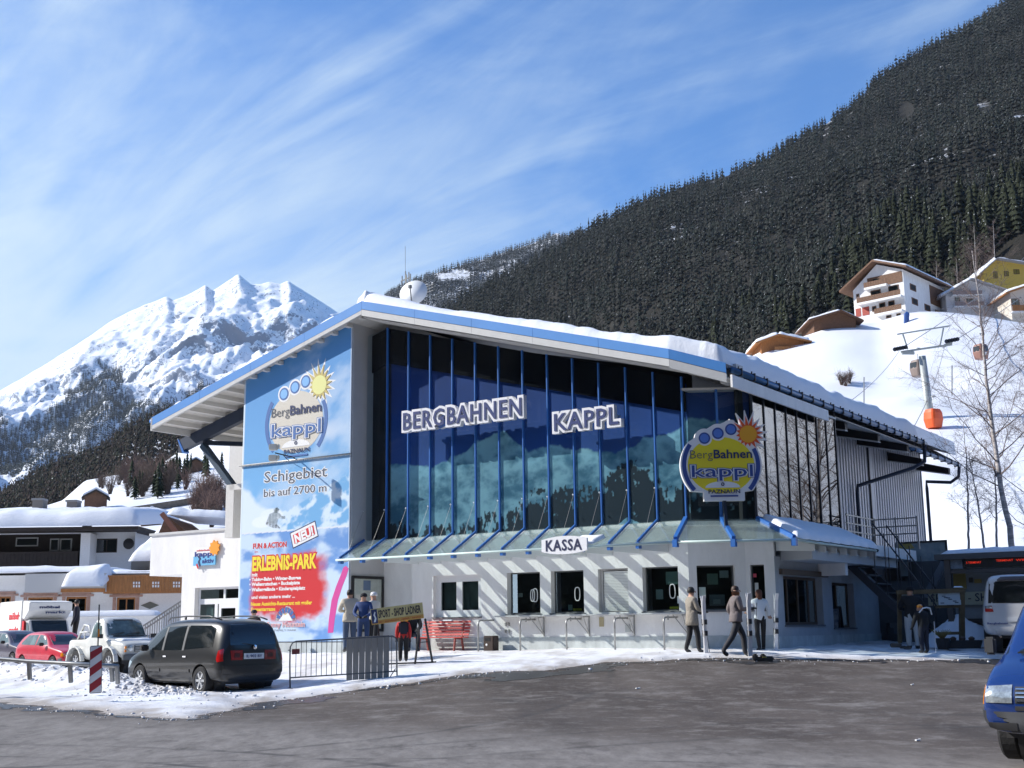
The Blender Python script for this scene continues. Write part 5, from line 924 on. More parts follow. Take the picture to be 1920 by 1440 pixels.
for x0_, x1_, z0__, z1__ in ((dx0, dx0 + .10, .4, dz1), (dx1 - .1, dx1, .4, dz1), (dx0 + .1, dx1 - .1, dz1 - .08, dz1), (dx0 + .1, dx1 - .1, dz1 - .62, dz1 - .42), (dx0 + .9, dx0 + 1.05, .4, dz1 - .62), (dx0 + 1.12, dx0 + 1.24, .4, dz1 - .62), (dx0 + 2.0, dx0 + 2.18, .4, dz1 - .62), (dx0 + 1.24, dx0 + 2.0, dz1 - .78, dz1 - .62), (dx0 + 1.35, dx0 + 1.45, dz1 - .42, dz1 - .08)): q.bb((x0_, AD + .18, z0__), (x1_, AD + .25, z1__))
dr_ = q.build('door_frame', WINF, AX); q = MB(); q.bb((dx0 + .1, AD + .20, .4), (dx1 - .1, AD + .21, dz1 - .08)); q.build('door_glass', GLASSD, AX); q = MB(); q.bb((dx0, AD + 1.2, .3), (dx1, AD + 1.3, dz1)); q.build('interior_back', mat('warm_dark_interior', (.07, .06, .05), .9), AX)
for x0_, z0__, w_, h_ in ((dx0 + .32, 1.9, .38, .62), (dx0 + 1.42, 1.85, .4, .3), (dx0 + 1.0, 1.6, .05, .9)): q = MB(); q.bb((x0_, AD + .3, z0__), (x0_ + w_, AD + .31, z0__ + h_)); q.build('notice', mat('paper_white', (.7, .75, .72), .7), AX)
# small sign with sun, kappl aktiv
sg = lt(empty('ski_school_sign', label='small blue and white sign reading kappl aktiv with an orange sun on the annex', cat='sign')); sa, sb_ = P(362, 1061, AD - .1), P(403, 1056, AD - .1); st_ = P(362, 1027, AD - .1); pS = Pl((sa[0], AD - .1, sa[2]), (1, 0, 0), (0, 0, 1)); W_, H_ = sb_[0] - sa[0], st_[2] - sa[2]
pS.poly([(0, 0), (W_, 0), (W_, H_ * .5), (0, H_ * .5)], -.05, 0).build('panel', mat('panel_cyan', (.15, .45, .72), .5), sg); pS.poly([(0, H_ * .5), (W_, H_ * .5), (W_, H_), (0, H_)], -.05, 0).build('panel', INKW, sg)
st = [(W_ * .95 + (.30 if i % 2 else .22) * math.cos(i * math.pi / 9), H_ * .92 + (.30 if i % 2 else .22) * math.sin(i * math.pi / 9)) for i in range(18)]; pS.poly(st, -.04, .01).build('sun', INKO, sg)
pS.text('schischule', W_ * .15, H_ * .78, W_ * .6, H_ * .1, INKR, .004, .004, .02, 'lettering', sg); pS.text('kappl', W_ * .08, H_ * .5, W_ * .84, H_ * .26, INKB, .004, .004, .04, 'lettering', sg); pS.text('aktiv', W_ * .42, H_ * .12, W_ * .52, H_ * .24, INKB, .004, .004, .03, 'lettering', sg)
pS.poly([(W_ * .2, H_ * .5), (W_ * .28, H_ * .35), (W_ * .22, H_ * .2), (W_ * .3, -.05), (W_ * .36, -.03), (W_ * .3, H_ * .25), (W_ * .36, H_ * .38), (W_ * .26, H_ * .56)], .004, .01).build('skier_mark', INKN, sg); pS.poly([(W_ * .14, .04), (W_ * .22, -.12), (W_ * .27, -.09), (W_ * .2, .08)], .004, .012).build('skier_mark', INKR, sg)
# ------------------------------------------------------------------ surroundings
def Q(x, y, Y): R = ray(x, y); t = Y / R[1]; return CP + R * t          # on a plane across the valley at distance Y
WOODD = mat('dark_wood', (.035, .025, .02), .8, var=.3, scale=3); WOODO = mat('orange_wood', (.36, .15, .045), .6, var=.25, scale=2, stretch=(4, 1, 1)); WOODB = mat('brown_wood', (.15, .075, .04), .7, var=.3, scale=3); CREAM = mat('cream_render', (.80, .79, .77), .85, var=.05); HGREY = mat('hotel_grey', (.68, .69, .70), .85, var=.05)
def qwall(mb, x0, y0, x1, y1, Y, th, op=()):
    """wall facing the road between two surveyed corners (left-top, right-bottom), with surveyed openings"""
    a = Q(x0, y0, Y); b = Q(x1, y1, Y); ops = []
    for o in op: p, r = Q(o[0], o[1], Y), Q(o[2], o[3], Y); ops.append((p[0] - a[0], r[0] - a[0], min(p[2], r[2]), max(p[2], r[2])))
    # reuse the station helper in world axes
    return wallbox((a[0], Y), (b[0], Y), b[2], a[2], th, ops, mb)
def qwin(x0, y0, x1, y1, Y, parent, fm, frame=.09, mull=1, gm=None, dep=.12, sill=False):
    a = Q(x0, y0, Y); b = Q(x1, y1, Y); fr = Fr((a[0], Y), (b[0], Y)); L_ = b[0] - a[0]; return window(fr, 0, L_, min(a[2], b[2]), max(a[2], b[2]), parent, fm=fm, gm=gm, frame=frame, mull=[L_ * (i + 1) / (mull + 1) for i in range(mull)], dep=dep, sill=sill)
def qbox(mb, x0, y0, x1, y1, Y0, Y1, Yr=None):
    a = Q(x0, y0, Yr or Y0); b = Q(x1, y1, Yr or Y0); return mb.bb((a[0], Y0, min(a[2], b[2])), (b[0], Y1, max(a[2], b[2])))
def snowbox(x0, y0, x1, z0, y1, th, parent=None, seed=1, name='roof_snow', tilt=0.0, tilty=0.0, edge=.5, amp=.12, label=None):
    f_ = lambda u, v: np.stack([x0 + (x1 - x0) * u, y0 + (y1 - y0) * v, z0 + tilt * (x1 - x0) * u + tilty * (y1 - y0) * v], -1)
    o = snowpad(name, f_, x1 - x0, y1 - y0, th, max(12, int((x1 - x0) / .35)), max(10, int((y1 - y0) / .4)), parent, seed=seed, edge=edge, amp=amp, nsc=.5); 
    if parent is None: tag(o, label, 'snow', kind='stuff')
    return o
# --- hotel with the dark loggia
HY = 96.0; H1 = empty('hotel', label='grey and dark wood hotel with a thick flat snow roof at the left edge', cat='building')
op = [(-60, 1003, 150, 1060), (180, 1010, 219, 1036), (25, 1066, 70, 1082), (92, 1067, 131, 1082), (177, 1067, 217, 1082)]
qwall(MB(), -140, 996, 249, 1110, HY, .35, op).build('wall', HGREY, H1); q = MB(); a = Q(249, 996, HY); q.bb((a[0] - .3, HY + .35, 0), (a[0], HY + 10, a[2])); q.build('wall', HGREY, H1)
a, b = Q(-140, 1000, HY), Q(150, 1060, HY); q = MB(); q.bb((a[0], HY + 1.6, b[2]), (b[0] + .3, HY + 1.7, a[2] + .4)); q.bb((a[0], HY + .3, b[2] - .1), (b[0], HY + 1.6, b[2])); q.build('loggia_back', WOODD, H1)
a, b = Q(-140, 1040, HY - 1.3), Q(146, 1056, HY - 1.3)
for k in range(int((b[0] - a[0]) / .28)): q = MB(); q.bb((a[0] + .28 * k, HY - 1.3, b[2]), (a[0] + .28 * k + .26, HY - 1.26, a[2])); q.build('balcony_board', WOODD, H1)
q = MB(); q.bb((a[0], HY - 1.35, a[2]), (b[0], HY - 1.2, a[2] + .12)); q.bb((a[0], HY - 1.3, b[2] - .15), (b[0], HY, b[2])); q.build('balcony_floor', WOODD, H1)
for k in range(7): x_ = b[0] - .6 - k * 1.6; q = MB(); q.bb((x_, HY - 1.35, b[2] - .5), (x_ + .2, HY, b[2] - .15)); q.build('balcony_bracket', WOODD, H1)
for (x0, y0, x1, y1) in ((94, 1010, 110, 1033), (113, 1010, 134, 1033), (30, 1008, 71, 1024), (-40, 1008, -4, 1030)): qwin(x0, y0, x1, y1, HY + 1.55, H1, mat('pale_frame', (.6, .6, .58), .6), mull=0, gm=MIRR, dep=.05)
for o in op[1:]: qwin(*o, HY, H1, WOODD, mull=1, gm=MIRR, dep=.1)
q = MB(); qbox(q, 152, 1000, 166, 1075, HY - 1.5, HY - .01); q.build('column', CREAM, H1)
a, b = Q(-140, 996, HY), Q(281, 999, HY); snowbox(a[0], HY - 2.6, b[0], a[2] + .05, HY + 9, 1.25, H1, seed=5, edge=1.5, tilty=.10); q = MB(); q.bb((a[0], HY - 2.4, a[2] - .25), (b[0] - .2, HY + 9, a[2])); q.build('roof', WOODD, H1)
for (x0, y0, x1, y1) in ((61, 938, 79, 960), (125, 941, 143, 962)): q = MB(); qbox(q, x0, y0, x1, y1 + 8, HY + 4, HY + 5); q.build('chimney', mat('chimney_grey', (.22, .2, .18), .9), H1); a = Q(x0 - 2, y0, HY + 4); b = Q(x1 + 2, y0 - 4, HY + 4); q = MB(); q.bb((a[0], HY + 3.9, a[2]), (b[0], HY + 5.1, b[2])); q.build('chimney_cap', mat('chimney_cap', (.3, .29, .28), .9), H1)
a = Q(163, 990, HY + .5); q = MB(); q.lathe([(.36, a[2] - .4), (.36, a[2] + 1.0), (.48, a[2] + 1.0), (.48, a[2] + 1.35), (.1, a[2] + 1.45)], 14, (a[0], HY + .5, 0)); q.build('vent_pipe', mat('pipe_silver', (.55, .56, .57), .4, metal=.5), H1, smooth=False)
a = Q(243, 1020, HY - .3); q = MB(); q.lathe([(.30, 0), (.42, .25), (.1, .3)], 14, tuple(a), Matrix.Rotation(math.pi / 2, 3, 'X')); q.build('loudspeaker', BLACKM, H1)
# --- low inn building with painted window surrounds and a wooden balcony
IY = 76.0; H2 = empty('inn_building', label='low cream inn with orange wood balcony band and painted window frames', cat='building')
op = [(-2, 1118, 19, 1152), (52, 1120, 98, 1152), (124, 1119, 161, 1153), (219, 1120, 253, 1153)]
qwall(MB(), -120, 1078, 345, 1185, IY, .35, op).build('wall', CREAM, H2)
a, b = Q(-120, 1080, IY), Q(345, 1080, IY); q = MB(); q.bb((a[0], IY, a[2] - .02), (b[0], IY + 8, a[2] + .12)); q.build('roof', WOODD, H2)
SURR = mat('painted_surround', (.45, .28, .22), .8, var=.2, scale=3)
for i, o in enumerate(op):
    w_ = qwin(*o, IY, H2, WOODO, frame=.12, mull=1 if i != 1 else 0, gm=GLASSD if i != 3 else MIRR, dep=.14)
    a, b = Q(o[0], o[1], IY), Q(o[2], o[3], IY); q = MB(); q.bb((a[0] - .22, IY - .05, b[2]), (a[0] - .03, IY, a[2])); q.bb((b[0] + .03, IY - .05, b[2]), (b[0] + .22, IY, a[2])); q.bb((a[0] - .42, IY - .08, a[2] + .02), (b[0] + .42, IY, a[2] + .14)); q.bb((a[0] - .25, IY - .05, a[2] + .14), (b[0] + .25, IY, a[2] + .28)); q.build('surround', SURR, w_)
a, b = Q(195, 1082, IY - 1.0), Q(343, 1108, IY - 1.0); n = 30
for k in range(n): x_ = a[0] + (b[0] - a[0]) * k / n; q = MB(); q.bb((x_, IY - 1.04, b[2]), (x_ + (b[0] - a[0]) / n - .012, IY - 1.0, a[2])); q.build('balcony_board', WOODO, H2)
q = MB(); q.bb((a[0], IY - 1.0, b[2] - .1), (b[0], IY, b[2])); q.bb((a[0] - .02, IY - 1.07, a[2]), (b[0], IY - .95, a[2] + .1)); q.build('balcony_rail', WOODO, H2)
for cx in (256, 292, 331):
    for i in range(3):
        for j in range(2): p = Q(cx - 5 + 5 * i, 1093 + 6 * j, IY - 1.06); q = MB(); q.box(p, (.09, .02, .14)); q.build('cut_out', CREAM, H2)
q = MB(); qbox(q, 48, 1076, 195, 1109, IY - 1.5, IY - .01); q.build('awning_box', mat('cream_panel', (.55, .54, .52), .8), H2); q = MB(); qbox(q, 114, 1104, 196, 1110, IY - 1.6, IY - 1.5); q.build('awning_edge', WOODO, H2)
a, b = Q(-120, 1079, IY - 1), Q(200, 1079, IY - 1); snowbox(a[0], IY - 1.2, b[0], a[2] + .12, IY + 7, .35, H2, seed=6, edge=.4); a, b = Q(118, 1084, IY - 1.9), Q(196, 1084, IY - 1.9); snowbox(a[0], IY - 2.1, b[0], Q(118, 1100, IY - 1.9)[2], IY - .2, .8, H2, seed=7, edge=.5, tilty=.35)
a, b = Q(200, 1080, IY), Q(345, 1080, IY); snowbox(a[0], IY - .2, b[0], a[2] + .12, IY + 7, .25, H2, seed=8)
p = Q(281, 1135, IY - .02); q = MB(); q.prism([(p[0] - .55, IY - .03, p[2]), (p[0], IY - .03, p[2] + .22), (p[0] + .55, IY - .03, p[2]), (p[0], IY - .03, p[2] - .22)], (0, .03, 0)); q.build('diamond_ornament', mat('ornament_grey', (.16, .16, .13), .8), H2)
# terrace wall with snow, outside stair with railing
tw = MB(); qbox(tw, 100, 1157, 300, 1190, 60, 60.4); t_ = tw.build('terrace_wall', CREAM); tag(t_, 'low pale terrace wall capped with snow behind the white jeep', 'wall'); a, b = Q(100, 1157, 60), Q(300, 1157, 60); snowbox(a[0] - .1, 59.8, b[0] + .1, a[2] + .02, 60.7, .22, None, seed=9, name='wall_snow', edge=.2, amp=.08, label='snow cap along the low terrace wall behind the white jeep')
er = empty('stair_railing', label='grey outdoor stair railing climbing to the white annex', cat='railing'); A_r, B_r = Q(262, 1178, 50), Q(342, 1126, 50)
for dz_ in (0, -.16): q = MB(); q.bar(A_r + [0, 0, dz_], B_r + [0, 0, dz_], .06, .06); q.build('handrail', STEEL, er)
q = MB(); q.bar(A_r + [0, 0, -1.05], B_r + [0, 0, -1.05], .06, .06); q.build('handrail', STEEL, er)
for k in range(18): p = A_r + (B_r - A_r) * (k + .5) / 18; q = MB(); q.bar(p, p + [0, 0, -1.05], .035); q.build('baluster', STEEL, er)
# far small houses
H3 = empty('chalet', label='brown gabled chalet with smooth snow roof rising behind the white annex', cat='house'); YB = 85; pk_, l_, r_ = Q(311, 967, YB), Q(296, 1003, YB), Q(330, 1003, YB)
q = MB(); q.prism([tuple(pk_), (l_[0], YB, l_[2]), (l_[0], YB, l_[2] - 4), (r_[0] + 1, YB, r_[2] - 4), (r_[0] + 1, YB, r_[2])], (0, 7, 0)); q.build('wall', WOODB, H3)
for s_, e_ in ((pk_, r_),): q = MB(); q.bar(np.array([s_[0] - .1, YB - .6, s_[2] + .1]), np.array([e_[0] + .5, YB - .6, e_[2] - .3]), .35, .3); q.build('barge_board', mat('red_brown_board', (.25, .10, .06), .7), H3)
pr = Q(425, 1000, YB); f_ = lambda u, v: np.stack([pk_[0] + .2 + (pr[0] - pk_[0]) * u, YB - .5 + 8 * v + 0 * u, pk_[2] + .05 - .12 * (pr[0] - pk_[0]) * u * .6], -1); snowpad('roof_snow', f_, 6, 8, .5, 30, 20, H3, seed=10, edge=.6)
H4 = empty('house', label='small grey house with snowy roof panels between the hotel and the annex', cat='house'); q = MB(); qbox(q, 246, 1050, 284, 1120, 88, 94); q.build('wall', mat('slate_grey_wall', (.16, .17, .18), .8), H4); a, b = Q(244, 1042, 87), Q(286, 1042, 87); snowbox(a[0], 86.6, b[0] + .4, a[2] - .4, 94, .5, H4, seed=12, edge=.4, tilty=.35)
qwin(252, 1068, 280, 1082, 87.9, H4, WOODD, mull=1, gm=MIRR, dep=.0)
# --- meadow furniture: huts, roadside wall, bushes, conifers
ME = bvh_of(meadow); SLO = bvh_of(slope)
def hit(bv, x, y, far=3000): R = ray(x, y); R = R / np.linalg.norm(R); h = bv.ray_cast(Vector(CP), Vector(R), far); return np.array(h[0]) if h[0] is not None else None
for (x, y, w_, lab) in ((366, 884, 4.0, 'small brown hay hut high on the snowy meadow under the strut'), (179, 953, 4.2, 'small dark hut on the meadow above the hotel roof'), (283, 985, 3.2, 'little brown hut low on the meadow near the annex roof')):
    p = hit(ME, x, y); 
    if p is None: continue
    e = empty('hay_hut', tuple(p), .3, label=lab, cat='hut'); q = MB(); q.bb((-w_ / 2, -w_ / 2, -.6), (w_ / 2, w_ / 2, w_ * .5)); q.prism([(-w_ / 2, -w_ / 2, w_ * .5), (w_ / 2, -w_ / 2, w_ * .5), (0, -w_ / 2, w_ * .78)], (0, w_, 0)); q.build('wall', WOODB, e)
    for sg_ in (-1, 1): q = MB(); q.prism([(0, -w_ * .6, w_ * .84), (sg_ * w_ * .64, -w_ * .6, w_ * .48), (sg_ * w_ * .64, -w_ * .6, w_ * .40), (0, -w_ * .6, w_ * .76)], (0, w_ * 1.2, 0)); q.build('roof', WOODD, e)
    snow_ = MB(); snow_.prism([(-w_ * .6, -w_ * .55, w_ * .52), (0, -w_ * .55, w_ * .86), (w_ * .6, -w_ * .55, w_ * .52), (w_ * .55, -w_ * .55, w_ * .64), (0, -w_ * .55, w_ * .95), (-w_ * .55, -w_ * .55, w_ * .64)], (0, w_ * 1.1, 0)); snow_.build('roof_snow', SNOWROOF, e)
rw = MB(); prev = None
for (x, y0) in ((228, 966), (260, 961), (300, 955), (345, 948), (385, 941), (428, 936)):
    p = hit(ME, x, y0)
    if p is None: continue
    if prev is not None: rw.prism([tuple(prev - [0, 0, .6]), tuple(p - [0, 0, .6]), tuple(p + [0, 0, 1.3]), tuple(prev + [0, 0, 1.3])], (0, .5, 0))
    prev = p
if rw.v: tag(rw.build('roadside_wall', mat('stone_wall_brown', (.24, .21, .17), .9, var=.3, scale=1.5)), 'long grey brown roadside retaining wall across the snowy meadow', 'wall')
def bare_arr(seed, n=26):
    r = np.random.default_rng(seed); mb = MB()
    for i in range(n):
        a = r.uniform(0, 6.28); t = r.uniform(.1, .6); l = r.uniform(.25, .6); p0 = (r.normal(0, .03), r.normal(0, .03), 0); p1 = (math.cos(a) * t * .5, math.sin(a) * t * .5, l + .2); mb.tube([p0, p1], [.012, .003], 3, cap=False)
        for j in range(5): u = r.uniform(.4, 1); q0 = np.array(p0) * (1 - u) + np.array(p1) * u; q1 = q0 + r.normal(0, .13, 3) + [0, 0, .14]; mb.tube([q0, q1], [.006, .002], 3, cap=False)
    return mb
TW = [mat('twigs_brown', (.10, .07, .055), .9), mat('twigs_red', (.14, .085, .07), .9)]
bush_me = []
for k in range(4): o = bare_arr(200 + k, 34).build('branches', TW[k % 2], fix=False); COL.objects.unlink(o); bush_me.append(o)
r = np.random.default_rng(5); cnt_ = 0
spots = [(255 + r.normal(0, 16), 905 + r.normal(0, 16)) for _ in range(34)] + [(395 + r.normal(0, 18), 962 + r.normal(0, 14)) for _ in range(30)] + [(300 + r.normal(0, 25), 905 + r.normal(0, 12)) for _ in range(12)] + [(200 + r.normal(0, 30), 918 + r.normal(0, 8)) for _ in range(5)]
for (x, y) in spots:
    p = hit(ME, x, y)
    if p is None: continue
    e = empty('bare_bush', tuple(p - [0, 0, .2]), r.uniform(0, 6), label='leafless reddish brown bush on the snowy meadow left of the banner', cat='bush', group='bare bushes on the left meadow'); s_ = r.uniform(4, 8); e.scale = (s_, s_, s_)
    c = bush_me[int(r.integers(4))].copy(); COL.objects.link(c); c.parent = e
pts = []; hs = []
for (x, y, h) in [(384, 893, 10), (388, 896, 8), (415, 888, 7), (303, 916, 9), (296, 920, 8), (310, 922, 7), (260, 930, 7), (266, 925, 6), (289, 899, 6), (335, 905, 8), (350, 893, 8), (322, 908, 8), (246, 914, 9), (252, 936, 6), (345, 900, 7), (330, 896, 9), (318, 900, 7), (228, 893, 4), (296, 935, 7), (300, 930, 6), (357, 889, 7)] + [(300 + r.normal(0, 28), 908 + r.normal(0, 12), r.uniform(4, 8)) for _ in range(16)]:
    p = hit(ME, x, y)
    if p is not None: pts.append(p); hs.append(h * .85)
tree_objects(pts, hs, FOL, (.022, .032, .018), 140, 'small dark spruce standing on the snowy meadow at the left', 'spruces on the left meadow')
# ------------------------------------------------------------------ chalets above the ski slope
def chalet(name, label, x0, x1, ybase, yeave, ypeak, Y, depth, walls, roofm_, xpk=None, wins=(), balc=(), parts=None, over=1.1, sideR=None, rsnow=.5):
    e = empty(name, label=label, cat='house'); a, b = Q(x0, ybase, Y), Q(x1, ybase, Y); ze = Q((x0 + x1) / 2, yeave, Y)[2]; zp = Q((x0 + x1) / 2, ypeak, Y)[2]; zb = min(a[2], b[2]) - 4
    xm = Q(xpk, ybase, Y)[0] if xpk else (a[0] + b[0]) / 2; q = MB(); q.prism([(a[0], Y, zb), (b[0], Y, zb), (b[0], Y, ze), (xm, Y, zp), (a[0], Y, ze)], (0, depth, 0)); q.build('wall', walls, e)
    for s_, xe in ((-1, a[0]), (1, b[0])):
        k_ = (zp - ze) / abs(xe - xm); xo = xe + s_ * over; zo = ze - k_ * over; q = MB(); q.prism([(xm, Y - over, zp + .25), (xo, Y - over, zo + .25), (xo, Y - over, zo), (xm, Y - over, zp)], (0, depth + 2 * over, 0)); q.build('roof', roofm_, e)
        snowpad('roof_snow', lambda u, v, xm=xm, xo=xo, zp=zp, zo=zo: np.stack([xm + (xo - xm) * u, Y - over * .8 + (depth + over * 1.6) * v, zp + .25 + (zo - zp) * u], -1), abs(xo - xm), depth, rsnow, 16, 16, e, seed=3, edge=.3, amp=.05)
    for (wx0, wy0, wx1, wy1, m_) in wins: qwin(wx0, wy0, wx1, wy1, Y - .02, e, WOODB, frame=.1, mull=m_, dep=.04, gm=GLASSD)
    for (bx0, by0, bx1, by1, m2) in balc:
        A_, B_ = Q(bx0, by0, Y - 1.2), Q(bx1, by1, Y - 1.2); n = max(3, int((B_[0] - A_[0]) / .5))
        for k in range(n): xx = A_[0] + (B_[0] - A_[0]) * k / n; q = MB(); q.bb((xx + .02, Y - 1.25, B_[2]), (xx + (B_[0] - A_[0]) / n, Y - 1.2, A_[2])); q.build('balcony_board', m2, e)
        q = MB(); q.bb((A_[0], Y - 1.25, B_[2] - .15), (B_[0], Y, B_[2])); q.build('balcony_floor', CREAM, e)
    return e
YH = 214
def tilt_house():
    """guest house standing across the crest: gable front to the left, lit white side to the right"""
    e = empty('guest_house', label='white guest house with brown balconies and broad gable roof at the top of the slope', cat='house')
    # corner nearest the viewer at x = 1700; front runs left-back, side runs right-back
    Cn = Q(1699, 592, YH); Lf = Q(1603, 600, YH + 7); Rt = Q(1773, 580, YH + 13)
    fl_ = np.array([Lf[0] - Cn[0], Lf[1] - Cn[1]]); fr_ = np.array([Rt[0] - Cn[0], Rt[1] - Cn[1]]); zb = Cn[2] - 5; zt = Q(1699, 505, YH)[2]; zl = Q(1603, 545, YH + 7)[2]; zpk = Q(1650, 501, YH + 3.5)[2]
    c0, l0, r0_ = np.array([Cn[0], Cn[1]]), np.array([Lf[0], Lf[1]]), np.array([Rt[0], Rt[1]])
    mid = c0 * .32 + l0 * .68; mid = c0 + fl_ * .5
    q = MB(); base = [(l0[0], l0[1], zb), (c0[0], c0[1], zb), (c0[0], c0[1], zt), (mid[0], mid[1], zpk + .5), (l0[0], l0[1], zl)]; q.prism(base, (fr_[0], fr_[1], 0)); q.build('wall', WHITE, e)
    # roof: broad, low, oversailing
    nf = fr_ / np.linalg.norm(fr_); ff = fl_ / np.linalg.norm(fl_); o0 = -nf * 1.6; pkz = zpk + 1.1
    for (pa_, pz_, sg_) in ((c0 - ff * 1.4, zt + .15, 1), (l0 + ff * 2.0, zl + .1, -1)):
        q = MB(); A_ = mid + o0; B_ = pa_ + o0; ext_ = fr_ + nf * 3.2; q.prism([(A_[0], A_[1], pkz), (B_[0], B_[1], pz_), (B_[0], B_[1], pz_ - .35), (A_[0], A_[1], pkz - .35)], (ext_[0], ext_[1], 0)); q.build('roof', WOODB, e)
        A2 = A_ + nf * .25; B2 = B_ + nf * .25; snowpad('roof_snow', lambda u, v, A2=A2, B2=B2, pz_=pz_, ext_=ext_: np.stack([A2[0] + (B2[0] - A2[0]) * u + ext_[0] * .97 * v, A2[1] + (B2[1] - A2[1]) * u + ext_[1] * .97 * v, pkz + .02 + (pz_ - pkz) * u + 0 * v], -1), 6, 12, .35, 18, 24, e, seed=4, edge=.3, amp=.05)
    # gable cladding and balconies on the front
    ff3 = np.array([*(-ff), 0]); nrm = np.array([-nf[0], -nf[1], 0]); Lw = np.linalg.norm(fl_); base3 = np.array([l0[0], l0[1], 0.0])
    def fb(t0, t1, z0, z1, n0, n1, m_, name, par=e): 
        q = MB(); p = [base3 + ff3 * t + np.array([0, 0, z]) + nrm * n0 for t, z in ((t0, z0), (t1, z0), (t1, z1), (t0, z1))]; q.prism(p, tuple(nrm * (n1 - n0))); return q.build(name, m_, par)
    H_ = zt - (Cn[2]); z0 = Cn[2]
    fb(Lw * .30, Lw * .98, z0 + H_ * .74, z0 + H_ * .97, .02, .08, WOODB, 'gable_boarding')
    for (t0, t1, zz) in ((.12, .98, .44), (.45, .98, .13), (.28, .72, .74)):
        n_ = int((t1 - t0) * Lw / .45)
        for k in range(n_): fb(Lw * (t0 + (t1 - t0) * k / n_), Lw * (t0 + (t1 - t0) * (k + .92) / n_), z0 + H_ * zz, z0 + H_ * (zz + .11), 1.15, 1.22, WOODB, 'balcony_board')
        fb(Lw * t0, Lw * t1, z0 + H_ * (zz - .045), z0 + H_ * zz, .0, 1.22, WHITE, 'balcony_floor')
    for (t0, t1, za, zb_, m_) in ((.03, .13, .18, .36, 0), (.16, .30, .18, .36, 0)): fb(Lw * t0, Lw * t1, z0 + H_ * za, z0 + H_ * zb_, .01, .06, mat('red_shutter', (.35, .05, .03), .6), 'red_panel')
    for (t0, t1, za, zb_) in ((.36, .44, .22, .34), (.5, .62, .24, .38), (.68, .80, .24, .38), (.06, .12, .60, .68), (.35, .55, .56, .68), (.7, .9, .56, .70), (.4, .55, .84, .94), (.62, .72, .02, .09), (.82, .9, -.02, .08)):
        wv = fb(Lw * t0, Lw * t1, z0 + H_ * za, z0 + H_ * zb_, .01, .09, WOODB, 'window'); fb(Lw * (t0 + .012), Lw * (t1 - .012), z0 + H_ * (za + .02), z0 + H_ * (zb_ - .02), .09, .10, GLASSD, 'pane', wv); fb(Lw * (t0 + .012), Lw * (t1 - .012), z0 + H_ * (za + .02), z0 + H_ * (zb_ - .02), .085, .095, DARKIN, 'pane_back', wv)
    # right, sunless side with windows, lettering and brown annex
    rr3 = np.array([*nf, 0]); n2 = np.array([nf[1], -nf[0], 0]); Lr = np.linalg.norm(fr_); b3 = np.array([c0[0], c0[1], 0.0])
    def rb(t0, t1, za, zb_, n0, n1, m_, name, par=e): q = MB(); p = [b3 + rr3 * t + np.array([0, 0, z]) + n2 * n0 for t, z in ((t0, za), (t1, za), (t1, zb_), (t0, zb_))]; q.prism(p, tuple(n2 * (n1 - n0))); return q.build(name, m_, par)
    for (t0, t1, za, zb_) in ((.14, .28, .62, .76), (.16, .30, .32, .46), (.46, .60, .30, .44), (.18, .32, .02, .14)):
        wv = rb(Lr * t0, Lr * t1, z0 + H_ * za, z0 + H_ * zb_, .01, .08, WOODB, 'window'); rb(Lr * (t0 + .02), Lr * (t1 - .02), z0 + H_ * (za + .02), z0 + H_ * (zb_ - .02), .08, .09, DARKIN, 'pane', wv)
    rb(Lr * .62, Lr * 1.0, z0 + H_ * .50, z0 + H_ * .92, .01, .10, WOODB, 'boarding'); rb(Lr * .60, Lr * 1.25, z0 + H_ * .22, z0 + H_ * .34, .9, 1.0, WOODB, 'balcony_board')
    plx = Pl(tuple(b3 + rr3 * Lr * .16 + n2 * .02), rr3, (0, 0, 1))
tilt_house()
chalet('chalet', 'brown roofed chalet half hidden by the snow crest left of the guest house', 1527, 1606, 625, 600, 586, 208, 9, WOODB, WOODB, xpk=1577, rsnow=.4)
chalet('chalet', 'small orange wood chalet at the left end of the snowy crest', 1428, 1508, 662, 642, 631, 200, 8, WOODO, WOODO, xpk=1460, balc=((1452, 650, 1498, 656, WOODO),), rsnow=.6)
chalet('house', 'pale grey white chalet with snowy balconies right of the guest house', 1776, 1902, 590, 552, 526, 222, 12, mat('pale_chalet', (.56, .55, .56), .8), mat('pale_roof', (.35, .33, .32), .7), xpk=1825, wins=((1790, 555, 1800, 565, 0), (1812, 560, 1826, 570, 1)), balc=((1786, 545, 1842, 552, mat('grey_wood', (.25, .2, .19), .7)), (1790, 566, 1846, 573, mat('grey_wood', (.25, .2, .19), .7))))
chalet('house', 'yellow house with white snow roof at the upper right edge', 1846, 1990, 545, 508, 487, 238, 12, mat('yellow_render', (.62, .42, .08), .8), mat('pale_roof', (.35, .33, .32), .7), xpk=1872, wins=((1862, 509, 1871, 522, 1), (1882, 508, 1892, 518, 1), (1900, 505, 1912, 514, 1)))
chalet('chalet', 'orange brown wooden chalet with snow roof at the right picture edge', 1897, 2050, 585, 548, 528, 214, 10, mat('cream_render2', (.6, .55, .48), .8), WOODO, xpk=1960, wins=((1896, 560, 1912, 574, 1),), balc=((1898, 572, 1990, 582, WOODO),))
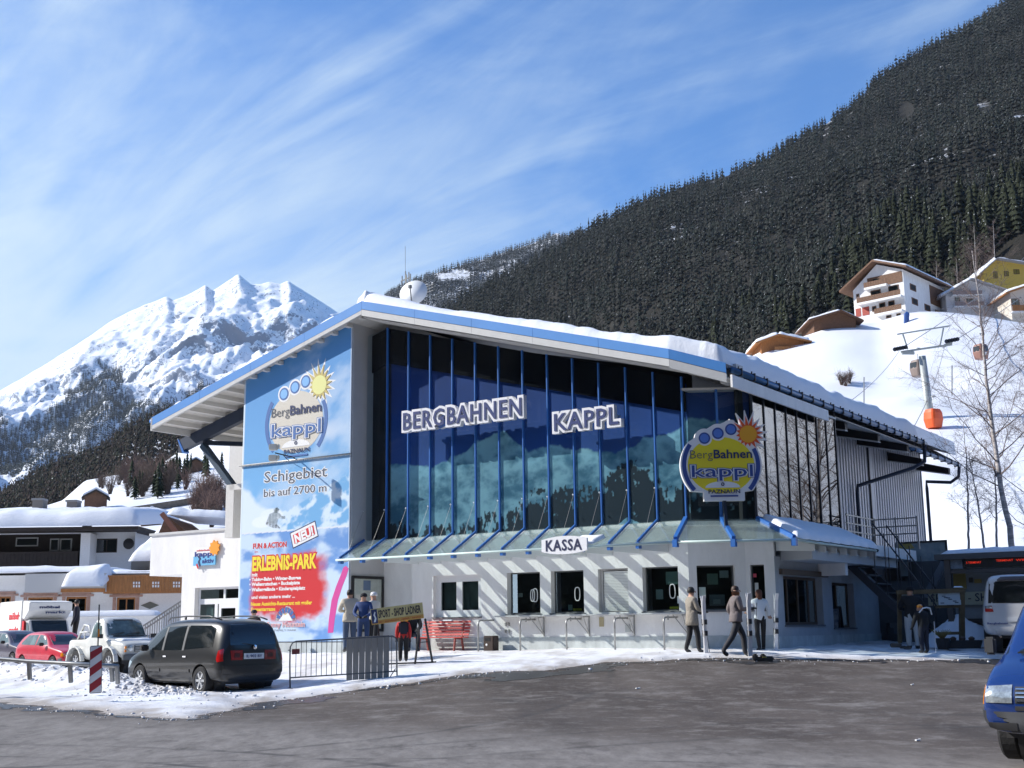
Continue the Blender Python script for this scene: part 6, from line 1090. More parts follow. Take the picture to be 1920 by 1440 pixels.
# ------------------------------------------------------------------ ropeway
def cabin(px, py, Y, label, body, door=None, size=1.0, grp=None):
    p = Q(px, py, Y); e = empty('gondola_cabin', tuple(p), .5, label=label, cat='gondola', group=grp); q = MB(); h = 1.05 * size; w_ = .88 * size
    prof = [(.60, -1.0), (.80, -.95), (1.0, -.1), (.94, .6), (.74, .97), (.55, 1.0)]; rings = []; vs = []; fs = []
    for (rr_, z) in prof:
        for k in range(16): a = 2 * math.pi * k / 16; cx_ = math.copysign(abs(math.cos(a)) ** .45, math.cos(a)); sy = math.copysign(abs(math.sin(a)) ** .45, math.sin(a)); vs.append((cx_ * rr_ * w_, sy * rr_ * w_ * .95, z * h))
    for i in range(len(prof) - 1):
        for k in range(16): fs.append((i * 16 + k, i * 16 + (k + 1) % 16, (i + 1) * 16 + (k + 1) % 16, (i + 1) * 16 + k))
    fs += [tuple(range(15, -1, -1)), tuple(80 + k for k in range(16))]; q.add(vs, fs); q.build('shell', body, e, smooth=False)
    if door:
        q = MB(); q.box((-.05, -w_ * .93, .35 * h), (w_ * 1.2, .04, .7 * h)); q.build('window', door, e); q = MB(); q.box((-w_ * .96, 0, .32 * h), (.04, w_ * 1.1, .66 * h)); q.build('window', door, e)
        q = MB(); q.box((-.0, -w_ * .96, -.32 * h), (w_ * .5, .03, .36 * h)); q.build('round_badge', INKW, e)
    q = MB(); q.tube([(0, 0, h), (0, 0, h + .7), (.25, 0, h + 1.5)], .04, 6); q.box((.25, 0, h + 1.5), (.5, .2, .15)); q.build('hanger', STEEL, e); return e, p
GREYC = mat('cabin_grey', (.22, .17, .15), .5); ORC = mat('cabin_orange', (.75, .10, .015), .4); CG = mat('cabin_glass', (.06, .07, .08), .1)
cabin(1722, 691, 150, 'grey brown gondola cabin with dark windows beside the lift pylon', GREYC, CG); cabin(1750, 785, 142, 'bright orange gondola cabin in front of the pylon foot', ORC, None, 1.05); cabin(1839, 660, 165, 'brownish gondola cabin behind the birch branches', mat('cabin_red_brown', (.26, .13, .10), .5), CG)
e = empty('lift_pylon', label='tall grey ropeway pylon with cross arms on the snowy slope', cat='pylon'); PY = 148; top = Q(1729, 668, PY); bot = Q(1746, 800, PY); bot = bot + (bot - top) * .35
q = MB(); q.tube([tuple(bot), tuple(top)], [.62, .42], 14); q.build('mast', mat('pylon_grey', (.40, .43, .42), .5, metal=.3), e, smooth=True)
ym = mat('pylon_grey', (.40, .43, .42))
for (x0, y0, x1, y1, w_) in ((1689, 660, 1785, 646, .22), (1682, 627, 1781, 611, .16), (1702, 655, 1693, 627, .16), (1762, 650, 1769, 615, .16), (1691, 662, 1714, 662, .35), (1768, 650, 1784, 642, .35)): q = MB(); q.bar(Q(x0, y0, PY), Q(x1, y1, PY), w_); q.build('cross_arm', ym, e)
for (x0, y0) in ((1686, 655), (1783, 640)):
    for k in range(5): p = Q(x0 - 8 + 5 * k, y0 - 1.0 * k, PY - .3); q = MB(); q.lathe([(.26, -.08), (.26, .08)], 10, tuple(p), Matrix.Rotation(math.pi / 2, 3, 'X')); q.build('sheave', mat('dark_steel', (.03, .035, .045), .5), e)
def cable(a, b, sag, r, label):
    a = np.array(a, float); b = np.array(b, float); q = MB(); q.tube([tuple(a + (b - a) * t + np.array([0, 0, -sag * 4 * t * (1 - t)])) for t in np.linspace(0, 1, 14)], r, 4); tag(q.build('ropeway_cable', mat('cable_grey', (.22, .22, .24), .5)), label, 'cable')
endL = OB + Uv * -6 + Vv * 22 + [0, 0, 9.6]; endR = OB + Uv * -1 + Vv * 24 + [0, 0, 8.6]
cable(endL, Q(1688, 655, PY), 1.2, .028, 'thin ropeway cable from the station roof to the left pylon arm'); cable(endR, Q(1772, 645, PY), 1.2, .028, 'thin ropeway cable from the station roof to the right pylon arm')
cable(Q(1688, 655, PY), Q(1990, 400, 420), 3, .05, 'ropeway cable climbing from the left pylon arm past the upper houses'); cable(Q(1784, 642, PY), Q(2050, 420, 420), 3, .05, 'ropeway cable climbing from the right pylon arm out of the picture')
for (x, y0, y1, lb) in ((1620, 707, 765, 'thin grey pole standing on the slope above the roof snow'), (1785, 685, 728, 'short slope marker pole right of the lift pylon'), (1704, 588, 612, 'blue clad snow lance on the crest below the guest house')):
    YY = 120 if y1 > 700 else 205; q = MB(); q.tube([tuple(Q(x, y1 + 14, YY)), tuple(Q(x, y0, YY))], .06 if y1 > 700 else .08, 6); o = q.build('marker_pole', mat('lance_blue', (.02, .07, .25), .5) if y1 < 700 else STEEL); tag(o, lb, 'pole')
q = MB(); q.tube([tuple(Q(1698, 610, 204.5)), tuple(Q(1700, 590, 204.5)), tuple(Q(1702, 586, 204.5))], [.35, .5, .3], 8); tag(q.build('lance_cover', mat('lance_blue', (.02, .07, .25), .5)), 'dark blue protective cover hanging on the snow lance', 'cover')
p = hit(SLO, 1583, 722)
for i, (x, y) in enumerate(((1578, 722), (1586, 724), (1593, 719))):
    p = hit(SLO, x, y)
    if p is not None: e = empty('bare_bush', tuple(p), i, label='low bare bush poking out of the ski slope above the roof', cat='bush', group='bare bushes on the ski slope'); e.scale = (3, 3, 2.4); c = bush_me[i].copy(); COL.objects.link(c); c.parent = e
# ------------------------------------------------------------------ birches
BARK = mat('birch_bark', (.42, .38, .36), .8, var=.75, scale=2.2, stretch=(1, 1, 5)); TWG = mat('birch_twigs', (.17, .125, .11), .9)
def birch(pts, rad, label, seed, nb=60, spread=1.0, zmin=.22, name='birch_tree'):
    r = np.random.default_rng(seed); pts = [np.array(p, float) for p in pts]; P0 = pts[0]; e = empty(name, tuple(P0), label=label, cat='tree'); loc = [p - P0 for p in pts]; n = len(loc)
    cum = np.r_[0, np.cumsum([np.linalg.norm(loc[i + 1] - loc[i]) for i in range(n - 1)])]; Ht = cum[-1]; fn = lambda t: np.array([np.interp(t * Ht, cum, [l[i] for l in loc]) for i in range(3)])
    q = MB(); ts = np.linspace(0, 1, 24); q.tube([tuple(fn(t) + r.normal(0, .012, 3)) for t in ts], [rad * (1 - .93 * t) + .006 for t in ts], 8); q.build('trunk', BARK, e, smooth=True)
    b1 = MB(); tw = MB()
    def seg(mb, a, b, ra, rb, bow, k=4, sides=3):
        mid = [a + (b - a) * t + np.array([0, 0, bow * 4 * t * (1 - t)]) + (r.normal(0, .018, 3) * np.linalg.norm(b - a) if 0 < t < 1 else 0) for t in np.linspace(0, 1, k)]; mb.tube([tuple(m_) for m_ in mid], [ra + (rb - ra) * t for t in np.linspace(0, 1, k)], sides, cap=False); return mid
    for i in range(nb):
        t = zmin + (1 - zmin) * (i + r.random()) / nb; p = fn(min(t, .99)); a = r.uniform(0, 6.28); Lb = Ht * (.36 * (1 - t) ** .75 + .05) * r.uniform(.6, 1.15) * spread; el = r.uniform(.55, 1.0); d = np.array([math.cos(a) * math.cos(el), math.sin(a) * math.cos(el), math.sin(el)]); rb_ = rad * (1 - .9 * t) * .30 + .003
        m_ = seg(b1, p, p + d * Lb, rb_, .004, -.04 * Lb, 6, 4)
        for j in range(int(5 + Lb * 4.5)):
            u = r.uniform(.2, 1); idx = min(int(u * 5), 4); w_ = u * 5 - idx; q0 = m_[idx] * (1 - w_) + m_[idx + 1] * w_; d2 = d * .8 + r.normal(0, .55, 3); d2 /= np.linalg.norm(d2); L2 = Lb * r.uniform(.15, .38); m2 = seg(tw, q0, q0 + d2 * L2, .0055, .0025, .0, 3)
            for k in range(int(3 + L2 * 5)):
                u2 = r.uniform(.2, 1); q1 = q0 + d2 * L2 * u2; d3 = d2 * .6 + r.normal(0, .6, 3) + [0, 0, -.15]; d3 /= np.linalg.norm(d3); L3 = r.uniform(.15, .45); tw.tube([tuple(q1), tuple(q1 + d3 * L3)], [.003, .0018], 3, cap=False)
    o1 = b1.build('branches', TWG, e, fix=False); o1['kind'] = 'stuff'; o2 = tw.build('twigs', TWG, e, fix=False); o2['kind'] = 'stuff'; return e
BY = 46
birch([Q(1899, 1040, BY), Q(1893, 985, BY), Q(1880, 930, BY), Q(1868, 850, BY), Q(1858, 780, BY), Q(1848, 700, BY), Q(1843, 640, BY), Q(1836, 560, BY), Q(1822, 470, BY)], .115, 'tall leaning leafless birch rising at the right above the shop roof', 31, 50, .95, .2)
birch([Q(1816, 1035, 52), Q(1815, 960, 52), Q(1813, 870, 52), Q(1806, 790, 52)], .05, 'slim bare birch sapling, leftmost of the saplings above the shop roof', 32, 22, .8)
birch([Q(1846, 1035, 52), Q(1836, 960, 52), Q(1826, 900, 52), Q(1816, 850, 52)], .05, 'slim bare sapling leaning left between two others above the shop roof', 33, 20, .8)
birch([Q(1869, 1035, 52), Q(1868, 960, 52), Q(1866, 880, 52), Q(1864, 800, 52)], .05, 'slim upright sapling just left of the tall birch trunk', 34, 22, .8)
birch([(20.8, 46, .6), (20.9, 46, 5), (20.6, 46.2, 10), (20.3, 46.3, 14)], .16, 'bare birch beyond the right edge mirrored in the side windows', 35, 60, 1.0, .15)
birch([(26, 49, .8), (26.2, 49, 5), (26.4, 49, 11)], .12, 'second bare birch further right mirrored in the side windows', 36, 45, 1.0, .15)
for i, (x, y, h) in enumerate(((1800, 540, 11), (1835, 500, 13), (1760, 525, 9), (1870, 480, 12))):
    b_ = Q(x, y + 60, 240); birch([b_, b_ + [0, 0, h * .5], b_ + [.3, 0, h * 1.15]], .14, ['bare reddish tree behind the gap between guest house and pale chalet', 'tall bare tree behind the pale chalet roof', 'bare tree behind the right end of the guest house', 'bare tree behind the yellow house roof'][i], 50 + i, 26, 1.1, .2, 'bare_tree')
# ------------------------------------------------------------------ vehicles
def evalmesh(o):
    dg = bpy.context.evaluated_depsgraph_get(); me = bpy.data.meshes.new_from_object(o.evaluated_get(dg)); return me
TYRE = mat('tyre', (.018, .018, .02), .85, bump=.3, bscale=30); ALLOY = mat('alloy', (.55, .56, .58), .3, metal=.6); CARG = mat('car_glass', (.012, .016, .018), .04, spec=.7, coat=.3); CARG2 = mat('car_glass_pale', (.12, .17, .17), .08, spec=.8, var=.6, scale=2.5)
BLKP = mat('black_plastic', (.025, .025, .027), .55); CHROME = mat('chrome', (.7, .7, .72), .12, metal=1); LAMPR = mat('tail_red', (.50, .008, .008), .15, coat=.8); LAMPC = mat('lamp_clear', (.42, .46, .48), .12, coat=1, metal=.5, var=.5, scale=14); LAMPO = mat('lamp_orange', (.80, .25, .01), .2, coat=.6); PLATE = mat('plate_white', (.7, .72, .74), .4)
def body_mesh(st, arches, R, W, name, m_, parent, cuts=2):
    """loft of cross sections (x, w, zb, zbelt, ztop, wt); wheel arches are cut out"""
    vs = []; fs = []; n = 0; prof = []
    for (x, w_, zb, zm, zt, wt) in st:
        h = [(0, zb), (w_ * .80, zb), (w_ * .95, zb + .07), (w_ * 1.0, zb + .38 * (zm - zb)), (w_ * 1.0, zb + .74 * (zm - zb)), (w_ * .965, zm), (wt * 1.0 + (w_ * .965 - wt) * .12, zt - .12 * max(.35, (zt - zm))), (wt * .84, zt - .012), (0, zt + .012)]
        if zt - zm < .08: h[6] = (w_ * .92, zt - .02); h[7] = (w_ * .7, zt)
        ring = [(x, y, z) for y, z in h] + [(x, -y, z) for y, z in h[-2:0:-1]]; n = len(ring); vs += ring
    for i in range(len(st) - 1):
        for k in range(n): fs.append((i * n + k, i * n + (k + 1) % n, (i + 1) * n + (k + 1) % n, (i + 1) * n + k))
    fs.append(tuple(range(n))); fs.append(tuple((len(st) - 1) * n + k for k in range(n - 1, -1, -1)))
    o = MB().add(vs, fs).build('tmp', None); sb = o.modifiers.new('s', 'SUBSURF'); sb.levels = cuts; sb.render_levels = cuts
    cyl = MB()
    for ax in arches:
        for sg in (-1, 1): cyl.lathe([(R, -.30), (R, .30)], 28, (ax[0], sg * (W - .12), ax[1]), Matrix.Rotation(math.pi / 2, 3, 'X'))
    c = cyl.build('tmpc', None); bo_ = o.modifiers.new('b', 'BOOLEAN'); bo_.object = c; bo_.operation = 'DIFFERENCE'; bo_.solver = 'EXACT'
    o2 = MB().add(vs, fs).build('tmp2', None); s2 = o2.modifiers.new('s', 'SUBSURF'); s2.levels = cuts
    full = evalmesh(o2); bv = BVHTree.FromPolygons([v.co for v in full.vertices], [tuple(p.vertices) for p in full.polygons])
    me = evalmesh(o); me.materials.clear()
    for t in (o, c, o2): bpy.data.objects.remove(t)
    b = meshobj(name, me, m_, parent, True); me.set_sharp_from_angle(angle=.6) if hasattr(me, 'set_sharp_from_angle') else None
    return b, bv
def decal(bv, poly, axis, sg, off, m_, name, parent, sub=4, th=.012):
    bm = bmesh.new(); vs = [bm.verts.new((x, z, 0)) for x, z in poly]; bm.faces.new(vs); bmesh.ops.triangulate(bm, faces=bm.faces[:]); bmesh.ops.subdivide_edges(bm, edges=bm.edges[:], cuts=sub, use_grid_fill=True)
    bmesh.ops.triangulate(bm, faces=bm.faces[:])
    for v in bm.verts:
        a, z = v.co.x, v.co.y
        o_, d_ = (Vector((a, sg * 3, z)), Vector((0, -sg, 0))) if axis == 'y' else (Vector((sg * 5, a, z)), Vector((-sg, 0, 0)))
        if axis == 'z': o_, d_ = Vector((a, z, 4)), Vector((0, 0, -1))
        h = bv.ray_cast(o_, d_)
        v.co = (h[0] - d_ * off) if h[0] is not None else o_ + d_ * (3 if axis == 'y' else 5)
    bad = [v for v in bm.verts if abs(v.co.x) > 4.9 or v.co.length > 20]
    g2 = bmesh.ops.extrude_face_region(bm, geom=bm.faces[:]); 
    dv = Vector((0, -sg, 0)) if axis == 'y' else (Vector((-sg, 0, 0)) if axis == 'x' else Vector((0, 0, -1)))
    for v in [e for e in g2['geom'] if isinstance(e, bmesh.types.BMVert)]: v.co += dv * th
    bmesh.ops.recalc_face_normals(bm, faces=bm.faces[:]); me = bpy.data.meshes.new(name); bm.to_mesh(me); bm.free(); o = meshobj(name, me, m_, parent, True); me.set_sharp_from_angle(angle=.7); return o
def wheel(x, y, r, wd, parent, kind='six', sg=1):
    R = Matrix.Rotation(-sg * math.pi / 2, 3, 'X'); q = MB(); q.lathe([(r * .66, -wd * .5), (r * .93, -wd * .5), (r, -wd * .36), (r, wd * .36), (r * .93, wd * .5), (r * .66, wd * .5), (r * .66, -wd * .5)], 28, (x, y, r), R); w_ = q.build('wheel', TYRE, parent, smooth=False)
    q = MB(); q.lathe([(r * .66, -wd * .4), (r * .66, wd * .44), (r * .61, wd * .46), (r * .60, wd * .1), (.001, wd * .1)], 24, (x, y, r), R); n = 6 if kind == 'six' else 8
    for k in range(n): a = 2 * math.pi * k / n; R2 = R @ Matrix.Rotation(a, 3, 'Z'); c = Vector((x, y, r)) + R2 @ Vector((r * .36, 0, wd * .34)); q.box(c, (r * .50, r * (.17 if kind == 'six' else .13), wd * .14), R=R2)
    q.lathe([(r * .16, wd * .2), (r * .15, wd * .46), (.001, wd * .48)], 12, (x, y, r), R); q.build('rim', ALLOY if kind != 'steel' else mat('steel_rim', (.22, .22, .21), .5, metal=.4), w_); return w_
def wheels(xs_, y, r, wd, parent, kind): [wheel(x, sg * y, r, wd, parent, kind, sg) for x in xs_ for sg in (-1, 1)]
def arch_liner(xs_, y, R, parent):
    q = MB(); [q.lathe([(R + .01, -.16), (R + .01, .10)], 20, (x, sg * (y - .36), z), Matrix.Rotation(math.pi / 2, 3, 'X')) for x, z in xs_ for sg in (-1, 1)]; o = q.build('arch_liner', BLKP, parent); o['kind'] = 'stuff'
def place(e, ref_local, px, py, dep, fwd_):
    p = at(px, py, dep); th = math.atan2(fwd_[1], fwd_[0]); c, s = math.cos(th), math.sin(th); x = p[0] - (c * ref_local[0] - s * ref_local[1]); y = p[1] - (s * ref_local[0] + c * ref_local[1])
    e.rotation_euler = (0, 0, th); e.location = (x, y, p[2]); return x, y, p[2]
# --- dark minivan, tail to the road
mv = empty('parked_minivan', label='dark grey minivan parked at an angle with its tail towards the road', cat='minivan'); PAINTG = mat('paint_anthracite', (.014, .014, .015), .30, coat=.35, spec=.4)
st = [(-2.27, .62, .42, .80, .98, .55), (-2.25, .80, .30, .86, 1.15, .60), (-2.18, .87, .27, .96, 1.46, .62), (-2.02, .90, .26, 1.02, 1.66, .66), (-1.6, .905, .25, 1.03, 1.725, .70), (-.8, .905, .24, 1.02, 1.745, .71), (0, .905, .24, 1.00, 1.74, .71), (.55, .905, .24, .985, 1.70, .70), (1.0, .90, .24, .97, 1.50, .68), (1.38, .90, .25, .965, 1.20, .70), (1.62, .89, .25, .92, .98, .80), (1.95, .87, .25, .84, .87, .78), (2.22, .80, .27, .72, .76, .66), (2.34, .62, .34, .58, .62, .5)]
_, bv = body_mesh(st, [(-1.42, .31), (1.42, .31)], .385, .905, 'body', PAINTG, mv); arch_liner([(-1.42, .31), (1.42, .31)], .9, .385, mv); wheels((-1.42, 1.42), .80, .32, .215, mv, 'six')
for sg in (-1, 1):
    for poly in ([(1.30, 1.03), (.72, 1.46), (.50, 1.53), (.42, 1.53), (.42, 1.0)], [(.30, 1.0), (.30, 1.55), (-.52, 1.58), (-.52, 1.01)], [(-.66, 1.02), (-.66, 1.58), (-1.55, 1.57), (-1.80, 1.50), (-1.86, 1.08)]): decal(bv, poly, 'y', sg, .006, CARG, 'side_window', mv)
    for xa in (.36, -.59): decal(bv, [(xa - .045, 1.0), (xa + .045, 1.0), (xa + .04, 1.55), (xa - .04, 1.55)], 'y', sg, .012, mat('pillar_grey', (.12, .12, .12), .4, coat=.3), 'pillar', mv, 2)
    for poly in ([(.36, .30), (.345, .30), (.345, .99), (.36, .99)], [(-.58, .30), (-.595, .30), (-.595, 1.0), (-.58, 1.0)], [(1.05, .42), (1.03, .42), (1.12, .95), (1.135, .95)]): decal(bv, poly, 'y', sg, .002, BLKP, 'door_gap', mv, 2, .004)
    for x0, x1 in ((-.95, .30), (.42, 1.0)): decal(bv, [(x0, .50), (x1, .50), (x1, .57), (x0, .57)], 'y', sg, .018, PAINTG, 'rub_strip', mv, 3)
    for xx in (.20, -.72): q = MB(); h = bv.ray_cast(Vector((xx, sg * 3, .86)), Vector((0, -sg, 0)))[0]; q.box((xx, h.y + sg * .012, .86), (.15, .03, .035)); q.build('door_handle', CHROME, mv, bevel=.005)
    q = MB(); q.tube([(.62, sg * .60, 1.70), (.4, sg * .66, 1.775), (-.4, sg * .675, 1.80), (-1.4, sg * .66, 1.785), (-1.85, sg * .62, 1.70)], .018, 8); [q.box((x, sg * .66, 1.75), (.06, .03, .07)) for x in (-.3,)]; q.build('roof_rail', mat('rail_black', (.03, .03, .03), .35), mv, smooth=True)
    q = MB(); q.box((1.02, sg * 1.0, 1.06), (.13, .20, .15)); q.build('wing_mirror', BLKP, mv, bevel=.03)
    decal(bv, [(2.24, .56), (2.0, .58), (1.85, .72), (2.1, .76)], 'y', sg, .006, LAMPC, 'headlight', mv, 2)
    decal(bv, [(-2.235, .76), (-2.12, .74), (-2.08, .80), (-2.10, 1.00), (-2.20, 1.04)], 'y', sg, .010, LAMPR, 'tail_light', mv, 3)
decal(bv, [(-.62, 1.12), (.62, 1.12), (.60, 1.40), (.50, 1.60), (-.50, 1.60), (-.60, 1.40)], 'x', -1, .006, CARG, 'rear_window', mv, 5)
for sg in (-1, 1): decal(bv, [(sg * .30, .78), (sg * .60, .78), (sg * .62, 1.0), (sg * .30, 1.0)], 'x', -1, .008, mat('tail_dark_red', (.22, .01, .01), .25, coat=.6), 'tail_panel', mv, 3); decal(bv, [(sg * .38, .84), (sg * .52, .84), (sg * .52, .93), (sg * .38, .93)], 'x', -1, .015, mat('tail_smoke', (.06, .01, .01), .3), 'tail_lens', mv, 2)
decal(bv, [(-.27, .80), (.27, .80), (.27, .93), (-.27, .93)], 'x', -1, .02, PLATE, 'number_plate', mv, 2)
h = bv.ray_cast(Vector((-5, 0, .86)), Vector((1, 0, 0)))[0]; text('lettering', 'IL·902 BY', INKN, (h.x - .045, .22, .835), (0, -1, 0), (0, 0, 1), .42, .065, .02, .004, mv)
q = MB(); q.lathe([(.05, 0), (.05, .02), (.001, .03)], 14, (h.x - .03, 0, 1.07), Matrix.Rotation(-math.pi / 2, 3, 'Y')); q.build('badge', CHROME, mv)
decal(bv, [(-.82, .48), (.82, .48), (.80, .66), (-.80, .66)], 'x', -1, .03, PAINTG, 'rear_bumper', mv, 4, .05); decal(bv, [(-.66, 1.05), (.66, 1.05), (.52, 1.36), (-.52, 1.36)], 'x', 1, .006, CARG, 'windscreen', mv, 4)
q = MB(); q.bar((-2.30, -.1, 1.10), (-2.24, .32, 1.16), .015); q.build('rear_wiper', BLKP, mv)
q = MB(); q.box((0, 0, .32), (4.0, 1.45, .16)); q.build('underbody', BLKP, mv); t45 = math.radians(44.7); FV = (-math.sin(t45), math.cos(t45)); place(mv, (-1.42, .80), 380, 1305, 29.0, FV); mv.location.z += .03
# --- white open-backed jeep
jp = empty('parked_jeep', label='white small off-road jeep with open cargo bed parked nose to the road', cat='jeep'); WHP = mat('paint_white_dirty', (.66, .66, .62), .35, coat=.4, var=.12, scale=3)
st = [(-1.72, .66, .50, .98, 1.02, .60), (-1.70, .70, .44, 1.0, 1.04, .66), (-1.0, .72, .42, 1.0, 1.04, .68), (-.35, .72, .42, 1.0, 1.04, .68), (-.34, .72, .42, 1.02, 1.62, .60), (.0, .73, .42, 1.02, 1.68, .62), (.38, .73, .42, 1.02, 1.66, .61), (.62, .72, .42, 1.0, 1.12, .64), (.75, .70, .44, .98, 1.02, .66), (1.3, .66, .46, .94, .98, .60), (1.60, .62, .5, .88, .93, .55), (1.63, .58, .54, .84, .88, .5)]
_, bv = body_mesh(st, [(-1.05, .36), (1.0, .36)], .42, .73, 'body', WHP, jp, 1); arch_liner([(-1.05, .36), (1.0, .36)], .72, .42, jp); wheels((-1.05, 1.0), .66, .35, .20, jp, 'eight')
for sg in (-1, 1):
    decal(bv, [(-.20, 1.08), (.42, 1.08), (.28, 1.50), (-.18, 1.52)], 'y', sg, .006, CARG2, 'side_window', jp, 3)
    q = MB(); q.tube([(-.36, sg * .60, 1.0), (-.6, sg * .58, 1.42), (-.9, sg * .58, 1.45), (-1.25, sg * .60, 1.02)], .035, 8); q.bar((-.4, sg * .64, 1.24), (-1.05, sg * .64, 1.24), .04); q.bar((-.75, sg * .64, 1.02), (-.75, sg * .64, 1.24), .03); q.build('roll_bar', WHP, jp, smooth=True)
    for x in (-1.05, 1.0): q = MB(); [q.bar((x + .47 * math.cos(a), sg * .76, .36 + .47 * math.sin(a)), (x + .47 * math.cos(a + .4), sg * .76, .36 + .47 * math.sin(a + .4)), .12, .05) for a in np.linspace(.1, 2.65, 7)]; q.build('wheel_flare', WHP, jp)
    q = MB(); q.lathe([(.085, 0), (.085, .03), (.001, .045)], 14, (1.62, sg * .42, .78), Matrix.Rotation(math.pi / 2, 3, 'Y')); q.build('headlight', LAMPC, jp)
    q = MB(); q.box((1.62, sg * .56, .80), (.03, .05, .07)); q.box((1.62, sg * .56, .70), (.03, .05, .06)); q.build('indicator', LAMPO, jp); q = MB(); q.box((.62, sg * .84, 1.12), (.08, .14, .12)); q.build('wing_mirror', BLKP, jp)
decal(bv, [(-.58, 1.14), (.58, 1.14), (.54, 1.56), (-.54, 1.56)], 'x', 1, .008, CARG2, 'windscreen', jp, 4)
for (y0, y1, z0, z1) in ((-.62, .62, 1.10, 1.135), (-.60, .60, 1.565, 1.60)): decal(bv, [(y0, z0), (y1, z0), (y1, z1), (y0, z1)], 'x', 1, .014, BLKP, 'windscreen_seal', jp, 3)
decal(bv, [(-.30, .68), (.30, .68), (.30, .86), (-.30, .86)], 'x', 1, .014, mat('grille_grey', (.13, .14, .14), .5), 'grille', jp, 2)
for k in range(4): q = MB(); q.box((1.665, 0, .71 + .045 * k), (.02, .56, .014)); q.build('grille_bar', WHP, jp)
q = MB(); q.box((1.70, 0, .53), (.12, 1.36, .16)); q.build('bumper', mat('bumper_dark', (.08, .09, .10), .5), jp, bevel=.02); q = MB(); q.box((0, 0, .42), (2.9, 1.1, .16)); q.build('underbody', BLKP, jp); q = MB(); q.box((-1.02, 0, 1.05), (1.2, 1.2, .02)); q.build('cargo_floor', BLKP, jp)
q = MB(); q.bar((.72, -.1, 1.16), (.62, .38, 1.22), .02); q.bar((.72, -.55, 1.16), (.62, -.1, 1.22), .02); q.build('wiper', BLKP, jp)
snowpad('snow_patch', lambda u, v: np.stack([.75 + .5 * u, -.5 + 1.0 * v, 1.01 - .03 * u + 0 * v], -1), .5, 1, .05, 10, 14, jp, seed=2, edge=.15, amp=.04)
FJ = (math.sin(t45), -math.cos(t45)); place(jp, (1.0, -.66), 207, 1268, 35.6, FJ)
# --- red hatchback, dark hatchback
def hatch(name, label, paint, low, px, py, dep):
    e = empty(name, label=label, cat='car'); st = [(-1.82, .56, .42, .78, .92, .5), (-1.80, .72, .32, .84, .96, .60), (-1.70, .77, .27, .87, 1.08, .60), (-1.35, .78, .25, .87, 1.33, .58), (-.8, .785, .24, .87, 1.37, .58), (-.1, .785, .24, .86, 1.36, .57), (.2, .78, .24, .85, 1.30, .56), (.62, .78, .24, .84, 1.02, .60), (.85, .775, .25, .83, .88, .68), (1.4, .76, .26, .76, .80, .66), (1.75, .72, .30, .70, .73, .6), (1.84, .6, .36, .60, .62, .5)]
    _, bv = body_mesh(st, [(-1.15, .28), (1.15, .28)], .335, .785, 'body', paint, e); arch_liner([(-1.15, .28), (1.15, .28)], .78, .335, e); wheels((-1.15, 1.15), .69, .28, .17, e, 'eight')
    for sg in (-1, 1):
        decal(bv, [(.60, .92), (.18, 1.22), (-.18, 1.25), (-.18, .91)], 'y', sg, .006, CARG2, 'side_window', e, 3); decal(bv, [(-.26, .91), (-.26, 1.25), (-1.0, 1.24), (-1.35, .98), (-1.3, .93)], 'y', sg, .006, CARG2, 'side_window', e, 3)
        decal(bv, [(.28, .28), (.27, .28), (.27, .88), (.28, .88)], 'y', sg, .003, BLKP, 'door_gap', e, 2, .004); decal(bv, [(-.72, .28), (-.73, .28), (-.73, .9), (-.72, .9)], 'y', sg, .003, BLKP, 'door_gap', e, 2, .004)
        q = MB(); q.box((.50, sg * .86, .94), (.10, .15, .11)); q.build('wing_mirror', BLKP, e, bevel=.02); decal(bv, [(sg * .40, .56), (sg * .66, .56), (sg * .66, .68), (sg * .40, .70)], 'x', 1, .008, LAMPC, 'headlight', e, 2); decal(bv, [(1.80, .55), (1.66, .55), (1.66, .66), (1.78, .67)], 'y', sg, .008, LAMPO, 'indicator', e, 2)
        decal(bv, [(1.80, .28), (1.30 + .2, .28), (1.5, .48), (1.80, .50)], 'y', sg, .012, low, 'bumper_corner', e, 2)
    decal(bv, [(-.56, .92), (.56, .92), (.48, 1.26), (-.48, 1.26)], 'x', 1, .006, CARG, 'windscreen', e, 4); decal(bv, [(-.70, .30), (.70, .30), (.72, .50), (-.72, .50)], 'x', 1, .025, low, 'bumper', e, 4, .05); decal(bv, [(-.38, .56), (.38, .56), (.38, .67), (-.38, .67)], 'x', 1, .008, BLKP, 'grille', e, 2)
    decal(bv, [(-.55, .95), (.55, .95), (.48, 1.2), (-.48, 1.2)], 'x', -1, .006, CARG, 'rear_window', e, 4); q = MB(); q.box((0, 0, .30), (3.2, 1.2, .14)); q.build('underbody', BLKP, e); place(e, (1.15, -.69), px, py, dep, FJ); return e
hatch('parked_car', 'red hatchback with grey bumper parked between the dark car and the white jeep', mat('paint_red', (.52, .012, .035), .35, coat=.5, var=.12, scale=3), mat('bumper_grey', (.14, .14, .14), .6), 100, 1263, 41.0)
hatch('parked_car', 'dark grey violet hatchback cut by the left picture edge beside the red car', mat('paint_dark_violet', (.06, .05, .075), .35, coat=.5), BLKP, 25, 1254, 45.0)
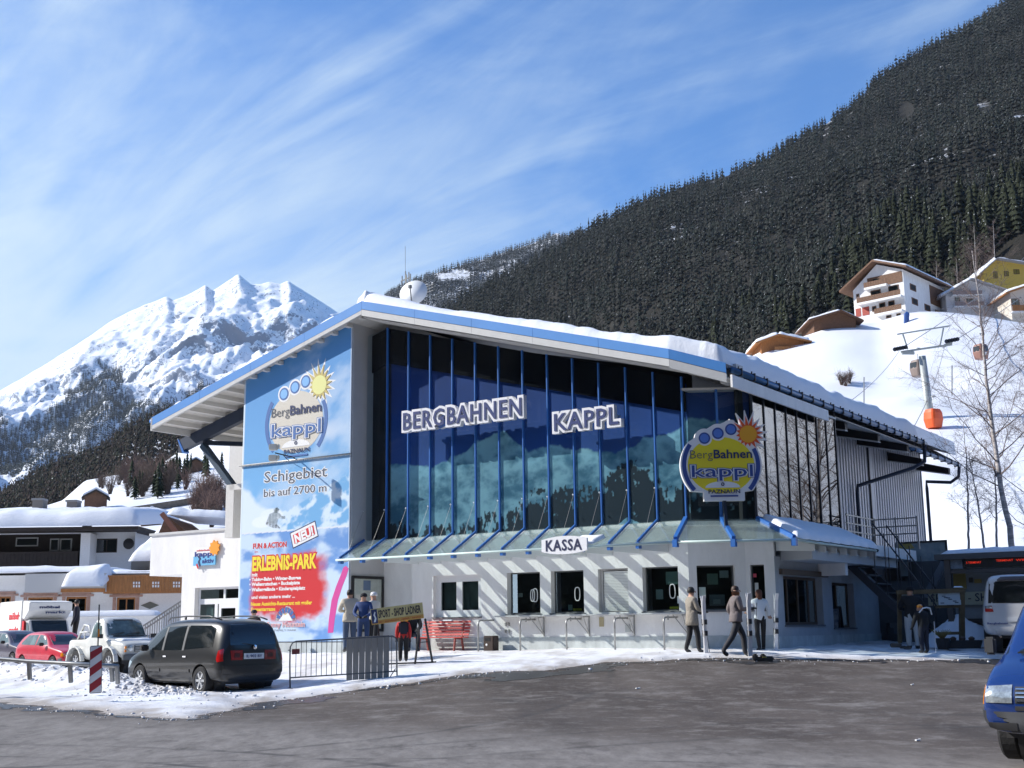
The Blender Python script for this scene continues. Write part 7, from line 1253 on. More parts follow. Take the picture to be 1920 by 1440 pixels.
# --- furniture truck
tk = empty('box_truck', label='white box truck with red lettering standing behind the parked cars at the left', cat='truck'); TW_ = mat('truck_white', (.70, .70, .68), .5, var=.06)
q = MB(); q.bb((-3.2, -1.1, .75), (1.0, 1.1, 3.0)); q.build('cargo_box', TW_, tk, bevel=.03); q = MB(); q.prism([(1.0, -1.05, 2.05), (1.35, -1.05, 2.02), (2.15, -1.05, 2.45), (2.2, -1.05, 2.9), (1.0, -1.05, 3.0)], (0, 2.1, 0)); q.build('overcab_box', TW_, tk, bevel=.04)
q = MB(); q.prism([(1.0, -.95, .5), (2.9, -.95, .5), (2.95, -.95, 1.05), (2.35, -.95, 1.2), (1.85, -.95, 2.0), (1.0, -.95, 2.05)], (0, 1.9, 0)); q.build('cab', mat('cab_white', (.6, .6, .6), .4, coat=.4), tk, bevel=.05)
q = MB(); q.prism([(2.37, -.84, 1.22), (1.90, -.84, 1.96), (1.93, -.84, 1.97), (2.40, -.84, 1.23)], (0, 1.68, 0)); q.build('windscreen', CARG, tk)
for sg in (-1, 1): q = MB(); q.prism([(1.2, sg * .965, 1.3), (2.15, sg * .965, 1.3), (1.8, sg * .965, 1.85), (1.2, sg * .965, 1.9)], (0, sg * .01, 0)); q.build('side_window', CARG, tk); q = MB(); q.box((1.15, sg * 1.0, 1.3), (.3, .08, 1.3)); q.build('red_stripe', INKR, tk)
wheels((-2.0, 2.1), .85, .36, .22, tk, 'steel'); pF = Pl((2.19, -1.0, 2.4), (0, 1, 0), (-.12, 0, 1)); pF.text('möbel', .45, .18, .95, .13, INKN, .03, .01, .04, 'lettering', tk); pF.text('markt', .75, -.08, .95, .13, INKN, .03, .01, .04, 'lettering', tk)
pR = Pl((-1.6, -1.105, 1.0), (1, 0, 0), (0, 0, 1)); pR.text('möbel·', .4, 1.05, 1.9, .38, INKR, .002, .01, .03, 'lettering', tk); pR.text('markt', .5, .35, 1.7, .34, INKR, .002, .01, .03, 'lettering', tk)
place(tk, (2.9, -.9), 62, 1238, 50, (math.sin(math.radians(36)), -math.cos(math.radians(36)))); tk.scale = (.83, .83, .80)
# --- blue van at the right edge
bvn = empty('blue_van', label='blue van cut by the right picture edge in the foreground, front towards the viewer', cat='van'); BLP = mat('paint_blue', (.006, .030, .15), .25, coat=.9, spec=.5); BUMP = mat('bumper_plastic', (.05, .052, .058), .6, var=.2, scale=5)
st = [(-2.4, .75, .45, 1.1, 1.85, .66), (-2.3, .90, .36, 1.12, 1.92, .72), (-1, .92, .34, 1.12, 1.94, .74), (.6, .92, .34, 1.11, 1.93, .74), (.95, .92, .34, 1.10, 1.86, .72), (1.30, .92, .34, 1.09, 1.50, .74), (1.62, .91, .34, 1.07, 1.16, .78), (1.85, .90, .34, 1.02, 1.08, .78), (2.10, .89, .33, .92, .98, .76), (2.30, .87, .33, .80, .86, .74), (2.36, .84, .36, .62, .66, .70)]
_, bv = body_mesh(st, [(-1.5, .33), (1.45, .33)], .41, .92, 'body', BLP, bvn); arch_liner([(-1.5, .33), (1.45, .33)], .92, .41, bvn); wheels((-1.5, 1.45), .80, .33, .21, bvn, 'eight')
decal(bv, [(-.78, 1.14), (.78, 1.14), (.68, 1.74), (-.68, 1.74)], 'x', 1, .006, CARG, 'windscreen', bvn, 5); decal(bv, [(-.84, 1.085), (.84, 1.085), (.84, 1.125), (-.84, 1.125)], 'x', 1, .012, BLKP, 'cowl', bvn, 4)
for sg in (-1, 1):
    decal(bv, [(sg * .55, .66), (sg * .83, .66), (sg * .84, .83), (sg * .55, .85)], 'x', 1, .012, LAMPC, 'headlight', bvn, 4, .03); decal(bv, [(2.27, .64), (2.12, .65), (2.10, .84), (2.24, .83)], 'y', sg, .010, LAMPO, 'indicator', bvn, 3)
    q = MB(); q.box((1.42, sg * 1.0, 1.24), (.08, .13, .20)); q.box((1.40, sg * .94, 1.2), (.05, .08, .05)); q.build('wing_mirror', mat('mirror_grey', (.05, .052, .055), .5), bvn, bevel=.03)
    decal(bv, [(1.35, 1.16), (.98, 1.68), (.35, 1.70), (.35, 1.15)], 'y', sg, .006, CARG, 'side_window', bvn, 3)
    decal(bv, [(2.32, .36), (1.92, .36), (1.92, .58), (2.32, .58)], 'y', sg, .03, BUMP, 'bumper_corner', bvn, 3, .04)
decal(bv, [(-.52, .66), (.52, .66), (.52, .83), (-.52, .83)], 'x', 1, .008, BLKP, 'grille', bvn, 3)
for k in range(4): decal(bv, [(-.51, .675 + .042 * k), (.51, .675 + .042 * k), (.51, .690 + .042 * k), (-.51, .690 + .042 * k)], 'x', 1, .02, CHROME, 'grille_bar', bvn, 3)
decal(bv, [(-.86, .36), (.86, .36), (.87, .57), (-.87, .57)], 'x', 1, .05, BUMP, 'bumper', bvn, 5, .07); decal(bv, [(-.52, .585), (.52, .585), (.52, .63), (-.52, .63)], 'x', 1, .012, BLKP, 'lower_grille', bvn, 3)
decal(bv, [(-.80, .38), (-.50, .38), (-.50, .46), (-.80, .46)], 'x', 1, .056, BLKP, 'bumper_vent', bvn, 2); q = MB(); q.bar((1.72, -.62, 1.17), (1.60, .1, 1.24), .02); q.bar((1.72, .05, 1.17), (1.60, .7, 1.24), .02); q.build('wiper', BLKP, bvn)
q = MB(); q.box((0, 0, .34), (3.9, 1.5, .14)); q.build('underbody', BLKP, bvn)
place(bvn, (2.36, 0), 2012, 1446, 12.8, (-.60, -.80))
# --- white van, tail to the viewer
wv = empty('white_van', label='white van seen from behind at the right edge between the shop and the blue van', cat='van'); WV = mat('paint_white', (.68, .68, .68), .3, coat=.7)
st = [(-2.35, .66, .5, 1.0, 1.80, .62), (-2.32, .84, .40, 1.02, 1.90, .70), (-2.1, .90, .36, 1.05, 1.95, .72), (-1, .91, .34, 1.06, 1.96, .74), (.8, .91, .34, 1.06, 1.94, .74), (1.3, .90, .34, 1.05, 1.6, .74), (1.75, .88, .34, 1.0, 1.08, .74), (2.3, .80, .36, .8, .86, .7)]
_, bv = body_mesh(st, [(-1.45, .33), (1.5, .33)], .40, .91, 'body', WV, wv); arch_liner([(-1.45, .33), (1.5, .33)], .91, .40, wv); wheels((-1.45, 1.5), .79, .33, .2, wv, 'steel')
decal(bv, [(-.72, 1.20), (.72, 1.20), (.66, 1.76), (-.66, 1.76)], 'x', -1, .008, CARG, 'rear_window', wv, 5); decal(bv, [(-.27, .72), (.27, .72), (.27, .84), (-.27, .84)], 'x', -1, .02, PLATE, 'number_plate', wv, 2)
for sg in (-1, 1): decal(bv, [(sg * .60, .98), (sg * .86, .98), (sg * .86, 1.12), (sg * .64, 1.14)], 'x', -1, .015, LAMPR, 'tail_light', wv, 3); decal(bv, [(sg * .62, 1.06), (sg * .85, 1.07), (sg * .85, 1.13), (sg * .66, 1.14)], 'x', -1, .022, LAMPC, 'reversing_light', wv, 3)
h = bv.ray_cast(Vector((-5, .4, .64)), Vector((1, 0, 0)))[0]; text('lettering', 'Bergbahnen', INKB, (h.x - .02, .78, .66), (0, -1, 0), (0, 0, 1), .5, .05, .02, .006, wv); text('lettering', '9.9', INKG, (h.x - .02, -.3, 1.14), (0, -1, 0), (0, 0, 1), .1, .05, .0, .004, wv)
decal(bv, [(-.84, .40), (.84, .40), (.85, .60), (-.85, .60)], 'x', -1, .05, WV, 'bumper', wv, 5, .07); q = MB(); q.tube([(-2.3, .5, .36), (-2.42, .48, .34)], .03, 8); q.build('exhaust', CHROME, wv)
decal(bv, [(-.70, 1.77), (.70, 1.77), (.66, 1.88), (-.66, 1.88)], 'x', -1, .05, mat('spoiler_smoke', (.10, .08, .08), .4), 'roof_spoiler', wv, 3, .05)
q = MB(); q.box((0, 0, .36), (4.0, 1.5, .14)); q.build('underbody', BLKP, wv); place(wv, (-2.35, 0), 1916, 1219, 32.2, (.36, .93))
# ------------------------------------------------------------------ people
SKIN = mat('skin', (.46, .27, .19), .6); BLK = mat('cloth_black', (.012, .012, .014), .85); NAVY = mat('cloth_navy', (.015, .018, .035), .85); BOOT = mat('ski_boot', (.03, .03, .032), .4); GLOVE = mat('glove', (.02, .02, .022), .7)
def person(label, px, py, dep, H, face, coat, trou, hair, pose=None, hem=0.0, gloves=None, boots=None, hat=None, hairlen=.0, fat=1.0, hemmat=None, parts=None, zoff=0.0):
    """one continuous skinned figure (metres for a 1.75 m adult, y forward), clothing colours by region; hair, hat, hem as children"""
    p = at(px, py, dep); e = empty('person', (p[0], p[1], p[2] + zoff), math.radians(face), label=label, cat='person'); k = H / 1.75
    J = dict(pel=(0, 0, .96), sp=(0, 0, 1.14), ch=(0, .0, 1.34), nk=(0, .0, 1.49), hd=(0, .02, 1.60), ht=(0, .01, 1.70), ls=(-.19, 0, 1.40), rs=(.19, 0, 1.40), le=(-.25, -.02, 1.13), re=(.25, -.02, 1.13), lw=(-.25, .08, .90), rw=(.25, .08, .90), lh=(-.25, .11, .82), rh=(.25, .11, .82),
        lp=(-.10, 0, .90), rp=(.10, 0, .90), lk=(-.11, .03, .50), rk=(.11, .03, .50), la=(-.11, 0, .10), ra=(.11, 0, .10), lt=(-.12, .17, .045), rt=(.12, .17, .045)); J.update(pose or {})
    Rd = dict(pel=.150, sp=.145, ch=.165, nk=.058, hd=.098, ht=.068, ls=.085, rs=.085, le=.062, re=.062, lw=.045, rw=.045, lh=.045, rh=.045, lp=.105, rp=.105, lk=.075, rk=.075, la=.062, ra=.062, lt=.05, rt=.05)
    E_ = [('pel', 'sp'), ('sp', 'ch'), ('ch', 'nk'), ('nk', 'hd'), ('hd', 'ht'), ('ch', 'ls'), ('ls', 'le'), ('le', 'lw'), ('lw', 'lh'), ('ch', 'rs'), ('rs', 're'), ('re', 'rw'), ('rw', 'rh'), ('pel', 'lp'), ('lp', 'lk'), ('lk', 'la'), ('la', 'lt'), ('pel', 'rp'), ('rp', 'rk'), ('rk', 'ra'), ('ra', 'rt')]
    names = list(J); idx = {n: i for i, n in enumerate(names)}; vs = [Vector(J[n]) for n in names]; rad = [Rd[n] for n in names]; ed = [(idx[a], idx[b]) for a, b in E_]; cls = {n: c for n, c in (('pel', 1), ('sp', 0), ('ch', 0), ('nk', 2), ('hd', 2), ('ht', 2), ('ls', 0), ('rs', 0), ('le', 0), ('re', 0), ('lw', 0), ('rw', 0), ('lh', 3), ('rh', 3), ('lp', 1), ('rp', 1), ('lk', 1), ('rk', 1), ('la', 1), ('ra', 1), ('lt', 4), ('rt', 4))}
    bones = [(J[a], J[b], cls[b] if b not in ('sp',) else 0, cls[a]) for a, b in E_]
    # fingers: four and a thumb on each hand, curled
    for sd_, hn, wn_ in ((-1, 'lh', 'lw'), (1, 'rh', 'rw')):
        hv = Vector(J[hn]); d = (hv - Vector(J[wn_])).normalized(); side = d.cross(Vector((0, 0, 1))); side = side.normalized() if side.length > .1 else Vector((0, 1, 0)); inn = d.cross(side)
        for f_ in range(4):
            b0 = len(vs); l = (.05, .058, .055, .043)[f_]; o = side * (.03 * (f_ - 1.5)); vs.append(hv + o + d * .045); rad.append(.014); ed.append((idx[hn], b0)); vs.append(hv + o + d * (.045 + l * .7) + inn * l * .5); rad.append(.010); ed.append((b0, b0 + 1)); bones.append((tuple(vs[b0]), tuple(vs[b0 + 1]), 3, 3))
        b0 = len(vs); vs.append(hv + side * -.055 + d * .02 + inn * .025); rad.append(.014); ed.append((idx[hn], b0))
    me = bpy.data.meshes.new('p'); me.from_pydata([v * k for v in vs], ed, []); o = bpy.data.objects.new('p', me); COL.objects.link(o); sk_ = o.modifiers.new('k', 'SKIN'); sl_ = me.skin_vertices[0].data
    for i, r_ in enumerate(rad):
        f_ = fat if (i < len(names) and cls[names[i]] in (0, 1)) else 1; sl_[i].radius = (r_ * k * f_, r_ * k * f_); sl_[i].use_root = (i == 0)
    sk_.use_smooth_shade = True; sb = o.modifiers.new('s', 'SUBSURF'); sb.levels = 1; m2 = evalmesh(o); bpy.data.objects.remove(o); m2.materials.clear()
    b = meshobj('body', m2, [coat, trou, SKIN, gloves or GLOVE, boots or BOOT], e, True); A_ = np.array([x[0] for x in bones]) * k; B_ = np.array([x[1] for x in bones]) * k; mi = []
    for pl_ in m2.polygons:
        c = np.array(pl_.center); ab = B_ - A_; t = np.clip(((c - A_) * ab).sum(1) / (ab * ab).sum(1), 0, 1); d = np.linalg.norm(c - A_ - ab * t[:, None], axis=1); i = int(d.argmin()); cl_ = bones[i][2]
        if c[2] < .13 * k: cl_ = 4
        if cl_ == 2 and c[2] < J['nk'][2] * k * .99 and i == 2: cl_ = 0
        if cl_ == 1 and c[2] > (J['pel'][2] - .02 - hem * .0) * k and i in (0, 13, 17): cl_ = 0
        mi.append(cl_)
    m2.polygons.foreach_set('material_index', mi)
    hd = Vector(J['hd']) * k; up = (Vector(J['ht']) - Vector(J['nk'])).normalized(); q = MB(); prof = [(.001, .118), (.045, .112), (.078, .088), (.094, .045), (.097, .0), (.088, -.04 - hairlen * .3)] + ([(.08, -.07 - hairlen)] if hairlen else [])
    if hat: prof = [(r_ * 1.1, z) for r_, z in prof[:5]]
    Rh = up.to_track_quat('Z', 'Y').to_matrix(); cc = hd + up * .018 * k + Vector((0, -.024, 0)) * k; q.lathe([(r_ * k, z * k) for r_, z in prof][::-1], 16, tuple(cc), Rh); q.build('helmet' if hat == 'helmet' else ('cap' if hat else 'hair'), hair, e, smooth=True)
    q = MB(); f0_ = hd + Vector((0, .098, -.005)) * k; q.tube([tuple(f0_ + Vector((0, -.01, .03)) * k), tuple(f0_ + Vector((0, .018, -.01)) * k)], [.010 * k, .016 * k], 6); q.build('nose', SKIN, e)
    q = MB(); [q.lathe([(.001, -.008 * k), (.011 * k, 0), (.001, .008 * k)], 6, tuple(hd + Vector((sx * .035, .091, .022)) * k)) for sx in (-1, 1)]; o_ = q.build('eyes', BLK, e); o_['kind'] = 'stuff'
    if hem: q = MB(); pz = Vector(J['pel']) * k; q.lathe([(.205 * k, -hem * k), (.200 * k, -hem * k * .5), (.185 * k, .06 * k), (.15 * k, .18 * k)], 18, tuple(pz), Matrix.Diagonal((1.05, .80, 1))); q.build('coat_skirt', hemmat or coat, e, smooth=True)
    return e
def skis(label, p0, p1, col, parent=None, wd=.085, facing=0.0):
    """a pair of skis carried upright, with bindings"""
    e = empty('skis', tuple(p0), facing, label=label, cat='skis'); v = Vector(p1) - Vector(p0); Lh = v.length; R = Matrix.Rotation(-facing, 3, 'Z'); v = R @ v; d = v.normalized()
    for off in (-.022, .022):
        q = MB(); pts = [Vector((0, off, 0)) + d * (Lh * t) + Vector((0, .0, 0)) + Vector((0, (off * 2.2) * max(0, t - .88) / .12, 0)) for t in np.linspace(0, 1, 10)]; ws = [wd * (1.0 + .28 * abs(2 * t - 1) ** 2) * (1 if t < .95 else .75) for t in np.linspace(0, 1, 10)]
        for i in range(9): q.bar(pts[i], pts[i + 1], .018, (ws[i] + ws[i + 1]) / 2, up=(1, 0, 0)) if False else q.bar(pts[i], pts[i + 1], (ws[i] + ws[i + 1]) / 2, .016, up=(0, 1, 0))
        q.build('ski', col, e)
    for t in (.36, .55): q = MB(); c = d * (Lh * t); q.box(c + Vector((0, .05, 0)), (.075, .07, .16)); q.box(c + Vector((0, -.05, 0)), (.075, .07, .12)); q.box(c + Vector((.05, .06, .05)), (.06, .05, .05)); q.build('binding', BLKP, e)
    return e
QUILT = mat('quilted_beige', (.26, .23, .19), .85, bump=.8, bscale=22, var=.15, scale=20); GREYJ = mat('jacket_grey_violet', (.15, .125, .125), .8, bump=.5, bscale=14, var=.2, scale=5); WHITEJ = mat('sweater_white', (.72, .75, .78), .85); LBLUE = mat('hem_blue', (.12, .25, .5), .8)
BRH = mat('hair_brown', (.045, .022, .012), .6); DKH = mat('hair_dark', (.012, .009, .007), .6); REDH = mat('hair_auburn', (.10, .035, .018), .6); SKIW = mat('ski_white', (.75, .75, .76), .25, coat=.5)
# man in the quilted coat, facing right
fx = -72
person('person in beige quilted coat holding upright skis at the end of the ticket wall', 1300, 1227, 32.0, 1.72, fx, QUILT, BLK, DKH, dict(rk=(.10, .10, .50), ra=(.10, .12, .10), rt=(.11, .29, .045), lk=(-.10, -.03, .50), la=(-.11, -.16, .12), lt=(-.12, .0, .045), le=(-.26, .06, 1.15), lw=(-.16, .24, 1.08), lh=(-.14, .32, 1.06), re=(.25, .06, 1.15), rw=(.2, .22, 1.1), rh=(.16, .31, 1.09)), hem=.22)
a = at(1324, 1227, 31.8); b = at(1318, 1117, 31.8); skis('white and black skis held upright by the person in the quilted coat', a, b, SKIW, facing=.3)
# man striding with skis
person('person in grey violet jacket and dark trousers striding right with skis held upright', 1384, 1233, 31.1, 1.78, -80, GREYJ, mat('trouser_slate', (.035, .035, .042), .8), BRH, dict(pel=(0, -.02, .93), lp=(-.10, 0, .88), rp=(.10, 0, .88), lk=(-.10, .20, .52), la=(-.10, .22, .10), lt=(-.11, .40, .045), rk=(.10, -.16, .50), ra=(.10, -.42, .16), rt=(.10, -.28, .05), re=(.24, .05, 1.15), rw=(.16, .32, 1.17), rh=(.13, .40, 1.18), le=(-.26, -.12, 1.16), lw=(-.26, .02, .98), lh=(-.25, .08, .92)), hem=.08, fat=1.08)
a = at(1407, 1230, 31.0); b = at(1403, 1112, 31.0); skis('white skis held upright by the striding person in the middle', a, b, SKIW, facing=.2)
person('person with auburn hair in white sweater and black trousers standing with the back turned', 1428, 1223, 33.2, 1.66, 12, WHITEJ, BLK, REDH, dict(lk=(-.09, .0, .48), rk=(.10, .05, .48), la=(-.06, -.02, .10), ra=(.10, .08, .10), lt=(-.08, .12, .045), rt=(.12, .24, .045), le=(-.27, .04, 1.16), lw=(-.27, .22, 1.1), lh=(-.27, .28, 1.1), re=(.28, .05, 1.15), rw=(.34, .16, 1.02), rh=(.38, .20, .98)), hairlen=.10, fat=.9, gloves=SKIN)
q = MB(); 
a = at(1455, 1224, 33.0); b = at(1455, 1113, 33.0); skis('pair of pale skis leaning upright at the white corner beside the person in white', a, b, SKIW, facing=.2)
for i, (x0, y0, x1, y1, d_) in enumerate(((1416, 1196, 1419, 1130, 32.8), (1331, 1226, 1320, 1150, 32.0))): q = MB(); q.tube([tuple(at(x0, y0, d_)), tuple(at(x1, y1, d_))], .008, 5); tag(q.build('ski_pole', BLKP), ['thin black ski pole beside the person in white', 'thin black ski pole beside the person in the quilted coat'][i], 'ski pole')
# group at the left near the barrier
person('person in beige jacket standing with the back turned in front of the red poster', 655, 1224, 34.5, 1.74, 20, mat('jacket_beige', (.52, .46, .36), .85, bump=.4, bscale=10), mat('jeans', (.06, .09, .15), .85), DKH, dict(le=(-.28, .08, 1.16), lw=(-.16, .26, 1.14), re=(.28, .08, 1.16), rw=(.16, .26, 1.14), lh=(-.1, .32, 1.15), rh=(.1, .32, 1.15)), hem=.12, fat=1.1)
person('person in blue and black ski jacket standing behind the grey barrier panel', 681, 1224, 34.0, 1.62, 175, mat('jacket_blue', (.015, .045, .16), .7), mat('trouser_blue', (.02, .045, .12), .8), BLK, dict(le=(-.27, .10, 1.14), lw=(-.14, .22, 1.05), re=(.27, .10, 1.14), rw=(.14, .22, 1.05), lh=(-.08, .26, 1.03), rh=(.08, .26, 1.03)), hat='cap')
person('person in white and black ski clothing half hidden behind the shop sign', 700, 1224, 35.0, 1.70, 60, mat('jacket_offwhite', (.58, .56, .52), .8), BLK, mat('helmet_white', (.7, .7, .7), .3), None, hat='helmet')
person('person in dark cap only showing the head above the minivan roof', 474, 1241, 40.0, 1.66, 160, BLK, BLK, mat('cap_black', (.02, .02, .03), .8), None, hat='cap')
red = mat('jacket_red_black', (.42, .02, .02), .8)
kd = person('small child in red and black ski suit with dark backpack seen from behind', 756, 1241, 32.2, 1.18, 8, red, BLK, mat('hat_grey', (.14, .12, .12), .8), None, hat='cap', fat=1.25)
q = MB(); q.box((0, -.17, .86), (.25, .14, .32)); q.build('backpack', NAVY, kd, bevel=.04); q = MB(); q.box((-.06, -.16, 1.04), (.08, .1, .04)); q.box((.08, -.16, 1.04), (.06, .1, .04)); o_ = q.build('straps', INKO, kd); o_['kind'] = 'stuff'
person('person in dark clothing sitting on the left end of the red bench', 772, 1222, 35.0, 1.70, 190, BLK, NAVY, DKH, dict(pel=(0, 0, .52), sp=(0, .02, .70), ch=(0, .06, .90), nk=(0, .10, 1.05), hd=(0, .13, 1.15), ht=(0, .14, 1.25), ls=(-.19, .05, .95), rs=(.19, .05, .95), le=(-.25, .12, .72), re=(.25, .12, .72), lw=(-.15, .32, .62), rw=(.15, .32, .62), lh=(-.12, .38, .6), rh=(.12, .38, .6), lp=(-.10, .02, .50), rp=(.10, .02, .50), lk=(-.14, .42, .50), rk=(.14, .42, .50), la=(-.13, .42, .10), ra=(.13, .42, .10), lt=(-.14, .58, .045), rt=(.14, .58, .045)))
person('person in dark jacket sitting low behind the jeep near the terrace wall', 140, 1213, 45.0, 1.7, 100, NAVY, BLK, DKH, None)
ad = person('tall person in black hooded jacket and pale trousers at the wooden notice frame', 1714, 1221, 34.2, 1.76, -10, BLK, mat('trouser_pale', (.45, .46, .46), .85), mat('hood_black', (.01, .01, .012), .9), dict(le=(-.30, .06, 1.16), lw=(-.2, .26, 1.12), re=(.32, .04, 1.18), rw=(.42, .2, 1.1), lh=(-.14, .32, 1.12), rh=(.46, .26, 1.08)), hat='cap', fat=1.2)
ck = person('child in black ski suit with white stripe and orange helmet leaning on poles', 1735, 1226, 32.4, 1.30, 25, BLK, NAVY, mat('helmet_orange', (.85, .30, .01), .25, coat=1), dict(ch=(0, .06, 1.33), nk=(0, .09, 1.47), hd=(0, .13, 1.57), ht=(0, .13, 1.67), ls=(-.2, .07, 1.38), rs=(.2, .07, 1.38), le=(-.30, .1, 1.14), lw=(-.28, .22, .95), re=(.32, .1, 1.14), rw=(.36, .2, .95), lh=(-.28, .26, .9), rh=(.38, .24, .9)), hat='helmet', fat=1.18, gloves=BLK)
q = MB(); q.tube([(-.2, -.10, 1.05), (-.12, -.16, 1.16), (0, -.17, 1.18), (.14, -.14, 1.16), (.24, -.08, 1.0)], .018, 6); q.build('white_stripe', WHITEJ, ck); q = MB(); q.tube([(.36, .22, .82), (.36, .24, .0)], .012, 6); tag(q.build('ski_pole', SKIW, None), 'short white ski pole beside the child with the orange helmet', 'ski pole'); bpy.data.objects['ski_pole' if False else q and bpy.context.scene.objects[-1].name].location = ck.location
# ------------------------------------------------------------------ street furniture and small things
POLEM = mat('barrier_steel', (.10, .11, .12), .5, metal=.4, var=.2, scale=8)
e = empty('crowd_barrier', label='grey tubular crowd barrier with a metal sheet panel beside the dark minivan', cat='barrier'); L0, R0 = at(544, 1291, 28.6), at(743, 1278, 29.4); e.location = tuple(L0); dv = R0 - L0; Lb = np.hypot(dv[0], dv[1]); e.rotation_euler = (0, 0, math.atan2(dv[1], dv[0])); sl_ = dv[2] / Lb; HB = 1.05
zz = lambda x, z: (x, 0, z + sl_ * x)
q = MB(); q.tube([zz(.0, 0), zz(-.02, .55), zz(-.02, HB - .12), zz(.03, HB - .03), zz(.12, HB), zz(Lb - .1, HB), zz(Lb - .02, HB - .04), zz(Lb, HB - .14), zz(Lb + .02, 0)], .019, 8); q.build('frame', POLEM, e, smooth=True); q = MB(); q.bar(zz(-.02, .24), zz(Lb, .24), .03); q.build('lower_rail', POLEM, e)
for k in range(1, 21): x = Lb * k / 21; q = MB(); q.bar(zz(x, .24), zz(x, HB), .014); q.build('bar', POLEM, e)
q = MB(); q.bar((.0, -.28, 0), (0, .28, 0), .03); q.bar((Lb, -.28, sl_ * Lb), (Lb, .28, sl_ * Lb), .03); q.bar(zz(-.07, .86), zz(-.02, .86), .02); q.bar(zz(Lb - .16, .1), zz(Lb - .02, .3), .02); q.build('foot', POLEM, e)
pxw = Lb * .52; q = MB()
n = 12; xs_ = np.linspace(pxw, Lb * .93, n * 2)
PANM = mat('sheet_metal', (.26, .245, .22), .55, metal=.2, var=.12, scale=2, stretch=(3, 1, .5))
for i in range(7): x0 = pxw + (Lb * .93 - pxw) * i / 7; x1 = pxw + (Lb * .93 - pxw) * (i + 1) / 7; q = MB(); q.prism([zz(x0 + .005, .10), zz(x1 - .005, .10), zz(x1 - .005, HB + .03), zz(x0 + .005, HB + .03)], (0, -.012 - .001 * (i % 2), 0)); q.build('sheet_panel', PANM, e)
q = MB(); q.prism([zz(.02, .76), zz(.20, .76), zz(.20, .88), zz(.02, .88)], (0, -.01, 0)); q.build('plate', mat('plate_brown_red', (.14, .03, .03), .5), e)
# sign trestle of the sport shop
e = empty('shop_sign_stand', label='yellow sign board with black lettering on a dark metal trestle behind the barrier', cat='sign'); DS = 32.0; o = at(697, 1245, DS); a1 = at(697, 1172, DS); b1 = at(795, 1159, DS); e.location = (0, 0, 0); rr_ = b1 - a1; Wd_ = np.linalg.norm(rr_); rr_ /= Wd_; up3 = np.array([0, 0, 1.0]); pS = Pl(tuple(a1), rr_, up3 - rr_ * rr_[2]); Hs = .40
pS.poly([(0, 0), (Wd_, 0), (Wd_, Hs), (0, Hs)], -.04, 0).build('board', mat('sign_ochre', (.48, .42, .20), .6, var=.1), e); pS.poly([(.0, .0), (Wd_, 0), (Wd_, .10), (0, .10)], .001, .005).build('lower_band', mat('sign_brown_band', (.42, .24, .06), .6), e)
pS.text('SPORT - SHOP LADNER', .20, .15, Wd_ - .26, .20, mat('sign_black', (.012, .012, .03), .5), .004, .004, .02, 'lettering', e); pS.text('ski · snowboard · verleih · service', .20, .03, Wd_ - .28, .045, mat('sign_red_brown', (.3, .06, .02), .6), .006, .003, .02, 'lettering', e)
pS.poly([(.02, .03), (.17, .03), (.17, Hs - .02), (.02, Hs - .02)], .002, .006).build('emblem_field', INKN, e); pS.poly([(.06, .06), (.10, .16), (.07, .24), (.11, .33), (.13, .30), (.11, .24), (.14, .15), (.11, .06)], .007, .010).build('emblem', mat('emblem_pale', (.6, .65, .68), .5), e)
gL = lambda x, y: tuple(at(x, y, DS))
for (x0, y0, x1, y1) in ((788, 1162, 778, 1246), (797, 1160, 812, 1250), (703, 1172, 697, 1246), (708, 1172, 716, 1250)): q = MB(); q.bar(gL(x0, y0), gL(x1, y1), .04); q.build('leg', BLACKM, e)
q = MB(); q.bar(gL(700, 1246), gL(818, 1241), .035); q.bar(gL(780, 1205), gL(806, 1203), .02); q.build('base_rail', BLACKM, e)
# red bench
REDB = mat('bench_red', (.52, .07, .06), .6, var=.3, scale=6, bump=.3); e = empty('bench', label='red slatted bench with curved back standing against the ticket hall wall', cat='bench'); s0b, s1b = float(P(778, 1200, -.6)[0]), float(P(866, 1200, -.6)[0]); e.location = tuple(Wd(s0b, -.62, float(gz(*Wd(s0b, -.6)[:2])) + .03)); e.rotation_euler = (0, 0, BROT); LBn = s1b - s0b
for k in range(5): t = k / 4; q = MB(); q.box((LBn / 2, .38 + .10 * t, .52 + .38 * t), (LBn, .03, .058), R=Matrix.Rotation(-.25, 3, 'X')); q.build('backrest_slat', REDB, e)
for k in range(4): q = MB(); q.box((LBn / 2, .02 + .10 * k, .44), (LBn, .075, .03)); q.build('seat_slat', REDB, e)
for x in (.2, LBn - .25):
    q = MB(); q.bar((x, .02, .42), (x - .02, -.02, 0), .05); q.bar((x, .34, .42), (x + .02, .42, 0), .05); q.bar((x, 0, .41), (x, .36, .41), .05); q.bar((x, .36, .42), (x, .49, .92), .045); q.build('leg', mat('bench_iron', (.25, .06, .05), .6), e)
snowpad('snow_patch', lambda u, v: np.stack([LBn * .4 + .4 * u, .44 + .06 * v + 0 * u, .93 + 0 * u], -1), .4, .06, .04, 10, 5, e, edge=.03, amp=.01)
# rubbish bin
e = empty('rubbish_bin', label='small dark brown rubbish bin standing at the foot of the ticket wall', cat='rubbish bin'); sb_ = float(P(921, 1222, -.35)[0]); e.location = tuple(Wd(sb_, -.35, float(gz(*Wd(sb_, -.4)[:2])) + .03)); e.rotation_euler = (0, 0, BROT)
q = MB(); q.box((0, 0, .23), (.36, .30, .46)); q.build('body', mat('bin_brown', (.045, .028, .022), .5), e, bevel=.02); q = MB(); q.box((-.02, -.152, .36), (.2, .01, .10)); q.build('slot', BLK, e); q = MB(); q.lathe([(.035, 0), (.001, .01)], 10, (-.06, -.153, .20), Matrix.Rotation(math.pi / 2, 3, 'X')); q.build('sticker', INKW, e)
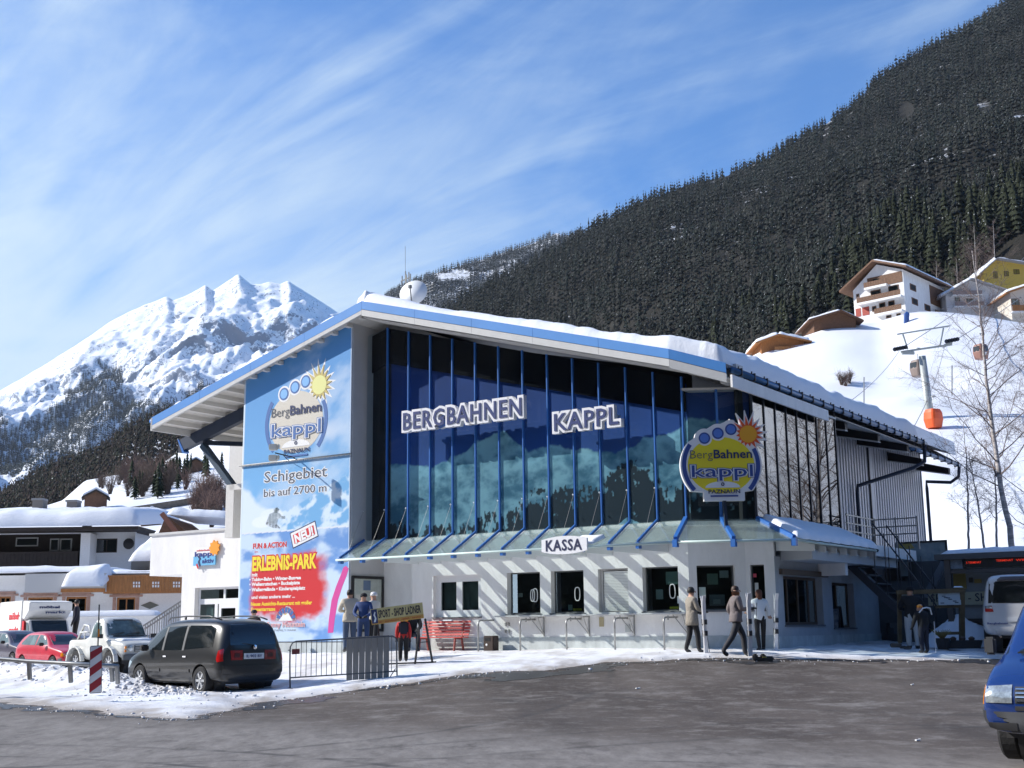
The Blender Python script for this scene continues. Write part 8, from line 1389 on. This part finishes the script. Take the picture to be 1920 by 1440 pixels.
# delineator board and pole
e = empty('delineator_board', label='red and white striped warning board leaning in the snow bank at the left', cat='road sign'); DD = 26.2; c = at(179, 1300, DD); e.location = tuple(c); e.rotation_euler = (0, math.radians(-2), math.radians(18)); Wt, Ht = .25, .98
q = MB(); q.box((0, 0, Ht / 2), (Wt, .05, Ht)); q.build('board', mat('board_grey_edge', (.15, .15, .15), .6), e, bevel=.015); W2 = Wt - .02
for k in range(-1, 5):
    z0 = k * .33 + .02; pts = [(-W2 / 2, z0), (W2 / 2, z0 + .16), (W2 / 2, z0 + .33), (-W2 / 2, z0 + .17)]; pts = [(x, min(max(z, .015), Ht - .015)) for x, z in pts]
    if max(p[1] for p in pts) - min(p[1] for p in pts) < .03: continue
    q = MB(); q.prism([(x, -.026, z) for x, z in pts], (0, -.003, 0)); q.build('stripe', mat('stripe_red', (.32, .02, .03), .5), e)
q = MB(); q.box((0, -.0265, Ht / 2), (W2, .002, Ht - .03)); q.build('white_face', mat('stripe_white', (.66, .66, .66), .5), e); q = MB(); q.tube([(.03, .05, Ht - .3), (.05, .06, Ht + .85)], .014, 8); q.build('marker_pole', BLKP, e); q = MB(); q.tube([(.045, .055, Ht + .18), (.047, .056, Ht + .34)], .018, 8); q.build('marker_band', LAMPO, e)
# guard rail
e = empty('guard_rail', label='low grey tubular guard rail along the snow bank in front of the parked cars', cat='guard rail'); rp = [(-140, 1225, 29), (-60, 1230, 28.8), (54, 1240, 28.4), (131, 1244, 28), (222, 1249, 27.5)]; rp3 = [at(x, y, d) for x, y, d in rp]
q = MB(); q.tube([tuple(p) for p in rp3], .045, 8); q.build('rail', STEEL, e, smooth=True)
for (x, y0, y1, d_) in ((-60, 1230, 1262, 28.8), (54, 1240, 1268, 28.4), (131, 1244, 1274, 28), (219, 1249, 1276, 27.5), (209, 1247, 1272, 27.6)): q = MB(); q.bar(at(x, y0, d_), at(x + 2, y1 + 6, d_), .075); q.build('post', STEEL, e)
# boots / ski things lying on the asphalt
e = empty('ski_boots', label='dark pair of ski boots lying on the asphalt in front of the striding person', cat='ski boots'); p = at(1432, 1249, 30.2); e.location = (p[0], p[1], float(gz(p[0], p[1])) + .01)
for k in (0, 1): q = MB(); q.box((-.1 + .22 * k, .05 * k, .06), (.30, .12, .11), rz=.4 * k); q.box((-.2 + .2 * k, .05 * k, .10), (.13, .12, .16), rz=.3); q.build('boot', BOOT, e, bevel=.03)
q = MB(); q.box((.02, -.06, .10), (.10, .03, .02)); q.build('buckle', mat('buckle_yellow', (.45, .38, .08), .5), e)
for i, (x, y, d_, w_) in enumerate(((1720, 1390, 15.5, .06), (1710, 1285, 24, .05), (1195, 1292, 24, .07))):
    p = gp(x, y); q = MB(); q.box((0, 0, .015), (w_, w_ * .6, .02), rz=.5); q.box((w_ * .6, .01, .02), (w_ * .5, w_ * .5, .03), rz=-.3); o_ = q.build('paper_scrap', INKW, bevel=.003); o_.location = tuple(p); tag(o_, ['crumpled white paper scrap on the near asphalt left of the blue van', 'small white scrap on the asphalt far right of the striding person', 'small white scrap on the asphalt in front of the ticket windows'][i], 'litter')
# A-frame board in the porch
e = empty('a_frame_board', label='a-frame poster board standing in the dark porch beside the stairs', cat='sign board'); p = at(1562, 1200, 38); e.location = tuple(p); e.rotation_euler = (0, 0, -.5)
for sg in (-1, 1): q = MB(); q.prism([(-.3, sg * .32, 0), (.3, sg * .32, 0), (.3, sg * .02, 1.0), (-.3, sg * .02, 1.0)], (0, sg * .03, 0)); q.build('board', BLACKM, e)
q = MB(); q.prism([(-.25, -.31, .2), (.25, -.31, .2), (.25, -.09, .93), (-.25, -.09, .93)], (0, -.03, 0)); q.build('poster', mat('poster_blue', (.10, .20, .42), .5, var=.8, scale=5, col2=(.4, .42, .45)), e)
# steel stairs beside the porch, platform railing
e = lt(empty('steel_stairs', label='dark open steel stairs climbing to the side platform of the station', cat='stairs')); DKS = mat('dark_steel', (.03, .035, .045), .5)
TRD = mat('tread_grey', (.12, .12, .12), .7)
for k in range(9): z = 3.35 - .27 * k; s_ = 3.15 + .26 * k; q = MB(); q.bb((s_, 6.2, z - .035), (s_ + .27, 7.5, z)); q.build('tread', TRD, e)
for d_ in (6.15, 7.5): q = MB(); q.bar((3.0, d_, 3.5), (5.55, d_, .95), .06, .22); q.build('stringer', DKS, e)
for d_ in (6.15, 7.5):
    q = MB(); q.bar((3.9, d_, 4.6), (5.7, d_, 2.0), .04); q.build('handrail', DKS, e)
    for k in range(6): q = MB(); x = 3.9 + .33 * k; q.bar((x, d_, 2.65 - .33 * k + .95 + 1.0), (x, d_, 2.65 - .33 * k), .025); q.build('baluster', DKS, e)
e = lt(empty('platform_railing', label='grey metal railing round the side platform above the porch', cat='railing'))
for z in (4.95, 4.7, 4.45): q = MB(); q.bar((2.9, 6.7, z), (2.9, 9.4, z), .04); q.bar((2.9, 9.4, z), (4.3, 9.4, z), .04); q.build('rail', STEEL, e)
for (x, y) in ((2.9, 6.8), (2.9, 7.7), (2.9, 8.6), (2.9, 9.4), (3.6, 9.4), (4.3, 9.4)): q = MB(); q.bar((x, y, 3.95), (x, y, 5.0), .05); q.build('post', STEEL, e)
for k in range(2): q = MB(); pts = [(3.6, 3.2 + 1.4 * k, 3.72), (3.6, 3.2 + 1.4 * k, 3.55), (3.68, 3.3 + 1.4 * k, 3.47), (3.6, 3.42 + 1.4 * k, 3.55)]; q.tube([(a_, b_, c_ - .05) for a_, b_, c_ in pts], .03, 6); q.build('cable_hook', mat('hook_white', (.6, .6, .6), .5), ST)
# dark retaining wall + map board on it
e = empty('piste_map_board', label='large framed piste map board standing on the dark wall right of the stairs', cat='map board'); DM = 41.5; tl, tr, bl = at(1679, 1017, DM), at(1775, 1012, DM), at(1679, 1085, DM); r_ = tr - tl; Wm = np.linalg.norm(r_); Hm = tl[2] - bl[2]; pM = Pl((tl[0], tl[1], bl[2]), r_ / Wm, (0, 0, 1)); 
for (x0, x1, y0, y1) in ((0, Wm, 0, .06), (0, Wm, Hm - .06, Hm), (0, .06, .06, Hm - .06), (Wm - .06, Wm, .06, Hm - .06)): pM.poly([(x0, y0), (x1, y0), (x1, y1), (x0, y1)], -.03, .03).build('frame', BLACKM, e)
pM.poly([(.06, .06), (Wm - .06, .06), (Wm - .06, Hm - .06), (.06, Hm - .06)], -.02, .0).build('map_panel', mat('map_print', (.16, .24, .27), .5, var=.35, scale=1.6, col2=(.34, .38, .38)), e); pM.poly([(.06, Hm - .26), (.62, Hm - .22), (.5, Hm - .06), (.06, Hm - .06)], .001, .005).build('map_label', mat('map_ochre', (.32, .25, .06), .6), e)
for x in (.2, Wm - .2): pM.poly([(x, -.9), (x + .06, -.9), (x + .06, .0), (x, .0)], -.08, -.03).build('post', BLACKM, e)
DW = 41.0; q = MB(); a_, b_ = at(1640, 1090, DW), at(1772, 1090, DW); q.bb((a_[0] - .3, a_[1], .5), (b_[0], a_[1] + .4, a_[2])); o_ = q.build('retaining_wall', mat('dark_concrete', (.10, .10, .10), .9)); tag(o_, 'dark concrete retaining wall below the piste map board', 'wall')
q = MB(); [q.bb((a_[0] + .3 + .0 * k, a_[1] - .35 * (5 - k), .5), (b_[0] - .4, a_[1] - .35 * (4 - k), .95 + .17 * k)) for k in range(5)]; tag(q.build('stone_steps', mat('step_grey', (.14, .14, .14), .9)), 'broad dark steps in the shade in front of the retaining wall', 'steps')
e = empty('slanted_panel', label='slanting grey metal panel leaning on the wall between map board and shop', cat='panel'); q = MB(); q.prism([tuple(at(1727, 1121, 39)), tuple(at(1745, 1121, 39)), tuple(at(1775, 1050, 39)), tuple(at(1768, 1044, 39))], (.1, .12, 0)); q.build('panel', mat('panel_steel', (.30, .32, .35), .4, metal=.4), e)
# sport shop hut
KD_ = 6.4; HS = lt(empty('shop_hut', label='grey shop hut with flat roof and red LED display behind the white van', cat='shop')); k0 = P(1770, 1042, KD_); k1 = (k0[0] + 7.5,); zr = float(k0[2]); WGRY = mat('hut_grey', (.24, .25, .25), .7, var=.1, scale=2); s_0 = float(k0[0])
q = MB(); q.bb((s_0 - .15, KD_ - .5, zr - .14), (s_0 + 7.5, KD_ + 4, zr + .02)); q.build('roof', mat('roof_edge_dark', (.08, .085, .09), .6), HS); q = MB(); q.bb((s_0 + .2, KD_ + .05, .4), (s_0 + 7.2, KD_ + 3.6, zr - .14)); q.build('wall', WGRY, HS)
q = MB(); q.bb((s_0 + .1, KD_ - .45, .5), (s_0 + .26, KD_ - .29, zr - .14)); q.build('post', mat('post_brown_grey', (.10, .085, .075), .8), HS)
a_, b_ = P(1808, 1045, KD_ - .3), P(1808, 1064, KD_ - .3); q = MB(); q.bb((a_[0], KD_ - .36, b_[2]), (a_[0] + 4.5, KD_ - .25, a_[2])); led = q.build('led_display', BLACKM, HS); LED = mat('led_red', (.3, .02, .01), .5, emit=((1, .05, .02), .45)); pL_ = Pl((0, KD_ - .365, 0), (1, 0, 0), (0, 0, 1))
for (x0, x1, y, st_) in ((1812, 1840, 1057, '5 TERMINAT'), (1868, 1900, 1053, 'TERMINAT'), (1905, 1945, 1052, 'WINTER')): a_ = P(x0, y, KD_ - .36); b_ = P(x1, y, KD_ - .36); pL_.text(st_, a_[0], a_[2], b_[0] - a_[0], .06, LED, .003, .004, .01, 'lettering', led)
a_, b_ = P(1776, 1044, KD_ - .3), P(1806, 1066, KD_ - .3); q = MB(); q.bb((a_[0], KD_ - .36, b_[2]), (b_[0], KD_ - .30, a_[2])); q.build('poster', mat('poster_mix', (.34, .24, .16), .6, var=.9, scale=3, col2=(.30, .38, .46)), HS)
q = MB(); q.bb((a_[0], KD_ - .40, b_[2] - .14), (s_0 + 7.2, KD_ - .28, b_[2] - .04)); q.build('beam', mat('post_brown_grey', (.10, .085, .075), .8), HS)
for (x0, y0, x1, y1, c_) in ((1816, 1083, 1824, 1092, (.05, .045, .04)), (1826, 1086, 1840, 1093, (.30, .22, .06)), (1786, 1075, 1812, 1104, (.30, .31, .31))): a_, b_ = P(x0, y0, KD_), P(x1, y1, KD_); q = MB(); q.bb((a_[0], KD_ + .02, b_[2]), (b_[0], KD_ + .045, a_[2])); q.build('notice', mat('hut_n%d' % int(c_[0] * 99), c_, .6), HS)
a_, b_ = P(1792, 1128, KD_ - .1), P(1792, 1114, KD_ - .1); q = MB(); q.bb((a_[0] - .8, KD_ - .06, a_[2] - .1), (a_[0] + 4, KD_ + .0, b_[2] + .06)); q.build('shop_board', mat('board_dull_yellow', (.34, .32, .22), .6), HS); Pl((0, KD_ - .065, 0), (1, 0, 0), (0, 0, 1)).text('SPORT - SHOP LADNER', a_[0] - .72, a_[2], 3.4, .24, mat('sign_black', (.012, .012, .03), .5), .002, .004, .0, 'lettering', HS)
q = MB(); q.bb((s_0 + .3, KD_ - .12, 1.6), (s_0 + 6, KD_ + .0, 1.72)); q.bb((s_0 + 1.0, KD_ + .0, .7), (s_0 + 2.6, KD_ + .06, 1.5)); q.build('counter', BLACKM, HS)
snowpad('roof_snow', lambda u, v: np.stack([s_0 + 7.3 * u, KD_ - .4 + 4 * v, zr + .02 + 0 * u], -1), 7.3, 4, .14, 40, 24, HS, seed=21, edge=.2, amp=.08)
# snow heap, planters
p = at(1800, 1205, 36.0); nh = 46; uu, vv = np.meshgrid(np.linspace(-1, 1, nh), np.linspace(-1, 1, nh)); rr2 = np.sqrt(uu ** 2 + vv ** 2); zz2 = np.clip(1 - rr2 ** 1.6, 0, 1) * (.75 + .5 * fbm(uu * 2 + 5, vv * 2, 5, 3)) * .85 - .12; i = (np.arange(nh - 1)[:, None] * nh + np.arange(nh - 1)[None]).ravel()
o_ = npmesh('snow_heap', np.c_[(uu * 1.25 + p[0]).ravel(), (vv * .9 + p[1]).ravel(), (zz2 + p[2]).ravel()], np.c_[i, i + 1, i + nh + 1, i + nh], SNOWROOF, smooth=True); tag(o_, 'shaded heap of snow behind the wooden notice frame', 'snow', kind='stuff')
e = empty('wooden_notice_frame', label='wooden post frame carrying white notices in front of the snow heap', cat='notice frame'); WNF = 34.8; OAK = mat('frame_oak', (.13, .095, .05), .8, var=.25, scale=4); w3 = lambda x, y: tuple(at(x, y, WNF))
for (x0, y0, x1, y1, w_) in ((1686, 1108, 1687, 1205, .10), (1803, 1105, 1804, 1209, .13), (1760, 1138, 1760, 1140, .02)): q = MB(); q.bar(w3(x0, y0), w3(x1, y1), w_); q.build('post', OAK, e)
for (x0, y0, x1, y1, w_) in ((1681, 1111, 1809, 1107, .12), (1753, 1138, 1800, 1137, .07), (1755, 1188, 1802, 1187, .08), (1688, 1139, 1712, 1138, .06)): q = MB(); q.bar(w3(x0, y0), w3(x1, y1), w_); q.build('rail', OAK, e)
for (x0, y0, x1, y1) in ((1689, 1114, 1712, 1135), (1758, 1112, 1800, 1134)):
    a_, b_ = at(x0, y0, WNF), at(x1, y1, WNF); q = MB(); q.bb((a_[0], a_[1] - .03, b_[2]), (b_[0], a_[1], a_[2])); nb_ = q.build('notice_panel', mat('panel_pale_blue', (.45, .52, .55), .6), e)
    for k in range(7): x = a_[0] + .05 + (b_[0] - a_[0] - .15) * ((k * .37) % 1); z = b_[2] + .04 + (a_[2] - b_[2] - .1) * ((k * .61) % 1); q = MB(); q.bb((x, a_[1] - .036, z), (x + .10, a_[1] - .03, z + .025)); q.build('print_mark', INKG, nb_)
snowpad('snow_cap', lambda u, v: np.stack([at(1788, 1105, WNF)[0] + .26 * u, at(1788, 1105, WNF)[1] - .05 + .1 * v, at(1788, 1105, WNF)[2] + .05 + 0 * u], -1), .26, .1, .03, 8, 5, e, edge=.03, amp=.01)
e = empty('planter', label='dark pot with dry yellowish plant standing right of the child with the orange helmet', cat='planter'); p = at(1769, 1218, 33.6); e.location = tuple(p)
q = MB(); q.lathe([(.14, 0), (.20, .30), (.18, .30), (.16, .26)], 14); q.build('pot', BLACKM, e)
q = MB(); r = np.random.default_rng(4)
for k in range(60): a = r.uniform(0, 6.28); t = r.uniform(.1, .30); q.tube([(0, 0, .25), (math.cos(a) * t * .6, math.sin(a) * t * .6, .42), (math.cos(a) * t, math.sin(a) * t, .40 + r.uniform(0, .14))], [.014, .010, .004], 3, cap=False)
o_ = q.build('dry_plant', mat('dry_plant', (.20, .17, .07), .9), e, fix=False); o_['kind'] = 'stuff'
e = empty('flower_trough', label='low dark flower trough on the snow between planter and white van', cat='planter'); p = at(1806, 1216, 34.0); e.location = tuple(p); q = MB(); q.prism([(-.42, -.15, 0), (.42, -.15, 0), (.5, -.15, .22), (-.5, -.15, .22)], (0, .3, 0)); q.build('trough', mat('trough_dark', (.035, .035, .035), .8), e)
for k in range(3): q = MB(); q.lathe([(.07, 0), (.09, .08), (.03, .12)], 8, (-.25 + .25 * k, 0, .2)); q.build('dry_plant', TW[0], e)
for i, (x, y, w_) in enumerate(((1680, 1214, .28), (1701, 1217, .2), (1693, 1216, .18))): p = at(x, y, 34); q = MB(); q.box((0, 0, w_ * .2), (w_, w_ * .6, w_ * .4), rz=.3 * i); o_ = q.build('stone', mat('stone_dark', (.12, .10, .08), .9), bevel=.02); o_.location = tuple(p); tag(o_, ['brownish stone lying left below the notice frame', 'dark stone lying right of the brownish stones by the notice frame', 'brown stone between two others below the notice frame'][i], 'stone')
# clods of ploughed snow and ice along the road edge
r = np.random.default_rng(12); VS = []; FS = []; cube = np.array([(x, y, z) for x in (-1, 1) for y in (-1, 1) for z in (-1, 1)], float); cf = np.array([(0, 1, 3, 2), (4, 6, 7, 5), (0, 4, 5, 1), (2, 3, 7, 6), (0, 2, 6, 4), (1, 5, 7, 3)]); off = 0
for k in range(2600):
    if k < 1700: i_ = r.integers(0, len(BANK) - 1); t = r.random(); c = BANK[i_] * (1 - t) + BANK[i_ + 1] * t + r.normal(0, .55, 2); s_ = r.gamma(1.4, .012)
    else: i_ = r.integers(2, len(EP) - 4); t = r.random(); c = EP[i_] * (1 - t) + EP[i_ + 1] * t + r.normal(0, .35, 2); s_ = r.gamma(1.4, .006)
    s_ = min(s_, .07); th, _, _ = snow_t(np.array([[c[0]]]), np.array([[c[1]]])); z = float(gz(c[0], c[1])) + max(float(th[0, 0]), 0)
    Rr = np.array(Matrix.Rotation(r.uniform(0, 6), 3, 'Z') @ Matrix.Rotation(r.uniform(0, 6), 3, 'X')); v = (cube * r.uniform(.5, 1.1, (8, 1))) @ Rr.T * s_ * [1, 1, .7] + [c[0], c[1], z + s_ * .25]; VS.append(v); FS.append(cf + off); off += 8
o_ = npmesh('snow_clods', np.vstack(VS), np.vstack(FS), snowmat('snow_clod', bump=.6, bscale=20, col=(.74, .73, .74))); tag(o_, 'scattered clods of ploughed snow and ice along the road edge', 'snow', kind='stuff')
# ------------------------------------------------------------------ haze in the valley air
def haze():
    mb = MB(); mb.bb((-4600, -3200, -2.4), (4600, 4800, 2200)); o = mb.build('haze', None); o['kind'] = 'stuff'; o['label'] = 'thin bluish haze in the valley air fading the far slopes'; o['category'] = 'haze'
    M = bpy.data.materials.new('haze'); M.use_nodes = True; t = M.node_tree; t.nodes.clear(); v = t.nodes.new('ShaderNodeVolumePrincipled'); v.inputs['Density'].default_value = 3.6e-5; v.inputs['Color'].default_value = (.72, .84, 1, 1); v.inputs['Anisotropy'].default_value = .3
    ou = t.nodes.new('ShaderNodeOutputMaterial'); t.links.new(v.outputs[0], ou.inputs[1]); o.data.materials.append(M); o.visible_shadow = True
haze()
